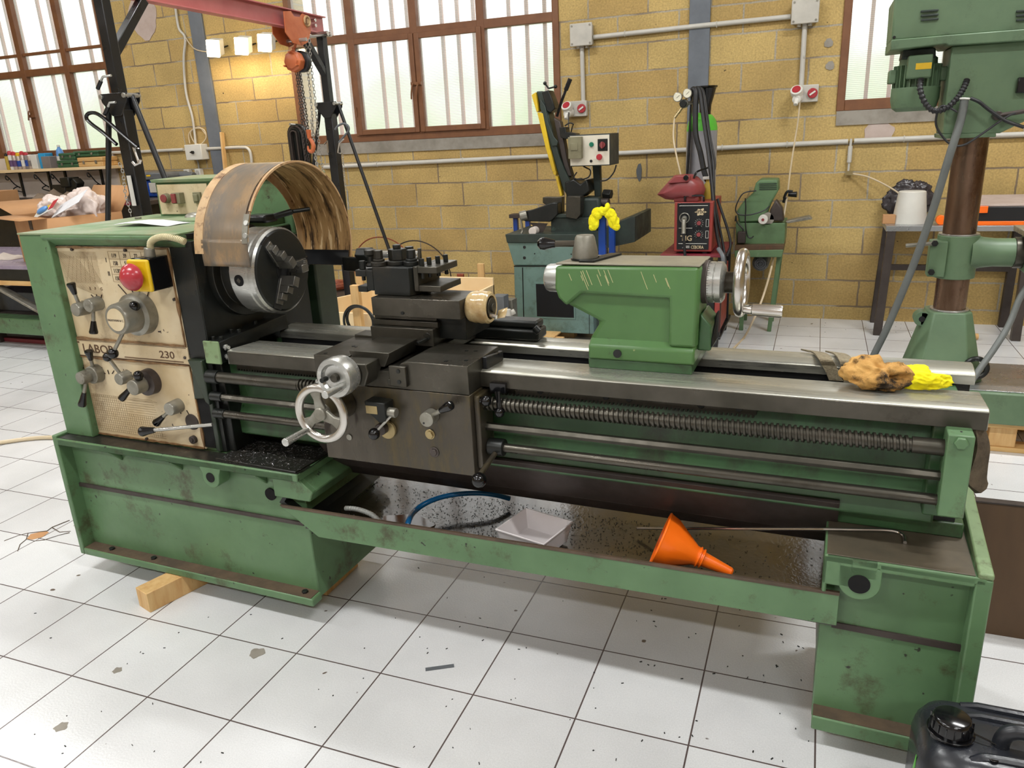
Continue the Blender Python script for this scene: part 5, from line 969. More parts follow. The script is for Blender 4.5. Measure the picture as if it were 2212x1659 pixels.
t = tag(obj('tool_box', M().box(-6.75, -6.15, 4.5, 4.85, .255, .42), MT['slate'], None, .006), 'grey metal box at the far left of the low shelf', 'tool box')
t = thing('paper_sheaf', (-5.75, 4.6, .45), 'loose white sheets fanned on top of the teal tool box', 'papers')
for i in range(4): Q(t, 'sheet', M().obox((-5.73, 4.6, .454+.006*i), (.45, .25, .0015), (.0, .03*i-.04, .1*i)), 'paper', 0)
rgp = W(18, 553, z=.72); m = M().grid([[Vector((rgp.x-.2+.05*i, rgp.y-.1+.05*j, FZ+.002+.05*sin(pi*i/7)*sin(pi*j/4)*(.6+.4*sin(2*i+j)))) for i in range(8)] for j in range(5)]); tag(obj('crumpled_rag', m, MT['wallw'], None, 0, solid=.004), 'crumpled off-white rag lying on the low bench top', 'rag')
# ---- cardboard box with bags
A_ = Vector((-5.335, 4.15)); Lc = Vector((W(30, 471, y=4.42).x, 4.42)); Rc = Vector((W(263, 462, y=4.62).x, 4.62)); Bc = Lc+(Rc-A_)
zt, zb = 1.075, FZ
cb = thing('cardboard_box', (-5.2, 4.5, FZ), 'large open brown cardboard box on the low bench, filled with bags', 'box')
def wallp(p, q): 
    return M().bar((p.x, p.y, (zt+zb)/2), (q.x, q.y, (zt+zb)/2), .006, zt-zb)
Q(cb, 'wall', M().prism([tuple(A_), tuple(Lc), tuple(Bc), tuple(Rc)], 'z', zb, zb+.006), 'card', 0)
for p, q in ((A_, Lc), (Lc, Bc), (Bc, Rc), (Rc, A_)):
    d = (q-p).normalized(); n2 = Vector((-d.y, d.x))*.003
    Q(cb, 'wall', M().prism([tuple(p-n2), tuple(q-n2), tuple(q+n2), tuple(p+n2)], 'z', zb, zt), 'card', 0)
def flap(p, q, out, dz):
    m_ = M(); o3 = Vector((out[0], out[1], dz)); P0, P1 = Vector((p.x, p.y, zt)), Vector((q.x, q.y, zt)); m_.grid([[P0, P1], [P0+o3, P1+o3]]); Q(cb, 'flap', m_, 'card', 0, solid=.004)
flap(A_, Lc, (-.16, -.10), -.01); flap(Lc, Bc, (-.30, .05), .10); flap(Bc, Rc, (.06, .1), .19); flap(Rc, A_, (.02, -.05), -.16)
Q(cb, 'tape_strip', M().obox(((A_.x+Lc.x)/2, (A_.y+Lc.y)/2-.005, 1.02), (.07, .004, .09), (0, 0, math.atan2(Lc.y-A_.y, Lc.x-A_.x))), 'darkst', 0)
xm = A_.lerp(Rc, .2); dd = (Rc-A_).normalized(); m = M()
for s in (-1, 1): m.bar((xm.x-dd.x*.028-.003, xm.y-dd.y*.028-.006, 1.0+s*.028), (xm.x+dd.x*.028+.003, xm.y+dd.y*.028-.006, 1.0-s*.028), .003, .005)
Q(cb, 'cross_mark', m, 'hred', 0)
cen = (A_+Bc)/2
random.seed(5)
def blob(name, c, s, mat, label, cat, seed=0):
    m_ = crumple(M(), c, s, seed, .5, 1.3)
    return tag(obj(name, m_, MT[mat], None, 0, smooth=180), label, cat)
blob('plastic_bag', (cen.x+.22, cen.y+.0, 1.085), (.20, .13, .16), 'bag', 'translucent white bag bulging out of the cardboard box, right side', 'bag', 2)
blob('plastic_bag', (cen.x-.14, cen.y+.06, 1.09), (.17, .11, .12), 'bag', 'long flat white bag at the back of the cardboard box', 'bag', 4)
t = thing('blister_pack', (-5.35, 4.33, 1.07), 'blister pack with blue toy-like ball and red card top in the cardboard box', 'package')
R3 = Matrix.Rotation(radians(-18), 3, 'Y') @ Matrix.Rotation(radians(38), 3, 'X')
pc = W(96, 455, y=4.3)
Q(t, 'card_back', M().obox(pc, (.24, .10, .004), mat=R3), 'white', .001); Q(t, 'red_end', M().obox(pc+R3 @ Vector((.10, .02, .004)), (.06, .10, .003), mat=R3), 'canred', 0); Q(t, 'yellow_print', M().obox(pc+R3 @ Vector((-.02, .02, .003)), (.14, .05, .002), mat=R3), 'label', 0); Q(t, 'blue_bubble', M().sph(pc+R3 @ Vector((-.01, 0, .012)), .045, 18, (1.4, .7, .4), R3), 'lblue', 0)
pc = W(150, 440, y=4.33); Q(thing('booklet', tuple(pc), 'grey striped instruction sheet sticking out of the cardboard box', 'paper'), 'sheet', M().obox(pc, (.34, .16, .003), mat=Matrix.Rotation(radians(-20), 3, 'Y') @ Matrix.Rotation(radians(35), 3, 'X')), 'paper', 0)
# cable on the floor at far left
tag(obj('floor_cable', M().tube(catmull([W(u, v, z=.012) for u, v in ((-60, 962), (0, 956), (60, 948), (108, 945), (170, 948))], 6), .012, 8), MT['whc']), 'cream cable lying on the tiles left of the lathe base', 'cable')
# ================================================================== WOODEN CRATE behind the lathe
cr = thing('plywood_crate', (-2.85, 4.6, 0), 'pale plywood crate with one raking side behind the lathe bed', 'crate')
c0 = W(668, 657, y=4.15); c1_ = W(755, 632, y=4.75)
a_, b_ = W(672, 672, y=4.15), W(800, 680, y=4.15)
Q(cr, 'front_board', M().box(c0.x, c0.x+.75, 4.13, 4.15, .02, W(672, 671, y=4.15).z), 'ply', .002)
Q(cr, 'left_board', M().prism([(4.15, .02), (4.95, .02), (4.95, W(755, 628, y=4.9).z), (4.15, c0.z)], 'x', c0.x-.02, c0.x), 'ply', .002)
Q(cr, 'back_board', M().box(c0.x-.02, c0.x+1.0, 4.93, 4.95, .02, .55), 'ply', .002)
Q(cr, 'right_board', M().box(c0.x+.98, c0.x+1.0, 4.15, 4.95, .02, .50), 'ply', .002)
Q(cr, 'crate_floor', M().box(c0.x-.02, c0.x+1.0, 4.13, 4.95, .0, .02), 'ply', 0)
def post(u, v, y, w, mat, label, th=.025, z0=.0, v2=None):
    p = W(u, v, y=y); return tag(obj('wood_batten', M().box(p.x-w/2, p.x+w/2, y, y+th, z0, p.z), MT[mat], None, .002), label, 'batten')
post(763, 617, 4.05, .055, 'wood', 'pale upright batten in front of the plywood crate', .04)
post(706, 588, 5.05, .055, 'redwood', 'dark reddish board standing behind the crate, near the hanging chains')
post(772, 570, 5.02, .06, 'wood', 'tall pine batten behind the tool post')
post(993, 592, 5.05, .05, 'redwood', 'short red-brown batten left of the tall pine batten')
post(1037, 570, 5.1, .05, 'wood', 'tall thin pine batten near the taped dial')
q = W(960, 625, y=5.2); tag(obj('wood_board', M().box(q.x-.55, q.x+.33, 5.2, 5.22, .35, q.z), MT['ply'], None, .002), 'long pale board standing on edge behind the tool post', 'board')
tag(obj('wood_board', M().box(q.x-.12, q.x-.03, 5.12, 5.16, .3, q.z+.03), MT['wood'], None, .002), 'short pine offcut standing against the long pale board', 'board')
# steel offcuts right of the crate
for k, (u0, v0, u1, v1, mt, lb) in enumerate(((1062, 640, 1090, 690, 'slate', 'dark square steel bar, tallest of the offcut pile by the saw'), (1085, 648, 1108, 690, 'alu', 'light flat steel bar in the offcut pile, nearest the saw'), (1060, 665, 1105, 700, 'alu', 'pale steel channel lying low in the offcut pile'))):
    p0, p1 = W(u0, v0, y=4.75+.1*k), W(u1, v1, y=4.75+.1*k); tag(obj('steel_offcut', M().box(p0.x, p1.x, 4.75+.1*k, 4.845+.1*k, 0, p0.z), MT[mt], None, .003), lb, 'steel offcut')
p0 = W(1060, 700, y=4.7); tag(obj('steel_pipe_tee', M().cyl(p0+Vector((0, 0, 0)), W(1112, 672, y=4.75), .018, n=14).cyl(W(1098, 690, y=4.7), W(1098, 668, y=4.7), .018, n=14), MT['greybox'], None, .001), 'small white pipe tee lying on the offcuts beside the saw cabinet', 'pipe')
for (u, v, R, lb, mt) in ((830, 590, .30, 'large brown steel hoop leaning on the block wall, left one', 'redwood'), (895, 600, .29, 'thin dark hoop leaning on the block wall, right one', 'darkst')):
    c = W(u, v+8, y=6.2); R = .33; tag(obj('wire_hoop', M().torus((c.x, 6.30 if u > 850 else 6.22, W(u, 508 if u < 850 else 518, y=6.3).z-R), (0, 1, .12), R, .006, 80, 6), MT[mt]), lb, 'hoop')
c = W(778, 693, y=4.02); tag(obj('hose_coil', M().torus((c.x, 4.02, c.z+.0), (0, 1, .1), .095, .010, 48, 8).torus((c.x+.01, 4.0, c.z-.02), (.1, 1, .1), .125, .008, 48, 8), MT['dark']), 'coil of dark hose hung round the pale upright batten', 'hose')
# low dark frame behind
q = W(740, 628, y=5.6); tag(obj('steel_ring', M().torus((q.x-.1, 5.6, W(690, 640, y=5.3).z+.034), (0, 0, 1), .12, .03, 40, 8), MT['redwood']), 'rusty ring lying behind the crate', 'ring')
q = W(690, 640, y=5.3); t = thing('pallet_stand', (q.x, 5.5, 0), 'low dark stand behind the crate, by the hanging chains', 'stand'); Q(t, 'top', M().box(q.x-.35, q.x+.45, 5.3, 5.9, q.z-.02, q.z), 'darkst', .002); Q(t, 'side', M().box(q.x-.33, q.x+.43, 5.33, 5.87, 0, q.z-.02), 'black', .002)
# ================================================================== BAND SAW
SY = 5.3
def S2(u, v, y=SY): p = W(u, v, y=y); return (p.x, p.z)
bs = thing('band_saw', (-1.8, 5.6, .1), 'teal metal-cutting band saw with raised dark arm and yellow blade guard', 'band saw')
fp = lambda pts, y=SY: [S2(u, v, y) for u, v in pts]
Q(bs, 'cabinet', M().prism(fp([(1110, 574), (1277, 574), (1284, 722), (1114, 714)]), 'y', SY, SY+.5), 'teal', .004)
Q(bs, 'hopper', M().prism(fp([(1096, 524), (1274, 524), (1277, 573), (1110, 573)]), 'y', SY, SY+.5), 'teal', .004)
Q(bs, 'coolant_tray', M().prism(fp([(1092, 506), (1275, 506), (1274, 524), (1096, 524)]), 'y', SY-.01, SY+.5).prism(fp([(1275, 506), (1360, 470), (1368, 470), (1368, 525), (1276, 545)]), 'y', SY+.05, SY+.62), 'dteal', .003)
a0, a1 = S2(1158, 613), S2(1240, 686)
Q(bs, 'chip_window', M().box(a0[0]-.014, a1[0]+.014, SY-.004, SY, a1[1]-.014, a0[1]+.014), 'teal', .001); Q(bs, 'window_void', M().box(a0[0], a1[0], SY-.006, SY-.002, a1[1], a0[1]), 'void', 0)
for u, v, r in ((1133, 534, .011), (1133, 557, .011), (1155, 548, .005), (1234, 549, .005)): x, z = S2(u, v); Q(bs, 'hole', M().cyl((x, SY-.003, z), (x, SY+.002, z), r, n=14), 'black', 0)
Q(bs, 'door_seam', M().prism(fp([(1110, 574), (1277, 574), (1277, 576), (1110, 576)]), 'y', SY-.002, SY).prism(fp([(1128, 578), (1130, 578), (1133, 714), (1131, 714)]), 'y', SY-.002, SY).prism(fp([(1271, 578), (1272, 578), (1274, 722), (1273, 722)]), 'y', SY-.002, SY), 'dark', 0)
VY = SY+.12
Q(bs, 'saw_bed', M().prism(fp([(1190, 470), (1290, 470), (1290, 506), (1190, 506)], VY), 'y', VY, VY+.25).prism(fp([(1196, 462), (1245, 462), (1245, 470), (1196, 470)], VY), 'y', VY-.02, VY+.2), 'dteal', .004)
Q(bs, 'vise_arm', M().prism(fp([(1128, 464), (1138, 455), (1150, 453), (1195, 437), (1208, 437), (1208, 462), (1192, 478), (1140, 477), (1130, 474)], VY), 'y', VY-.04, VY+.06), 'dark', .006)
Q(bs, 'fixed_jaw', M().prism(fp([(1177, 425), (1218, 425), (1218, 462), (1177, 437)], VY+.1), 'y', VY+.05, VY+.12), 'steeld', .003)
Q(bs, 'moving_jaw', M().prism(fp([(1227, 423), (1258, 423), (1258, 462), (1250, 472), (1227, 468)], VY), 'y', VY-.05, VY+.05), 'steeld', .004)
x, z = S2(1133, 466, VY); Q(bs, 'vise_wheel', M().cyl((x-.02, VY-.05, z), (x+.03, VY-.03, z+.01), .035, n=20), 'alu', .004)
x2, z2 = S2(1130, 497, VY-.05); x3, z3 = S2(1124, 523, VY-.05); Q(bs, 'vise_crank', M().bar((x-.01, VY-.06, z), (x2, VY-.06, z2), .022, .012).cyl((x2, VY-.06, z2), (x3, VY-.09, z3), .009, n=12), 'alu', .002)
Q(bs, 'deflector', M().prism(fp([(1145, 480), (1185, 482), (1172, 505)], VY), 'y', VY-.02, VY-.015), 'darkst', 0)
x, z = S2(1150, 500, SY+.03); Q(bs, 'roll', M().cyl((x, SY+.03, z), (x, SY+.12, z), .03, n=18), 'wallw', .002)
# arm
AY = SY+.25
Q(bs, 'saw_arm', M().prism(fp([(1165, 198), (1178, 197), (1190, 240), (1203, 300), (1216, 340), (1232, 378), (1250, 410), (1232, 422), (1222, 408), (1207, 360), (1193, 310), (1178, 250)], AY), 'y', AY-.07, AY+.07), 'dteal', .008)
Q(bs, 'arm_cover', M().prism(fp([(1176, 215), (1186, 230), (1194, 268), (1204, 295), (1213, 305), (1211, 314), (1200, 315), (1192, 290), (1183, 258), (1174, 232)], AY), 'y', AY-.085, AY-.07), 'dteal', .004)
Q(bs, 'blade_guard', M().prism(fp([(1157, 206), (1166, 200), (1172, 240), (1168, 243)], AY), 'y', AY-.09, AY+.05).prism(fp([(1169, 243), (1181, 245), (1196, 320), (1210, 372), (1208, 378), (1203, 374), (1186, 315)], AY), 'y', AY-.09, AY-.02), 'yguard', .003)
Q(bs, 'lower_guard', M().prism(fp([(1207, 378), (1213, 380), (1222, 420), (1218, 422)], AY), 'y', AY-.09, AY-.03), 'yguard', .002)
Q(bs, 'tension_block', M().prism(fp([(1178, 200), (1192, 195), (1200, 215), (1207, 235), (1196, 244), (1188, 240)], AY), 'y', AY-.08, AY+.04), 'dark', .006)
for (u, v) in ((1177, 180), (1200, 187)):
    p = W(u, v, y=AY-.03); q = W(1185, 191, y=AY-.03); Q(bs, 'tension_handle', M().cyl(q, p, .006, n=8).sph(p, .013, 10), 'dark', 0)
pts = [W(u, v, y=AY-.1) for u, v in ((1203, 252), (1212, 222), (1222, 195), (1232, 170))]
Q(bs, 'feed_handle', M().tube(pts[:3], .010, 10).tube(pts[2:], .016, 12), 'blackp', .002)
Q(bs, 'arm_motor', M().prism(fp([(1200, 254), (1214, 262), (1222, 300), (1230, 345), (1240, 380), (1228, 380), (1215, 330)], AY), 'y', AY-.05, AY+.02), 'darkst', .006)
Q(bs, 'side_lug', M().prism(fp([(1215, 275), (1228, 274), (1230, 285), (1250, 288), (1252, 293), (1228, 300), (1218, 296)], AY), 'y', AY-.08, AY+.02), 'dark', .003)
Q(bs, 'pivot_block', M().prism(fp([(1228, 392), (1248, 385), (1262, 396), (1275, 385), (1282, 410), (1262, 425), (1232, 424)], AY), 'y', AY-.1, AY+.1), 'dark', .008)
Q(bs, 'gear_housing', M().prism(fp([(1258, 425), (1300, 424), (1304, 445), (1300, 470), (1260, 472)], AY), 'y', AY-.09, AY+.12), 'dteal', .02)
x, z = S2(1300, 437, AY); Q(bs, 'hydraulic_cylinder', M().cyl((x, AY-.02, z), (x+.06, AY-.03, z), .03, n=20), 'darkst', .003)
x, z = S2(1310, 418, AY); Q(bs, 'hex_cap', M().hexa((x-.02, AY, z), (x+.04, AY-.01, z-.005), .035), 'dark', .003)
Q(bs, 'box_column', M().prism(fp([(1281, 355), (1297, 355), (1299, 425), (1286, 425)], AY+.05), 'y', AY+.03, AY+.08), 'dteal', .003)
cf = [S2(1230, 294, SY+.1), S2(1318, 356, SY+.1)]
cbx = Q(bs, 'control_box', M().box(cf[0][0], cf[1][0], SY+.1, SY+.36, cf[1][1]-.004, cf[0][1]+.006), 'dkbox', .003)
FY = SY+.1
Q(bs, 'control_panel', M().box(cf[0][0]+.004, cf[1][0]-.004, FY-.004, FY, cf[1][1]+.002, cf[0][1]-.002), 'ctrl', .001, )
def fpx(u, v): return S2(u, v, FY-.004)
x, z = fpx(1246, 318); Q(bs, 'switch_cover', M().box(x-.05, x+.045, FY-.05, FY-.004, z-.075, z+.07).box(x-.03, x+.02, FY-.054, FY-.05, z-.02, z+.03), 'oliveb', .004)
x, z = fpx(1278, 312); Q(bs, 'green_button', M().cyl((x, FY, z), (x, FY-.016, z), .016, n=20), 'btng', .002)
x, z = fpx(1302, 313); Q(bs, 'selector_plate', M().box(x-.035, x+.035, FY-.008, FY-.004, z-.04, z+.04), 'dark', .001); Q(bs, 'selector_knob', M().cyl((x, FY-.008, z), (x, FY-.022, z), .02, n=18).box(x-.006, x+.006, FY-.035, FY-.02, z-.022, z+.022), 'maskred', .001)
x, z = fpx(1296, 339); Q(bs, 'stop_button', M().cyl((x, FY-.004, z), (x, FY-.02, z), .013, n=18).cyl((x, FY-.02, z), (x, FY-.032, z), .022, .02, 22), 'red', .002)
x, z = fpx(1277, 348); Q(bs, 'key_hole', M().cyl((x, FY-.003, z), (x, FY-.007, z), .01, n=16), 'black', 0)
for pts in (((1240, 350), (1243, 345), (1262, 360), (1275, 368), (1272, 382), (1255, 388), (1240, 384), (1246, 372)), ((1331, 356), (1326, 372), (1312, 388), (1297, 391))):
    Q(bs, 'cable', M().tube(catmull([W(u, v, y=FY+.08) for u, v in pts], 6), .005, 8), 'blkc', 0)
Q(bs, 'supply_cable', M().tube(catmull([W(u, v, y=yy) for u, v, yy in ((1229, 240, 6.3), (1228, 265, 6.1), (1229, 300, 5.75), (1236, 275, 5.6), (1238, 268, 5.5), (1230, 266, 5.5), (1220, 272, 5.5))], 6), .005, 8), 'blkc', 0)
# pallet under saw
pa = thing('wood_pallet', (-1.85, 5.55, 0), 'weathered wooden pallet under the teal band saw', 'pallet')
for i in range(4): x = -2.45+.2*i; Q(pa, 'slat', M().box(x, x+.13, 5.1, 5.83, .075, .086), 'wood', .002)
for y in (5.12, 5.45, 5.75): Q(pa, 'bearer', M().box(-2.45, -1.66, y, y+.08, 0, .075), 'wood', .002)
# blue roller stand with glove
BY = 5.08
def bpost(par, u0, v0, u1, v1, y, w=.04): a, b = W(u0, v0, y=y), W(u1, v1, y=y); return Q(par, 'post', M().box(a.x-w/2, a.x+w/2, y-w/2, y+w/2, min(.05, b.z) if v1 > 600 else b.z, a.z), 'blue', .003)
rs = thing('roller_stand', (W(1300, 600, y=BY).x, BY+.1, .05), 'blue steel roller stand in front of the band saw, right side', 'stand')
p = W(1301, 466, y=BY); q = W(1322, 466, y=BY+.25)
Q(rs, 'post', M().box(p.x-.024, p.x+.024, BY-.02, BY+.02, .04, p.z), 'blue', .003); Q(rs, 'post', M().box(q.x-.02, q.x+.02, BY+.23, BY+.27, .04, q.z), 'blue', .003)
Q(rs, 'cross_bar', M().bar((p.x, BY, .62), (q.x, BY+.25, .62), .03, .05), 'dkbox', .003); Q(rs, 'roller', M().cyl((p.x, BY-.02, p.z+.01), (q.x, BY+.27, p.z+.01), .018, n=16), 'darkst', .002); Q(rs, 'foot', M().box(p.x-.12, p.x+.2, BY-.03, BY+.3, 0, .04), 'blue', .004)
r2 = thing('roller_stand', (W(1116, 500, y=5.9).x, 5.9, 0), 'blue roller stand behind the band saw, left side', 'stand')
a, b = W(1114, 470, y=5.95), W(1140, 468, y=5.95)
for p_ in (a, b): Q(r2, 'post', M().box(p_.x-.018, p_.x+.018, 5.93, 5.97, .03, p_.z), 'blue', .003)
Q(r2, 'top_plate', M().box(a.x-.04, b.x+.05, 5.9, 6.0, a.z, a.z+.03), 'darkst', .003); Q(r2, 'foot', M().box(a.x-.05, b.x+.05, 5.85, 6.05, 0, .03), 'blue', .003)
# yellow gloves draped on the stand
g0 = W(1300, 452, y=BY-.03)
def gl(u, v, y): return W(u, v, y=y)
m = M()
for (u, v, sx2, sz2, sd2) in ((1283, 480, .034, .055, 1), (1279, 490, .022, .026, 5), (1290, 462, .036, .04, 2), (1303, 456, .04, .03, 3), (1318, 464, .036, .042, 4), (1326, 478, .036, .052, 6), (1331, 490, .024, .026, 7)): crumple(m, gl(u, v, BY-.045), (sx2, .026, sz2), sd2, .28, 1.2)
t = tag(obj('work_glove', m, MT['yglove'], None, 0, smooth=180), 'bright yellow work glove draped over the blue roller stand', 'glove')
c = gl(1311, 446, BY-.04)
m = M().tube(catmull([gl(1300, 462, BY-.05), gl(1309, 452, BY-.06), gl(1313, 446, BY-.05), gl(1311, 442, BY-.04)], 4), .016, 10); tag(obj('work_glove', m, MT['yglove'], None, 0, smooth=180), 'second yellow glove knotted on top of the draped one', 'glove')
# ================================================================== WELDING SET
wt = thing('welding_cart', (-.77, 5.6, 0), 'dark red welding cart carrying the power source and gas cylinder', 'cart')
Q(wt, 'shelf', M().box(-.98, -.56, 5.28, 5.92, .655, .672), 'hred', .002); Q(wt, 'cart_base', M().box(-.98, -.56, 5.3, 6.0, .08, .10), 'black', .003)
for x in (-.96, -.58):
    for y in (5.32, 5.85): Q(wt, 'upright', M().box(x-.015, x+.015, y-.015, y+.015, .1, .66), 'black', .002)
xh = W(1494, 200, y=5.75).x; zh = W(1494, 190, y=5.75).z
Q(wt, 'hose_pole', M().bar((xh-.06, 5.78, .1), (xh+.0, 5.78, zh), .05, .012), 'black', .001)
for (x, y) in ((-.95, 5.34), (-.6, 5.34), (-.95, 5.9), (-.6, 5.9)): Q(wt, 'wheel', M().cyl((x-.02, y, .045), (x+.02, y, .045), .045, n=20), 'rub', .004)
# lower unit
lu = thing('cooling_unit', (-.72, 5.45, .10), 'black and red welding unit low on the cart, behind the tailstock', 'welding unit')
a, b = W(1532, 655, y=5.3), W(1553, 720, y=5.3)
Q(lu, 'case', M().box(-.93, b.x-.035, 5.3, 5.75, .105, .56), 'black', .006); Q(lu, 'red_side', M().box(b.x-.035, b.x+.0, 5.28, 5.75, .13, .56), 'wred', .006)
for i in range(6): z = .36+.022*i; Q(lu, 'louvre', M().box(b.x-.12, b.x-.045, 5.292, 5.3, z, z+.008), 'slate', 0)
Q(lu, 'outlet', M().cyl((b.x-.08, 5.3, .30), (b.x-.08, 5.27, .30), .022, n=18), 'alu', .002); Q(lu, 'hose', M().tube(catmull([(b.x-.08, 5.28, .47), (b.x-.0, 5.2, .55), (b.x+.02, 5.2, .66), (b.x-.02, 5.25, .72)], 6), .014, 8), 'slate', 0)
# power source
YW = 5.32; a, b = W(1458, 437, y=YW), W(1536, 546, y=YW); x0, x1 = a.x, b.x; z0, z1 = .672, a.z
ws = thing('tig_welder', ((x0+x1)/2, YW+.2, .672), 'red TIG welding power source with black front panel and two dials', 'welder')
Q(ws, 'case', M().box(x0-.002, x1+.002, YW, YW+.48, z0+.015, z1), 'wred', .004); Q(ws, 'front_panel', M().box(x0+.018, x1-.018, YW-.006, YW, z0+.03, z1-.006), 'black', .001); Q(ws, 'feet', M().box(x0+.03, x0+.06, YW+.02, YW+.4, z0, z0+.02).box(x1-.06, x1-.03, YW+.02, YW+.4, z0, z0+.02), 'rub', 0)
Q(ws, 'top_handle', M().tube([(x0+.065, YW+.02, z1), (x0+.065, YW+.0, z1+.035), (x0+.075, YW, z1+.042), (x1-.07, YW, z1+.042), (x1-.06, YW, z1+.035), (x1-.06, YW+.02, z1)], .007, 8), 'black', 0)
wd_ = x1-x0; hh = z1-z0
def wpx(fu, fv): return (x0+wd_*fu, z0+hh*fv)
for fv in (.93, .20): Q(ws, 'panel_line', M().box(x0+.03, x1-.03, YW-.0075, YW-.006, z0+hh*fv, z0+hh*fv+.003), 'white', 0)
Q(ws, 'panel_line', M().box(x0+.03, x0+.12, YW-.0075, YW-.006, z0+hh*.5, z0+hh*.5+.003), 'white', 0)
text('lettering', 'CEBORA', .030, (x0+wd_*.46, YW-.007, z0+hh*.105), 'panel', ws, sx=.72, ext=.0008); text('lettering', 'TIG', .05, (x0+wd_*.17, YW-.007, z0+hh*.26), 'panel', ws, sx=1.0, ext=.0008); text('lettering', 'turbo', .042, (x0+wd_*.52, YW-.0075, z0+hh*.785), 'dark', ws, sx=.75, ext=.0004)
Q(ws, 'star_mark', M().prism([(x0+wd_*(.69+.17*r_*cos(k*pi/6)), z0+hh*(.81+.09*r_*sin(k*pi/6))) for k, r_ in enumerate((1, .6, .95, .6, .8, .6, 1, .6, .9, .6, .8, .6))], 'y', YW-.0072, YW-.006), 'panel', 0)
for i in range(4): Q(ws, 'logo_dash', M().box(x0+wd_*.22+.004*i, x0+wd_*.42, YW-.0072, YW-.006, z0+hh*(.115+.014*i), z0+hh*(.115+.014*i)+.0022), 'white', 0)
for fv in (.60, .38):
    cx, cz = wpx(.66, fv); Q(ws, 'dial', M().cyl((cx, YW-.006, cz), (cx, YW-.018, cz), .014, n=18), 'maskred', .001)
    m = M()
    for k in range(11): an = radians(-50+28*k); m.bar((cx+.02*cos(an), YW-.0068, cz+.02*sin(an)), (cx+.03*cos(an), YW-.0068, cz+.03*sin(an)), .0018, .0012)
    Q(ws, 'dial_scale', m, 'white', 0, smooth=0); Q(ws, 'scale_box', M().box(cx+.045, cx+.047, YW-.0072, YW-.006, cz-.025, cz+.025).box(cx+.063, cx+.065, YW-.0072, YW-.006, cz-.025, cz+.025).box(cx+.045, cx+.065, YW-.0072, YW-.006, cz+.023, cz+.025).box(cx+.045, cx+.065, YW-.0072, YW-.006, cz-.025, cz-.023), 'white', 0)
cx, cz = wpx(.27, .70); Q(ws, 'torch_socket', M().torus((cx, YW-.008, cz), (0, 1, 0), .032, .004, 30, 6).cyl((cx, YW-.006, cz), (cx, YW-.03, cz-.01), .018, n=20).cyl((cx, YW-.03, cz-.01), (cx+.004, YW-.06, cz-.10), .015, n=16), 'alu', .001)
Q(ws, 'torch_cable', M().tube(catmull([(cx+.004, YW-.06, cz-.09), (cx+.012, YW-.065, cz-.18), (cx+.02, YW-.06, cz-.28), (cx+.02, YW-.05, cz-.36), (cx+.02, YW-.03, cz-.42)], 5), .010, 10), 'blkc', 0)
# cylinder
cyc = W(1512, 380, y=5.86); CX, CY, CRr = cyc.x, 5.90, .108
gz = thing('gas_cylinder', (CX, CY, .1), 'grey gas cylinder with bright green shoulder at the grey column', 'gas cylinder')
zs = W(1510, 283, y=5.8).z; zt_ = W(1510, 243, y=5.8).z
Q(gz, 'cylinder', M().rev((CX, CY, .1), (CX, CY, zs), [(0, .098), (.02, CRr), (zs-.1, CRr)], 48), 'cylg', 0)
Q(gz, 'shoulder', M().rev((CX, CY, zs), (CX, CY, zt_), [(0, CRr+.0005), (.03, CRr*.985), (.07, CRr*.88), (.10, CRr*.68), (.12, CRr*.42), (zt_-zs, CRr*.34)], 48), 'cylgreen', 0)
Q(gz, 'paper_tag', M().rev((CX, CY, zt_-.07), (CX, CY, zt_-.01), [(0, .075), (.005, .066), (.05, .048), (.06, .04)], 24), 'panel', 0)
Q(gz, 'valve_guard', M().rev((CX+.02, CY-.01, zt_-.03), (CX+.02, CY-.01, zt_+.20), [(0, .038), (.08, .042), (.15, .062), (.19, .072), (.195, .082), (.205, .082), (.207, .06)], 32), 'blackp', 0)
rg = thing('gas_regulator', tuple(W(1478, 222, y=5.7)), 'brass and chrome gas regulator with two round white gauges', 'regulator')
rc = W(1478, 224, y=5.7)
Q(rg, 'body', M().cyl(rc+Vector((0, -.03, 0)), rc+Vector((0, .03, 0)), .03, n=8).cyl(rc, rc+Vector((.12, .06, .01)), .012, n=12), 'alu', .003); Q(rg, 'adjusting_knob', M().cyl(rc+Vector((0, -.03, 0)), rc+Vector((0, -.055, 0)), .026, n=10), 'dark', .004)
for (u, v) in ((1464, 210), (1485, 202)):
    g_ = W(u, v, y=5.66); Q(rg, 'gauge_stem', M().cyl(rc, g_+Vector((0, .02, 0)), .007, n=10), 'brass', 0)
    gg = Q(rg, 'gauge', M().rev(g_+Vector((0, .02, 0)), g_+Vector((0, -.012, 0)), [(0, .026), (.004, .031), (.03, .031), (.032, .027)], 30), 'alu', 0); Q(rg, 'gauge_face', M().cyl(g_+Vector((0, -.0122, 0)), g_+Vector((0, -.0135, 0)), .0265, n=30), 'gauge', 0, ); Q(rg, 'needle', M().bar(g_+Vector((-.006, -.0142, -.006)), g_+Vector((.014, -.0142, .012)), .0025, .0015), 'black', 0)
Q(rg, 'hose_tail', M().cyl(rc+Vector((-.01, 0, -.02)), rc+Vector((-.065, -.01, -.09)), .011, n=10), 'brass', 0)
Q(rg, 'gas_hose', M().tube(catmull([rc+Vector((-.06, -.01, -.085)), W(1456, 265, y=5.68), W(1455, 300, y=5.65), W(1462, 340, y=5.62), W(1470, 376, y=5.6), W(1474, 400, y=5.6)], 6), .006, 8), 'whc', 0)
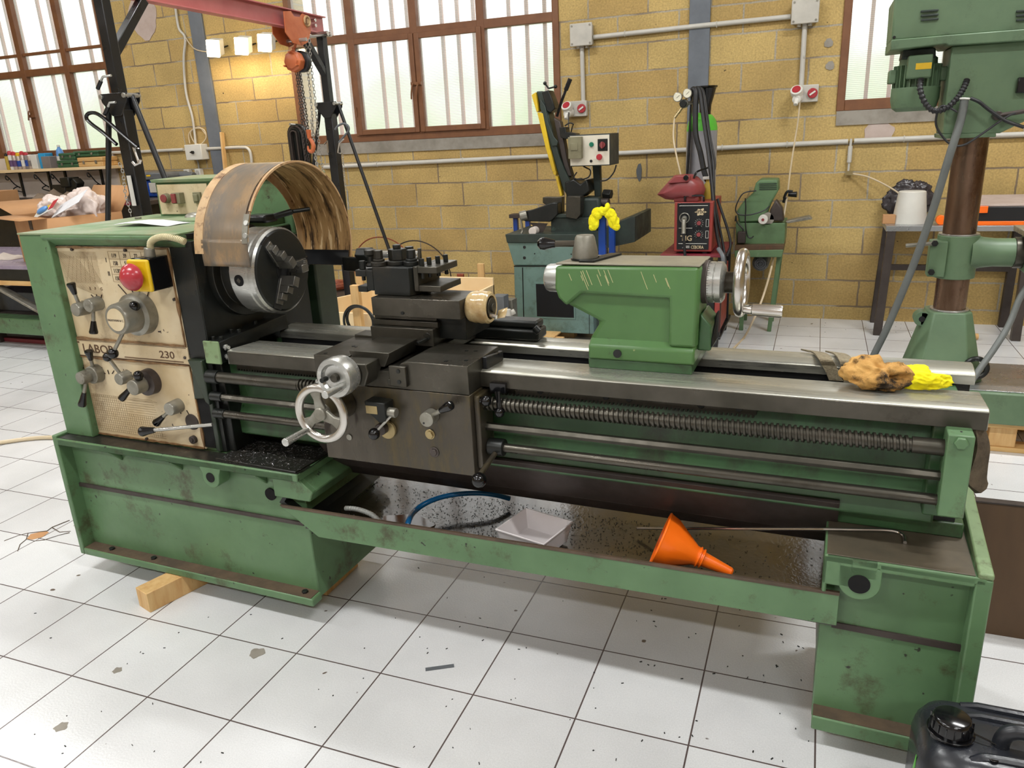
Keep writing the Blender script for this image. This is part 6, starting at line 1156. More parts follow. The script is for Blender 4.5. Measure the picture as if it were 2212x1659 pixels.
# torch hoses over the pole
th_ = thing('torch_hose', (xh, 5.7, 0), 'bundle of black torch hoses looped over the cart pole', 'hose')
for k, pts in enumerate((((1494, 205, 5.7), (1497, 193, 5.68), (1503, 200, 5.66), (1502, 240, 5.64), (1503, 290, 5.62), (1513, 330, 5.6), (1521, 370, 5.58), (1528, 390, 5.56)),
    ((1500, 195, 5.7), (1507, 190, 5.68), (1513, 205, 5.66), (1520, 260, 5.6), (1530, 330, 5.52), (1538, 400, 5.45), (1542, 450, 5.4), (1548, 500, 5.38), (1556, 540, 5.36), (1564, 590, 5.3)),
    ((1504, 195, 5.72), (1512, 189, 5.7), (1519, 205, 5.68), (1526, 260, 5.62), (1535, 320, 5.56), (1541, 360, 5.5), (1542, 420, 5.44), (1550, 470, 5.42), (1562, 530, 5.4), (1568, 570, 5.36)),
    ((1508, 198, 5.73), (1516, 192, 5.72), (1523, 215, 5.7), (1533, 290, 5.66), (1544, 350, 5.62), (1541, 369, 5.6), (1537, 365, 5.6)),
    ((1550, 430, 5.5), (1560, 460, 5.46), (1573, 500, 5.44), (1578, 530, 5.42), (1570, 553, 5.4)))):
    Q(th_, 'hose', M().tube(catmull([W(u, v, y=y) for u, v, y in pts], 6), .019 if k == 0 else (.013 if k == 1 else .009), 10), 'rub' if k == 0 else 'blkc', 0)
# welding mask
mk = thing('welding_mask', tuple(W(1500, 432, y=5.4)), 'dark red welding mask resting on top of the TIG welder', 'welding mask')
MY = 5.42
sil = [(1420, 420), (1430, 408), (1446, 390), (1458, 378), (1478, 376), (1495, 376), (1508, 382), (1518, 392), (1524, 408), (1520, 422), (1510, 430), (1478, 428), (1455, 432), (1438, 430)]
m = M(); n_ = 8; cc = [W(u, v, y=MY) for u, v in sil]; ctr = sum((p for p in cc), Vector())/len(cc); rings = []
for j in range(-n_, n_+1):
    t_ = j/n_; k = math.sqrt(max(0, 1-t_*t_)); rings.append([m.b.verts.new(Vector((ctr.x+(p.x-ctr.x)*(.35+.65*k), MY+.12*t_, ctr.z+(p.z-ctr.z)*(.35+.65*k)))) for p in cc])
for i in range(len(rings)-1): m.skin(rings[i], rings[i+1])
m.face(rings[0][::-1]); m.face(rings[-1])
Q(mk, 'shell', m, 'maskred', .003, smooth=70)
Q(mk, 'side_panel', M().prism([S2(u, v, MY-.12) for u, v in ((1460, 380), (1489, 380), (1491, 388), (1487, 393), (1442, 396))], 'y', MY-.128, MY-.06), 'maskred', .004)
p = W(1482, 384, y=MY-.13); Q(mk, 'knob', M().cyl(p+Vector((0, .02, 0)), p+Vector((0, -.012, 0)), .017, n=10), 'blackp', .003)
Q(mk, 'head_band', M().ribbon(catmull([W(1500, 384, y=MY-.06), W(1505, 372, y=MY-.03), W(1518, 366, y=MY), W(1530, 362, y=MY+.02)], 5), (0, .05, 0), .012), 'blackp', .002)
Q(mk, 'lower_lip', M().box(W(1460, 428, y=MY).x, W(1512, 428, y=MY).x, MY-.08, MY+.08, z1+.0, z1+.03), 'maskred', .004)
bt = W(1526, 400, y=5.5); t = thing('spray_bottle', (bt.x, 5.55, z1), 'small bottle with white strip standing behind the welding mask', 'bottle'); Q(t, 'body', M().rev((bt.x, 5.55, z1), (bt.x, 5.55, z1+.13), [(0, .026), (.09, .026), (.11, .012), (.13, .012)], 16), 'canyel', 0); Q(t, 'nozzle', M().box(bt.x-.03, bt.x+.02, 5.53, 5.57, z1+.13, z1+.15), 'white', .003)
# ================================================================== GREEN BELT GRINDER
gy = 5.9
gr = thing('belt_grinder', (-.38, 6.1, 0), 'green belt grinder with slanted hood on its sheet metal stand', 'grinder')
gp = lambda l, y=gy: [S2(u, v, y) for u, v in l]
Q(gr, 'hood', M().prism(gp([(1632, 396), (1640, 389), (1680, 389), (1681, 412), (1664, 442), (1650, 480), (1596, 482), (1590, 458), (1605, 436), (1626, 418)]), 'y', gy+.02, gy+.28), 'greenm', .012)
for i in range(4): a, b = gp([(1640, 398+4*i), (1678, 397+4*i)]); Q(gr, 'vent_slot', M().box(a[0], b[0], gy+.015, gy+.022, a[1], a[1]+.004), 'dteal', 0)
x, z = S2(1649, 473, gy); Q(gr, 'grinding_wheel', M().cyl((x+.03, gy+.06, z), (x+.03, gy-.0, z), .045, n=30), 'concrete', .004); Q(gr, 'wheel_hub', M().cyl((x, gy+.02, z), (x, gy-.05, z), .033, n=26), 'white', .004); Q(gr, 'hub_core', M().cyl((x, gy-.051, z), (x, gy-.053, z), .010, n=14), 'maskred', 0)
Q(gr, 'wheel_guard', M().prism(gp([(1658, 478), (1664, 452), (1676, 431), (1690, 450), (1694, 478)]), 'y', gy+.0, gy+.12), 'darkst', .012)
Q(gr, 'tool_rest', M().prism(gp([(1697, 478), (1748, 467), (1755, 473), (1702, 482)]), 'y', gy-.02, gy+.10), 'alu', .003)
Q(gr, 'stand_body', M().prism(gp([(1589, 482), (1697, 482), (1694, 528), (1591, 528)]), 'y', gy, gy+.36), 'greenm', .004); Q(gr, 'stand_shelf', M().prism(gp([(1589, 538), (1693, 536), (1690, 552), (1589, 552)]), 'y', gy-.08, gy+.36), 'greenm', .004); Q(gr, 'shelf_top', M().prism(gp([(1590, 527), (1694, 526), (1693, 537), (1589, 539)]), 'y', gy-.07, gy+.3), 'rust', .002)
for u, y in ((1675, gy), (1600, gy), (1675, gy+.33), (1600, gy+.33)):
    p = W(u+8 if y == gy else u+8, 552, y=gy); Q(gr, 'leg', M().bar((p.x-.04 if u > 1650 else p.x, y+.02, .0), (p.x, y+.02, p.z), .03, .03), 'greenm', .002)
x, z = S2(1644, 566, gy+.1); Q(gr, 'motor_cover', M().rev((x, gy+.3, z), (x, gy+.02, z), [(0, .06), (.24, .06), (.26, .055), (.28, .04)], 32), 'slate', 0)
m = M()
for i in range(3):
    for k in range(8*(i+1)): an = 2*pi*k/(8*(i+1)); m.cyl((x+.015*(i+1)*cos(an), gy+.035-.009*(3-i)-.008, z+.015*(i+1)*sin(an)), (x+.015*(i+1)*cos(an), gy+.03, z+.015*(i+1)*sin(an)), .003, n=6)
Q(gr, 'vent_hole', m, 'black', 0, smooth=0)
a, b = gp([(1594, 500), (1610, 525)], gy-.03); Q(gr, 'switch_box', M().box(a[0], b[0], gy-.045, gy, b[1], a[1]), 'darkst', .004)
for pts in (((1634, 412), (1612, 415), (1600, 424), (1589, 450), (1596, 463), (1620, 464), (1650, 455), (1662, 445)), ((1610, 428), (1611, 450), (1610, 480), (1614, 508), (1622, 514), (1628, 510)), ((1588, 478), (1590, 466), (1592, 480), (1605, 495), (1603, 502))):
    Q(gr, 'cable', M().tube(catmull([W(u, v, y=gy-.03) for u, v in pts], 5), .005, 6), 'blkc', 0)
Q(gr, 'top_valve', M().cyl(W(1622, 408, y=gy), W(1614, 428, y=gy), .006, n=8).box(W(1618, 405, y=gy).x, W(1628, 405, y=gy).x, gy-.01, gy+.01, W(1622, 410, y=gy).z, W(1622, 404, y=gy).z), 'brass', 0)
# hanging cord with plug
cd = thing('extension_cord', (W(1650, 700, y=5.6).x, 5.7, 0), 'cream extension cord hanging from the wall socket down to the floor', 'cord')
Q(cd, 'cord', M().tube(catmull([W(u, v, y=y) for u, v, y in ((1728, 215, 6.3), (1724, 260, 6.28), (1716, 310, 6.26), (1707, 370, 6.22), (1702, 412, 6.2))], 6), .006, 8), 'whc', 0)
Q(cd, 'cord', M().tube(catmull([W(1700, 425, y=6.18), W(1692, 470, y=6.1), W(1680, 520, y=6.0), W(1666, 580, y=5.85), W(1655, 620, y=5.7), W(1643, 655, y=5.6), W(1628, 690, y=5.55), W(1608, 728, z=.01), W(1587, 750, z=.01), W(1575, 765, z=.01)], 6), .008, 8), 'whc', 0)
p = W(1703, 420, y=6.17); Q(cd, 'plug', M().cyl(p, p+Vector((.06, -.01, .0)), .016, .022, 14).cyl(p+Vector((-.02, 0, -.02)), p+Vector((-.03, 0, -.06)), .012, n=10).tube(catmull([p+Vector((-.03, 0, -.03)), p+Vector((-.01, 0, .02)), p+Vector((.03, 0, .02))], 4), .010, 8), 'black', .002)
# ================================================================== RIGHT: table, bucket, cases
tb = thing('metal_table', (.95, 6.15, 0), 'rusty steel table with bright zinc top against the wall', 'table')
tx0, tx1, ty0, ty1 = .462, 1.9, 5.95, 6.36
Q(tb, 'table_top', M().box(tx0, tx1, ty0, ty1, .742, .778), 'tabtop', .002)
for (x, y, X, Y) in ((.50, 5.98, .475, 5.955), (.50, 6.33, .475, 6.35), (1.33, 5.98, 1.335, 5.96), (1.33, 6.33, 1.33, 6.35)): Q(tb, 'leg', M().bar((X, Y, 0), (x, y, .742), .055, .055), 'darkst', .002)
Q(tb, 'rail', M().box(.5, 1.35, 6.31, 6.35, .41, .45), 'darkst', .002)
bx_, by_ = W(1968, 440, y=6.15).x, 6.15
bk = thing('white_bucket', (bx_, by_, .778), 'white plastic bucket upside down on the zinc table top', 'bucket')
Q(bk, 'pail', M().rev((bx_, by_, .778), (bx_, by_, 1.0), [(0, .112), (.01, .112), (.215, .088), (.22, .08)], 40), 'white', 0)
m = crumple(M(), (bx_, by_+.165, .925), (.15, .035, .145), 3, .4, 1.8, -.9)
tag(obj('bin_bag', m, MT['binbag'], None, 0, smooth=180), 'crumpled dark translucent bag bunched behind the white bucket', 'bag')
q = W(1925, 458, y=6.1); tag(obj('small_carton', M().box(q.x-.05, q.x+.03, 6.08, 6.14, .778, .84), MT['card'], None, .002), 'small brown carton left of the white bucket', 'box')
q = W(2030, 466, y=6.1); tag(obj('orange_tape_reel', M().cyl((q.x, 6.05, .81), (q.x, 6.0, .81), .032, n=20), MT['forange'], None, .003), 'small orange reel on the table beside the bucket', 'reel')
oc = thing('orange_tool_case', (1.5, 6.12, .778), 'black and orange flat tool case with pinkish lid on the table', 'tool case')
x0c = W(2100, 470, y=6.0).x
Q(oc, 'body', M().box(x0c, x0c+.75, 5.98, 6.3, .80, .90), 'black', .006); Q(oc, 'orange_band', M().box(x0c-.005, x0c+.755, 5.972, 6.3, .778, .805), 'forange', .003); Q(oc, 'lid', M().prism([(5.98, .90), (6.3, .92), (6.3, .95), (5.98, .915)], 'x', x0c-.02, x0c+.77), 'plaster', .004)
for x in (x0c+.0, x0c+.36): Q(oc, 'clasp', M().box(x+.01, x+.08, 5.962, 5.98, .86, .905), 'forange', .003)
tag(obj('wood_dowel', M().cyl(W(2093, 727, z=.025), W(2112, 727, z=.025), .022, n=16), MT['wood'], None, .001), 'short round wood offcut on the floor under the table', 'wood')
tag(obj('red_scrap', M().box(.78, .80, 5.35, 5.36, 0, .004), MT['hred'], None, 0), 'tiny red scrap on the tiles in front of the table', 'scrap')
# ================================================================== COLUMN DRILL
DY = 4.05; dx = W(2050, 668, y=DY).x
D = lambda u, v, y=DY: W(u, v, y=y)
dp = thing('column_drill', (dx, DY, .14), 'tall green column drill press with rusty column and motor at rear', 'drill press')
def dpx(l, y): return [(D(u, v, y).x, D(u, v, y).z) for u, v in l]
Q(dp, 'base_plate', M().box(.05, 1.6, 3.80, 4.30, .145, .295), 'green_pale', .008); Q(dp, 'base_top', M().box(.07, 1.58, 3.82, 4.28, .295, .30), 'tabtop', .001)
zb_, zt2 = .30, D(2040, 668).z
m = M(); b0, b1 = .165, .088
m.prism([(dx-b0, DY-b0), (dx+b0, DY-b0), (dx+b0, DY+b0), (dx-b0, DY+b0)], 'z', zb_, zt2, [(dx-b1, DY-b1), (dx+b1*.72, DY-b1), (dx+b1, DY-b1*.4), (dx+b1, DY+b1)]) if False else None
octb = [(dx-.17, DY-.12), (dx-.12, DY-.17), (dx+.10, DY-.17), (dx+.16, DY-.10), (dx+.16, DY+.12), (dx+.12, DY+.17), (dx-.12, DY+.17), (dx-.17, DY+.12)]
octt = [(dx-.095, DY-.03), (dx-.07, DY-.085), (dx+.055, DY-.085), (dx+.09, DY-.05), (dx+.09, DY+.07), (dx+.07, DY+.09), (dx-.07, DY+.09), (dx-.095, DY+.07)]
Q(dp, 'column_foot', M().prism(octb, 'z', zb_, zt2, octt), 'green_pale', .006)
Q(dp, 'clamp_lug', M().cyl((dx-.115, DY-.05, zt2-.04), (dx-.115, DY+.02, zt2-.04), .035, n=24).box(dx-.12, dx-.08, DY-.05, DY+.02, zt2-.07, zt2-.008), 'green_pale', .003); Q(dp, 'lug_hole', M().cyl((dx-.115, DY-.052, zt2-.04), (dx-.115, DY-.04, zt2-.04), .014, n=16), 'black', 0)
Q(dp, 'foot_ring', M().cyl((dx, DY, zt2), (dx, DY, zt2+.008), .082, n=40), 'steel', .001)
Q(dp, 'column', M().cyl((dx, DY, .3), (dx, DY, 1.75), .0685, n=48), 'rustcol', 0)
zc0, zc1 = D(2050, 598).z, D(2050, 506).z
tb_ = Q(dp, 'table_clamp', M().cyl((dx, DY, zc0), (dx, DY, zc1), .086, n=44).prism([(dx-.12, DY-.07), (dx-.05, DY-.085), (dx-.04, DY+.05), (dx-.12, DY+.0)], 'z', zc0+.012, zc1-.022), 'green_pale', .004); Q(dp, 'clamp_ring', M().cyl((dx, DY, zc1), (dx, DY, zc1+.006), .084, n=44), 'steel', .001)
for z in (zc1-.03, zc0+.035): Q(dp, 'clamp_bolt', M().hexa((dx-.105, DY-.075, z), (dx-.105, DY-.092, z), .015), 'dark', .002)
Q(dp, 'clamp_handle', M().cyl((dx-.10, DY-.08, zc1-.03), (dx-.22, DY-.06, zc1-.045), .009, n=12), 'alu', 0)
ax0 = D(2100, 550).x; zm = D(2130, 545).z
Q(dp, 'table_arm', M().rev((dx+.05, DY, zm), (dx+.30, DY-.0, zm), [(0, .085), (.05, .07), (.10, .064), (.20, .064), (.205, .068), (.235, .068), (.25, .068)], 36), 'green_pale', 0); Q(dp, 'arm_ring', M().cyl((dx+.225, DY, zm), (dx+.262, DY, zm), .0695, n=36), 'steeld', .002)
Q(dp, 'drill_table', M().prism([(dx+.26, zm-.08), (dx+.28, zm+.075), (dx+.85, zm+.075), (dx+.85, zm+.02), (dx+.45, zm+.02), (dx+.36, zm-.08)], 'y', DY-.14, DY+.14), 'green_pale', .006); Q(dp, 'table_surface', M().box(dx+.25, dx+.9, DY-.19, DY+.19, zm+.075, zm+.10), 'steel', .003)
Q(dp, 'slot_screw', M().cyl((dx+.27, DY-.15, zm+.10), (dx+.27, DY-.15, zm+.125), .008, n=12).cyl((dx+.27, DY-.15, zm+.125), (dx+.27, DY-.15, zm+.13), .013, n=12), 'dark', .001)
Q(dp, 'angle_vise', M().tube([(dx+.33, DY-.1, zm+.10), (dx+.33, DY-.1, zm+.20), (dx+.38, DY-.1, zm+.22)], .014, 10).prism([(dx+.36, zm+.20), (dx+.55, zm+.24), (dx+.55, zm+.19), (dx+.38, zm+.17)], 'y', DY-.14, DY-.02), 'dark', .003)
# head
hy0, hy1 = DY-.15, DY+.10
hp_ = lambda l: dpx(l, hy0)
zh0 = hp_([(2040, 292)])[0]
Q(dp, 'head', M().prism(hp_([(2056, 100), (2260, 84), (2260, 240), (2160, 288), (2038, 290), (2040, 250)]), 'y', hy0, hy1), 'green_pale', .006)
Q(dp, 'head_flange', M().prism(hp_([(2034, 290), (2152, 286), (2152, 296), (2034, 300)]), 'y', hy0, hy1), 'green_pale', .004)
Q(dp, 'belt_cover', M().prism(hp_([(1931, -2), (1975, -40), (2300, -80), (2300, 62), (2042, 80), (1924, 90), (1928, 40)]), 'y', hy0-.03, hy1+.03), 'green_pale', .008)
Q(dp, 'cover_flange', M().prism(hp_([(1924, 88), (2042, 78), (2300, 58), (2300, 84), (2046, 100), (2040, 96), (1922, 110)]), 'y', hy0-.045, hy1+.045), 'green_pale', .004)
for u in (2008, 2214):
    for i in range(3): a, b = dpx([(u-19, 25+9.5*i), (u+19, 22+9.5*i)], hy0-.032); Q(dp, 'vent_louvre', M().bar((a[0], hy0-.034, a[1]), (b[0], hy0-.034, b[1]), .016, .007), 'dteal', .001)
a, = dpx([(1932, 80)], hy0-.045); Q(dp, 'cover_screw', M().cyl((a[0], hy0-.03, a[1]), (a[0], hy0-.037, a[1]), .006, n=12), 'dark', .001)
# motor
mx = D(1978, 180).x; my = DY-.02; z_t, z_b = D(1978, 118).z, D(1978, 240).z
mo = Q(dp, 'motor', M().rev((mx, my, z_t), (mx, my, z_b+.09), [(0, .05), (.02, .075), (.03, .075), (.06, .078), ((z_t-z_b-.09), .08)], 30), 'green_pale', .002)
m = M()
for i in range(26): an = 2*pi*i/26; e = Vector((cos(an), sin(an), 0)); m.bar(Vector((mx, my, z_b+.095))+e*.088, Vector((mx, my, z_t-.05))+e*.088, .018, .004) if False else m.obox(Vector((mx, my, (z_b+.09+z_t-.04)/2))+e*.086, (.02, .004, z_t-z_b-.14), (0, 0, an))
Q(dp, 'cooling_fins', m, 'green_pale', 0); Q(dp, 'fan_cowl', M().rev((mx, my, z_b+.10), (mx, my, z_b), [(0, .098), (.05, .098), (.085, .09), (.1, .07)], 36), 'green_pale', .003)
a, b = dpx([(1962, 121), (2009, 168)], my-.1)
Q(dp, 'terminal_box', M().box(a[0], b[0], my-.135, my-.07, b[1], a[1]), 'green_pale', .006); Q(dp, 'motor_label', M().box(a[0]+.03, a[0]+.09, my-.1365, my-.135, (a[1]+b[1])/2-.012, (a[1]+b[1])/2+.013), 'label', 0)
Q(dp, 'motor_mount', M().prism(hp_([(1955, 104), (2026, 100), (2026, 122), (1950, 126)]), 'y', my-.07, my+.08), 'dteal', .006)
Q(dp, 'motor_wing', M().box(mx-.115, mx-.085, my-.05, my+.05, z_b+.12, z_t-.06).box(mx+.085, mx+.115, my-.05, my+.05, z_b+.12, z_t-.06), 'green_pale', .006)
pts = catmull([D(1989, 172, my-.14), D(1988, 195, my-.17), D(2000, 225, my-.18), D(2020, 240, my-.18), D(2045, 233, my-.18), D(2068, 212, my-.17), D(2082, 190, my-.16), D(2089, 172, my-.14)], 14)
Q(dp, 'corrugated_conduit', M().tube(pts, [.0125 if i % 4 < 2 else .0095 for i in range(len(pts))], 12), 'rub', 0)
hs_ = catmull([D(2084, 214, hy0-.04), D(2075, 260, hy0-.04), D(2050, 340, hy0-.05), D(2010, 470, hy0-.03), D(1970, 580, hy0), D(1920, 700, hy0+.05), D(1893, 756, hy0+.1), D(1876, 790, hy0+.15)], 10)
tag(obj('drain_hose', M().tube(hs_, .0165, 14), MT['hosegrey']), 'long dark grey hose running from the drill head down behind the lathe', 'hose')
Q(dp, 'hose_clip', M().torus(D(2084, 214, hy0-.04), (.1, .1, 1), .019, .004, 20, 6), 'white', 0)
for pts, r in (((((2096, 212), (2115, 220), (2130, 232), (2152, 248), (2175, 262), (2212, 275))), .007), (((2025, 240), (2022, 270), (2040, 300), (2060, 314), (2085, 312), (2120, 290), (2160, 262), (2190, 245), (2240, 232)), .0045), (((2025, 238), (2035, 229), (2050, 232), (2068, 242)), .0045)):
    Q(dp, 'cable', M().tube(catmull([D(u, v, hy0-.05) for u, v in pts], 6), r, 8), 'blkc', 0)
a = D(2152, 250, hy0); Q(dp, 'quill_lever', M().cyl(a, a+Vector((0, -.04, 0)), .018, n=16).cyl(a+Vector((0, -.03, 0)), a+Vector((.35, -.12, .05)), .009, n=12), 'darkst', .001)
a = D(2208, 184, hy0-.01); Q(dp, 'switch', M().box(a.x-.02, a.x+.05, hy0-.03, hy0, a.z-.03, a.z+.03), 'blackp', .004)
Q(dp, 'lift_eye', M().torus(D(2108, 795, 3.9), (0, 1, 0), .045, .012, 24, 10), 'dark', 0)
tag(obj('drill_cable', M().tube(catmull([W(2240, 590, y=3.9), W(2205, 640, y=3.88), W(2180, 700, y=3.85), W(2150, 750, y=3.8), W(2118, 795, y=3.74), W(2098, 825, y=3.7)], 8), .0135, 12), MT['hosegrey']), 'thick dark green-grey cable sweeping past the drill table to the floor', 'cable')
pl = thing('wooden_pallet', (.9, 4.05, 0), 'pine pallet under the drill base plate', 'pallet')
for y in (3.84, 4.0, 4.16): Q(pl, 'slat', M().box(0, 1.7, y, y+.10, .115, .14), 'woodx', .002)
for y in (3.84, 4.14): Q(pl, 'bottom_slat', M().box(0, 1.7, y, y+.1, 0, .022), 'woodx', .002)
for x in (.82, .05, 1.5): 
    for y in (3.85, 4.15): Q(pl, 'block', M().box(x, x+.11, y, y+.09, .022, .115), 'wood', .002)
# rusty steel sheet standing behind the right base
rb2 = thing('steel_sheet', (.9, 2.37, 0), 'rusty brown steel sheet standing on edge behind the right lathe base', 'steel sheet')
Q(rb2, 'sheet', M().prism([(2.325, 0), (2.333, 0), (2.404, .40), (2.396, .40)], 'x', .45, 1.3), 'rust', .001); Q(rb2, 'folded_rim', M().box(.45, 1.3, 2.392, 2.42, .398, .404), 'darkst', .001); Q(rb2, 'back_strut', M().bar((.8, 2.41, .39), (.8, 2.62, .0), .03, .006), 'darkst', .001)
# ================================================================== JERRYCAN
jx, jy = W(2110, 1590, z=.33).x, W(2110, 1590, z=.33).y
jc = thing('jerrycan', (.50, 1.40, 0), 'black plastic jerrycan with screw cap and moulded handle at the lower right', 'jerrycan')
cz = .345; cc_ = W(2056, 1562, z=cz)
X0, Y0, Y1 = cc_.x-.058, cc_.y-.11, cc_.y+.135
jr = M(); prof = []
def rrect(x0, x1, y0, y1, r, n=6):
    o = []
    for cx, cy, a in ((x1-r, y1-r, 0), (x0+r, y1-r, 90), (x0+r, y0+r, 180), (x1-r, y0+r, 270)):
        for k in range(n+1): t = radians(a+90*k/n); o.append((cx+r*cos(t), cy+r*sin(t)))
    return o
X1 = X0+.42
lv_ = [(.0, .012, .06), (.01, .0, .07), (.26, .0, .07), (.285, .004, .07), (.305, .015, .06), (.318, .032, .05), (.322, .045, .045)]
rings = [[jr.b.verts.new((x, y, z)) for x, y in rrect(X0+i_, X1-i_, Y0+i_, Y1-i_, r)] for z, i_, r in lv_]
for i in range(len(rings)-1): jr.skin(rings[i], rings[i+1])
jr.face(rings[0][::-1]); jr.face(rings[-1])
Q(jc, 'body', jr, 'jac', 0, smooth=60)
yc = (Y0+Y1)/2
Q(jc, 'neck', M().cyl((cc_.x, cc_.y, .30), (cc_.x, cc_.y, .335), .037, n=36).cyl((cc_.x, cc_.y, .325), (cc_.x, cc_.y, .330), .043, n=36), 'blackp', .001)
m = M().rev((cc_.x, cc_.y, .333), (cc_.x, cc_.y, .362), [(0, .036), (.002, .0375), (.022, .0355), (.027, .033), (.029, .030)], 48)
for k in range(16): t = 2*pi*k/16; m.obox((cc_.x+.0375*cos(t), cc_.y+.0375*sin(t), .345), (.003, .002, .018), (0, 0, t))
Q(jc, 'screw_cap', m, 'blackp', 0)
Q(jc, 'cap_strap', M().tube([(cc_.x+.037, cc_.y-.005, .335), (cc_.x+.06, cc_.y-.012, .332), (cc_.x+.09, cc_.y-.02, .326)], .0018, 6), 'blackp', 0)
hm_ = catmull([(cc_.x+.085, yc-.02, .318), (cc_.x+.088, yc-.02, .342), (cc_.x+.10, yc-.02, .357), (cc_.x+.13, yc-.02, .362), (X1-.10, yc-.02, .362), (X1-.07, yc-.02, .35), (X1-.06, yc-.02, .318)], 8)
Q(jc, 'carry_handle', M().tube(hm_, .014, 14, flat=1.1), 'jac', 0)
for y in (Y1-.04, Y1-.07): Q(jc, 'moulded_rib', M().tube([(X0+.09, y, .316), (X0+.12, y, .323), (X1-.06, y, .323)], .009, 10), 'jac', 0)
Q(jc, 'moulded_rib', M().tube(catmull([(X0+.04, Y0+.03, .24), (X0+.055, Y0+.035, .29), (X0+.09, Y0+.05, .315), (X0+.14, Y0+.06, .322), (X1-.06, Y0+.06, .322)], 6), .010, 10), 'jac', 0)
Q(jc, 'green_sticker', M().prism([(Y0+.075, .19), (Y0+.082, .275), (Y0+.10, .22), (Y0+.088, .14)], 'x', X0-.0012, X0+.0), 'cylgreen', 0)
Q(jc, 'vent_plug', M().cyl((cc_.x+.065, cc_.y-.055, .318), (cc_.x+.065, cc_.y-.055, .328), .009, n=14), 'blackp', .001)
# ================================================================== THINGS ON AND AROUND THE LATHE (lathe frame)
def LT(name, m, mat, label, cat, bev=0, group=None, kind=None, **k): return tag(obj(name, m, MT[mat], None, bev, lathe=True, **k), label, cat, group, kind)
# timber under the base
bw = Vector((-2.109, 1.662, 0)); R2 = radians(33)
tag(obj('timber_block', (lambda m_: m_.obox((0, 0, .037), (.075, .42, .074), (0, 0, -R2+.28)))(M()), MT['wood'], None, .002, base=(0, 0, 0)), 'square pine timber block under the left end of the lathe base', 'timber block').location = (-2.085+.075, 1.70+.14, 0)
tag(obj('timber_block', M().box(.1, .3, 1.78, 2.1, 0, .054), MT['wood'], None, .002), 'timber block under the right lathe base', 'timber block')
tag(obj('timber_block', M().box(-1.62, -1.5, 1.9, 2.1, 0, .074), MT['wood'], None, .002), 'timber block under the inner right end of the left base', 'timber block')
# paper on headstock
LT('paper_sheet', M().grid([[Vector((u, v+.15*(u+.80)*.2, 1.2745+.006*sin(6*(u+.8)*3)+h)) for u in (-.80, -.74, -.68, -.62, -.56)] for v, h in ((.21, 0), (.26, .002), (.31, .0))]), 'paper', 'white sheet of paper lying on the headstock lid', 'paper', solid=.0015)
PF = .362  # pan floor
# blue hose
hp2 = catmull([(.335, .018+.03, .375), (.34, .06, .40), (.37, .13, .43), (.44, .21, .45), (.54, .245, .45), (.63, .25, .43), (.685, .245, .40)], 8)
bh = [LP_ for LP_ in hp2]
def Lp(u, v, z=None, vv=None):
    d = ray(u, v)
    t = (z-CH)/d.z if z is not None else (vv-(CAM-O).dot(EY))/d.dot(EY)
    p = CAM+d*t-O; return Vector((p.dot(EX), p.dot(EY), p.z))
LT('blue_hose', M().tube(catmull([Lp(877, 1160, vv=.035), Lp(882, 1128, vv=.05), Lp(897, 1103, z=.40), Lp(930, 1082, z=.415), Lp(975, 1069, z=.42), Lp(1030, 1065, z=.42), Lp(1070, 1069, z=.41), Lp(1101, 1077, z=.39)], 8), .0085, 12), 'bhose', 'curved blue air hose lying in the chip pan', 'hose')
gp_ = catmull([Lp(746, 1098, z=.38), Lp(765, 1099, z=.385), Lp(785, 1104, z=.385), Lp(805, 1113, z=.38), Lp(822, 1128, z=.365)], 12)
LT('corrugated_hose', M().tube(gp_, [.0085 if i % 3 else .0068 for i in range(len(gp_))], 10), 'ghose', 'short grey corrugated hose end at the left of the chip pan', 'hose')
# clear plastic tray
A1, B1, C1 = Lp(1136, 1097, z=.432), Lp(1236, 1126, z=.432), Lp(1160, 1184, z=.432)
D1 = Lp(1050, 1157, z=.432); e1 = (B1-A1); e2 = Vector((D1.x-A1.x, D1.y-A1.y, 0)); e2 = e2*min(1, (B1.y-.034)/abs(e2.y)); h_ = .062
def q4(s, dz, ins): 
    c = A1+(e1+e2)/2*1.0; o = []
    for a_, b_ in ((-.5, -.5), (.5, -.5), (.5, .5), (-.5, .5)): o.append(Vector((c.x, c.y, A1.z+dz))+e1*(a_*s)+e2*(b_*s)-Vector((0, 0, 0)))
    return o
m = M()
def rq(s, dz): return [m.b.verts.new(p) for p in q4(s, dz, 0)]
r_o = [rq(1.03, 0), rq(1.03, -.006), rq(.99, -.006), rq(.86, -h_)]; r_i = [rq(.98, 0), rq(.85, -h_+.003)]
m.skin(r_i[0], r_o[0]); m.skin(r_o[0], r_o[1]); m.skin(r_o[1], r_o[2]); m.skin(r_o[2], r_o[3]); m.face(r_o[3][::-1]); m.skin(r_i[1], r_i[0]); m.face(r_i[1])
LT('plastic_tray', m, 'plastcl', 'translucent white plastic tray lying in the chip pan', 'tray', .003)
# orange funnel
fa, fb_ = Lp(1455, 1178, z=.44), Lp(1610, 1250, z=.37)
axd = (fb_-fa).normalized()
m = M().rev(fa-axd*.04, fb_, [(0, .075), (.004, .079), (.008, .076), (.03, .070), (.10, .027), (.108, .026), (.109, .029), (.112, .029), (.113, .024), (.118, .024), (.119, .027), (.122, .027), (.123, .020), (.20, .012), (.205, .008), (.19, .009), (.115, .017), (.10, .022), (.028, .066), (.004, .072)], 14, closed=True)
LT('plastic_funnel', m, 'forange', 'bright orange plastic funnel lying on its side in the chip pan', 'funnel', .001, smooth=30)
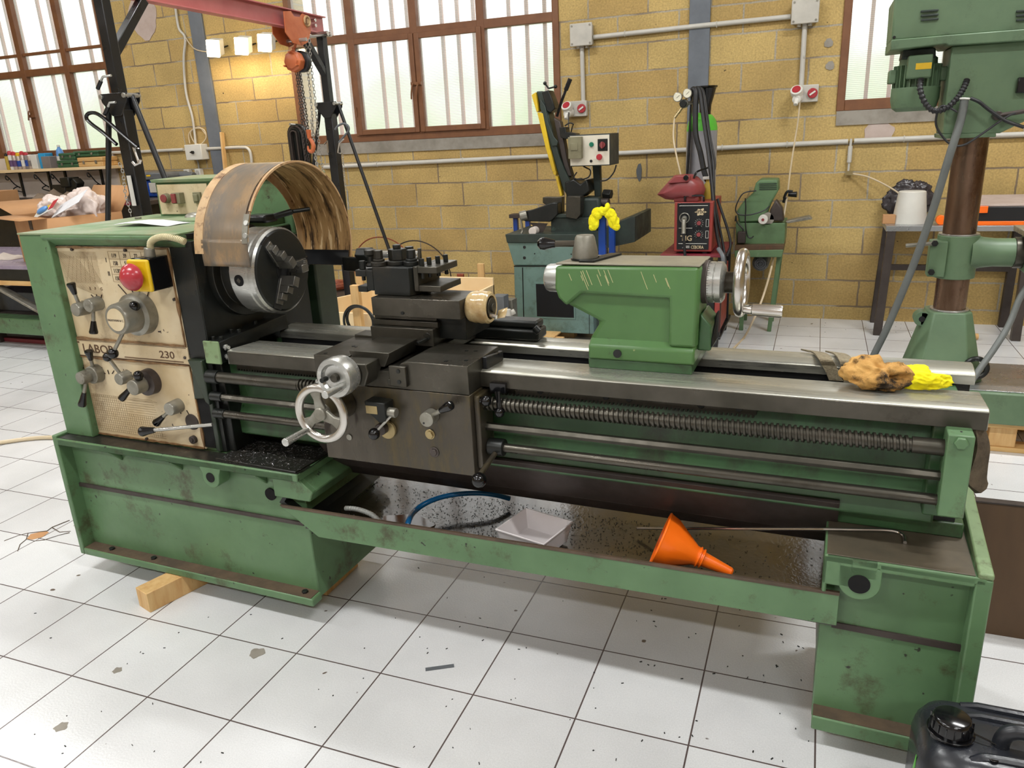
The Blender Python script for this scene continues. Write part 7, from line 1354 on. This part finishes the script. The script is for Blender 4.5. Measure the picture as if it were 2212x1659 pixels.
# bent rod
LT('bent_rod', M().tube([Lp(1377, 1141, z=.385), Lp(1600, 1142, z=.48), Lp(1780, 1143, z=.556)]+catmull([Lp(1860, 1144, z=.558), Lp(1910, 1145, z=.558), Lp(1938, 1149, z=.557), Lp(1952, 1158, z=.557), Lp(1955, 1172, z=.556)], 5), .0042, 8), 'chrome', 'thin steel rod with hooked end lying across the pan and right base', 'rod')
# webbing strap over the ways
for l_, lb in ((((1738, 757, .905), (1757, 759, .911), (1772, 764, .908), (1783, 776, .898), (1791, 790, .875), (1799, 805, .85), (1806, 822, .82)), 'left fold of grey webbing strap draped over the rear bed way'),
        (((1791, 761, .905), (1806, 762, .911), (1819, 768, .908), (1828, 780, .898), (1833, 795, .875), (1835, 810, .85), (1838, 826, .82)), 'right fold of grey webbing strap draped over the rear bed way, nearer the rag')):
    P0 = [Lp(u, v, z=.905) if z > .9 else Lp(u, v, vv=.372) for u, v, z in l_]
    pts = catmull(P0, 6); n__ = len(pts)
    LT('webbing_strap', M().ribbon(pts, [Vector((.020+.014*min(1, i/8), -.016*max(0, 1-i/14), 0)) for i in range(n__)], .004), 'strap', lb, 'strap')
pts = catmull([Lp(2103, 903, vv=.10), Lp(2112, 925, vv=.09), Lp(2120, 965, vv=.09), Lp(2112, 1010, vv=.09), Lp(2108, 1035, vv=.09), Lp(2118, 1062, vv=.09)], 6)
n__ = len(pts); ws_ = [Vector((.012+.026*min(1, i/(n__*.7)) if i < n__*.85 else .032*(n__-i)/(n__*.15)+.004, .02, 0)) for i in range(n__)]
LT('webbing_strap', M().ribbon(pts, ws_, .012), 'strapd', 'end of webbing strap hanging down at the right end of the bed', 'strap')
# rags
def rag(name, c, s, mat, label, seed, cat='rag'):
    m_ = crumple(M(), c, s, seed, .55, 1.25, -.6)
    return LT(name, m_, mat, label, cat, smooth=180)
c = Lp(1897, 803, z=.935); rag('oily_rag', c+Vector((0, 0, -.008)), (.068, .055, .040), 'rag', 'oil-blackened tan rag bunched on the rear of the bed way', 1)
c = Lp(1985, 815, z=.922); rag('work_glove', c+Vector((0, 0, -.004)), (.058, .04, .026), 'yglove', 'bright yellow glove lying on the bed beside the oily rag', 2.5, 'glove')
# swarf
random.seed(11)
def swarf(name, label, n, fn, ln, r, mat='chip'):
    m_ = M()
    for i in range(n):
        p = fn(); a_ = random.uniform(0, 6.28); l_ = ln*random.uniform(.4, 1.3); d_ = Vector((cos(a_), sin(a_), random.uniform(-.1, .5)))*l_
        q_ = p+d_*.5+Vector((random.uniform(-1, 1), random.uniform(-1, 1), .6))*l_*.25
        m_.tube([p, q_, p+d_], r, 3)
    return LT(name, m_, mat, label, 'metal shavings', kind='stuff', smooth=0)
swarf('shavings', 'steel shavings heaped on the black ledge between gearbox and apron', 480, lambda: Vector((random.uniform(-.31, -.0), random.uniform(.012, .19), .553+.004*random.random())), .009, .0005)
swarf('pan_shavings', 'fine black shavings scattered in the oily chip pan', 1900, lambda: (lambda u, v: Vector((u, v, .3575+.0785*(v-.018)*.25+.0012)))(min(1.5, max(.05, random.gauss(.62, .33))), random.uniform(.03, .36)), .0042, .0009, 'dark')
m = M()
for i in range(120):
    u, v = random.choice(((random.uniform(760, 1250), random.uniform(1200, 1420)), (random.uniform(1330, 1760), random.uniform(1290, 1480)), (random.uniform(60, 900), random.uniform(1320, 1650)), (random.uniform(900, 1750), random.uniform(1450, 1650)), (random.uniform(1700, 2000), random.uniform(690, 720))))
    p = W(u, v, z=.001); a_ = random.uniform(0, 6.28); l_ = random.uniform(.002, .008); m.obox(p, (l_, random.uniform(.001, .003), .002), (0, 0, a_))
tag(obj('floor_shavings', m, MT['dark'], None, smooth=0), 'small dark chips scattered over the white floor tiles', 'metal shavings', kind='stuff')
p = W(950, 1442, z=.001); tag(obj('tape_scrap', M().obox(p, (.085, .014, .002), (0, 0, .52)), MT['slate'], None, 0), 'scrap of dark grey tape stuck on a floor tile', 'tape')
# cracked tile
m = M(); random.seed(4)
for pts in (((10, 1170), (40, 1158), (62, 1152), (100, 1146), (112, 1140), (150, 1125)), ((58, 1166), (75, 1168), (95, 1165), (125, 1158), (150, 1150)), ((112, 1140), (130, 1148), (152, 1146)), ((60, 1153), (58, 1166), (42, 1178), (40, 1190))):
    q_ = [W(u+random.uniform(-2, 2), v+random.uniform(-2, 2), z=.001) for u, v in pts]; m.tube(q_, [.0012+.0015*random.random() for _ in q_], 4)
struct('trim_30', m, MT['grime'])
c = W(82, 1156, z=0); struct('trim_31', M().prism([(W(u, v, z=0).x, W(u, v, z=0).y) for u, v in ((58, 1164), (66, 1154), (98, 1147), (106, 1150), (92, 1160), (70, 1166))], 'z', 0, .0008), MT['card'])
# floor blemishes
for k, (u, v, r, mt) in enumerate(((555, 1411, .024, 'stain'), (253, 1448, .014, 'stain'), (132, 1570, .018, 'stain'))):
    c = W(u, v, z=0); m = M(); m.prism([(c.x+r*(1+.2*sin(3*t+k))*cos(t), c.y+r*(1+.15*cos(5*t))*sin(t)) for t in [2*pi*i/20 for i in range(20)]], 'z', 0, .0006); struct('trim_%d' % (20+k), m, MT['concrete'])
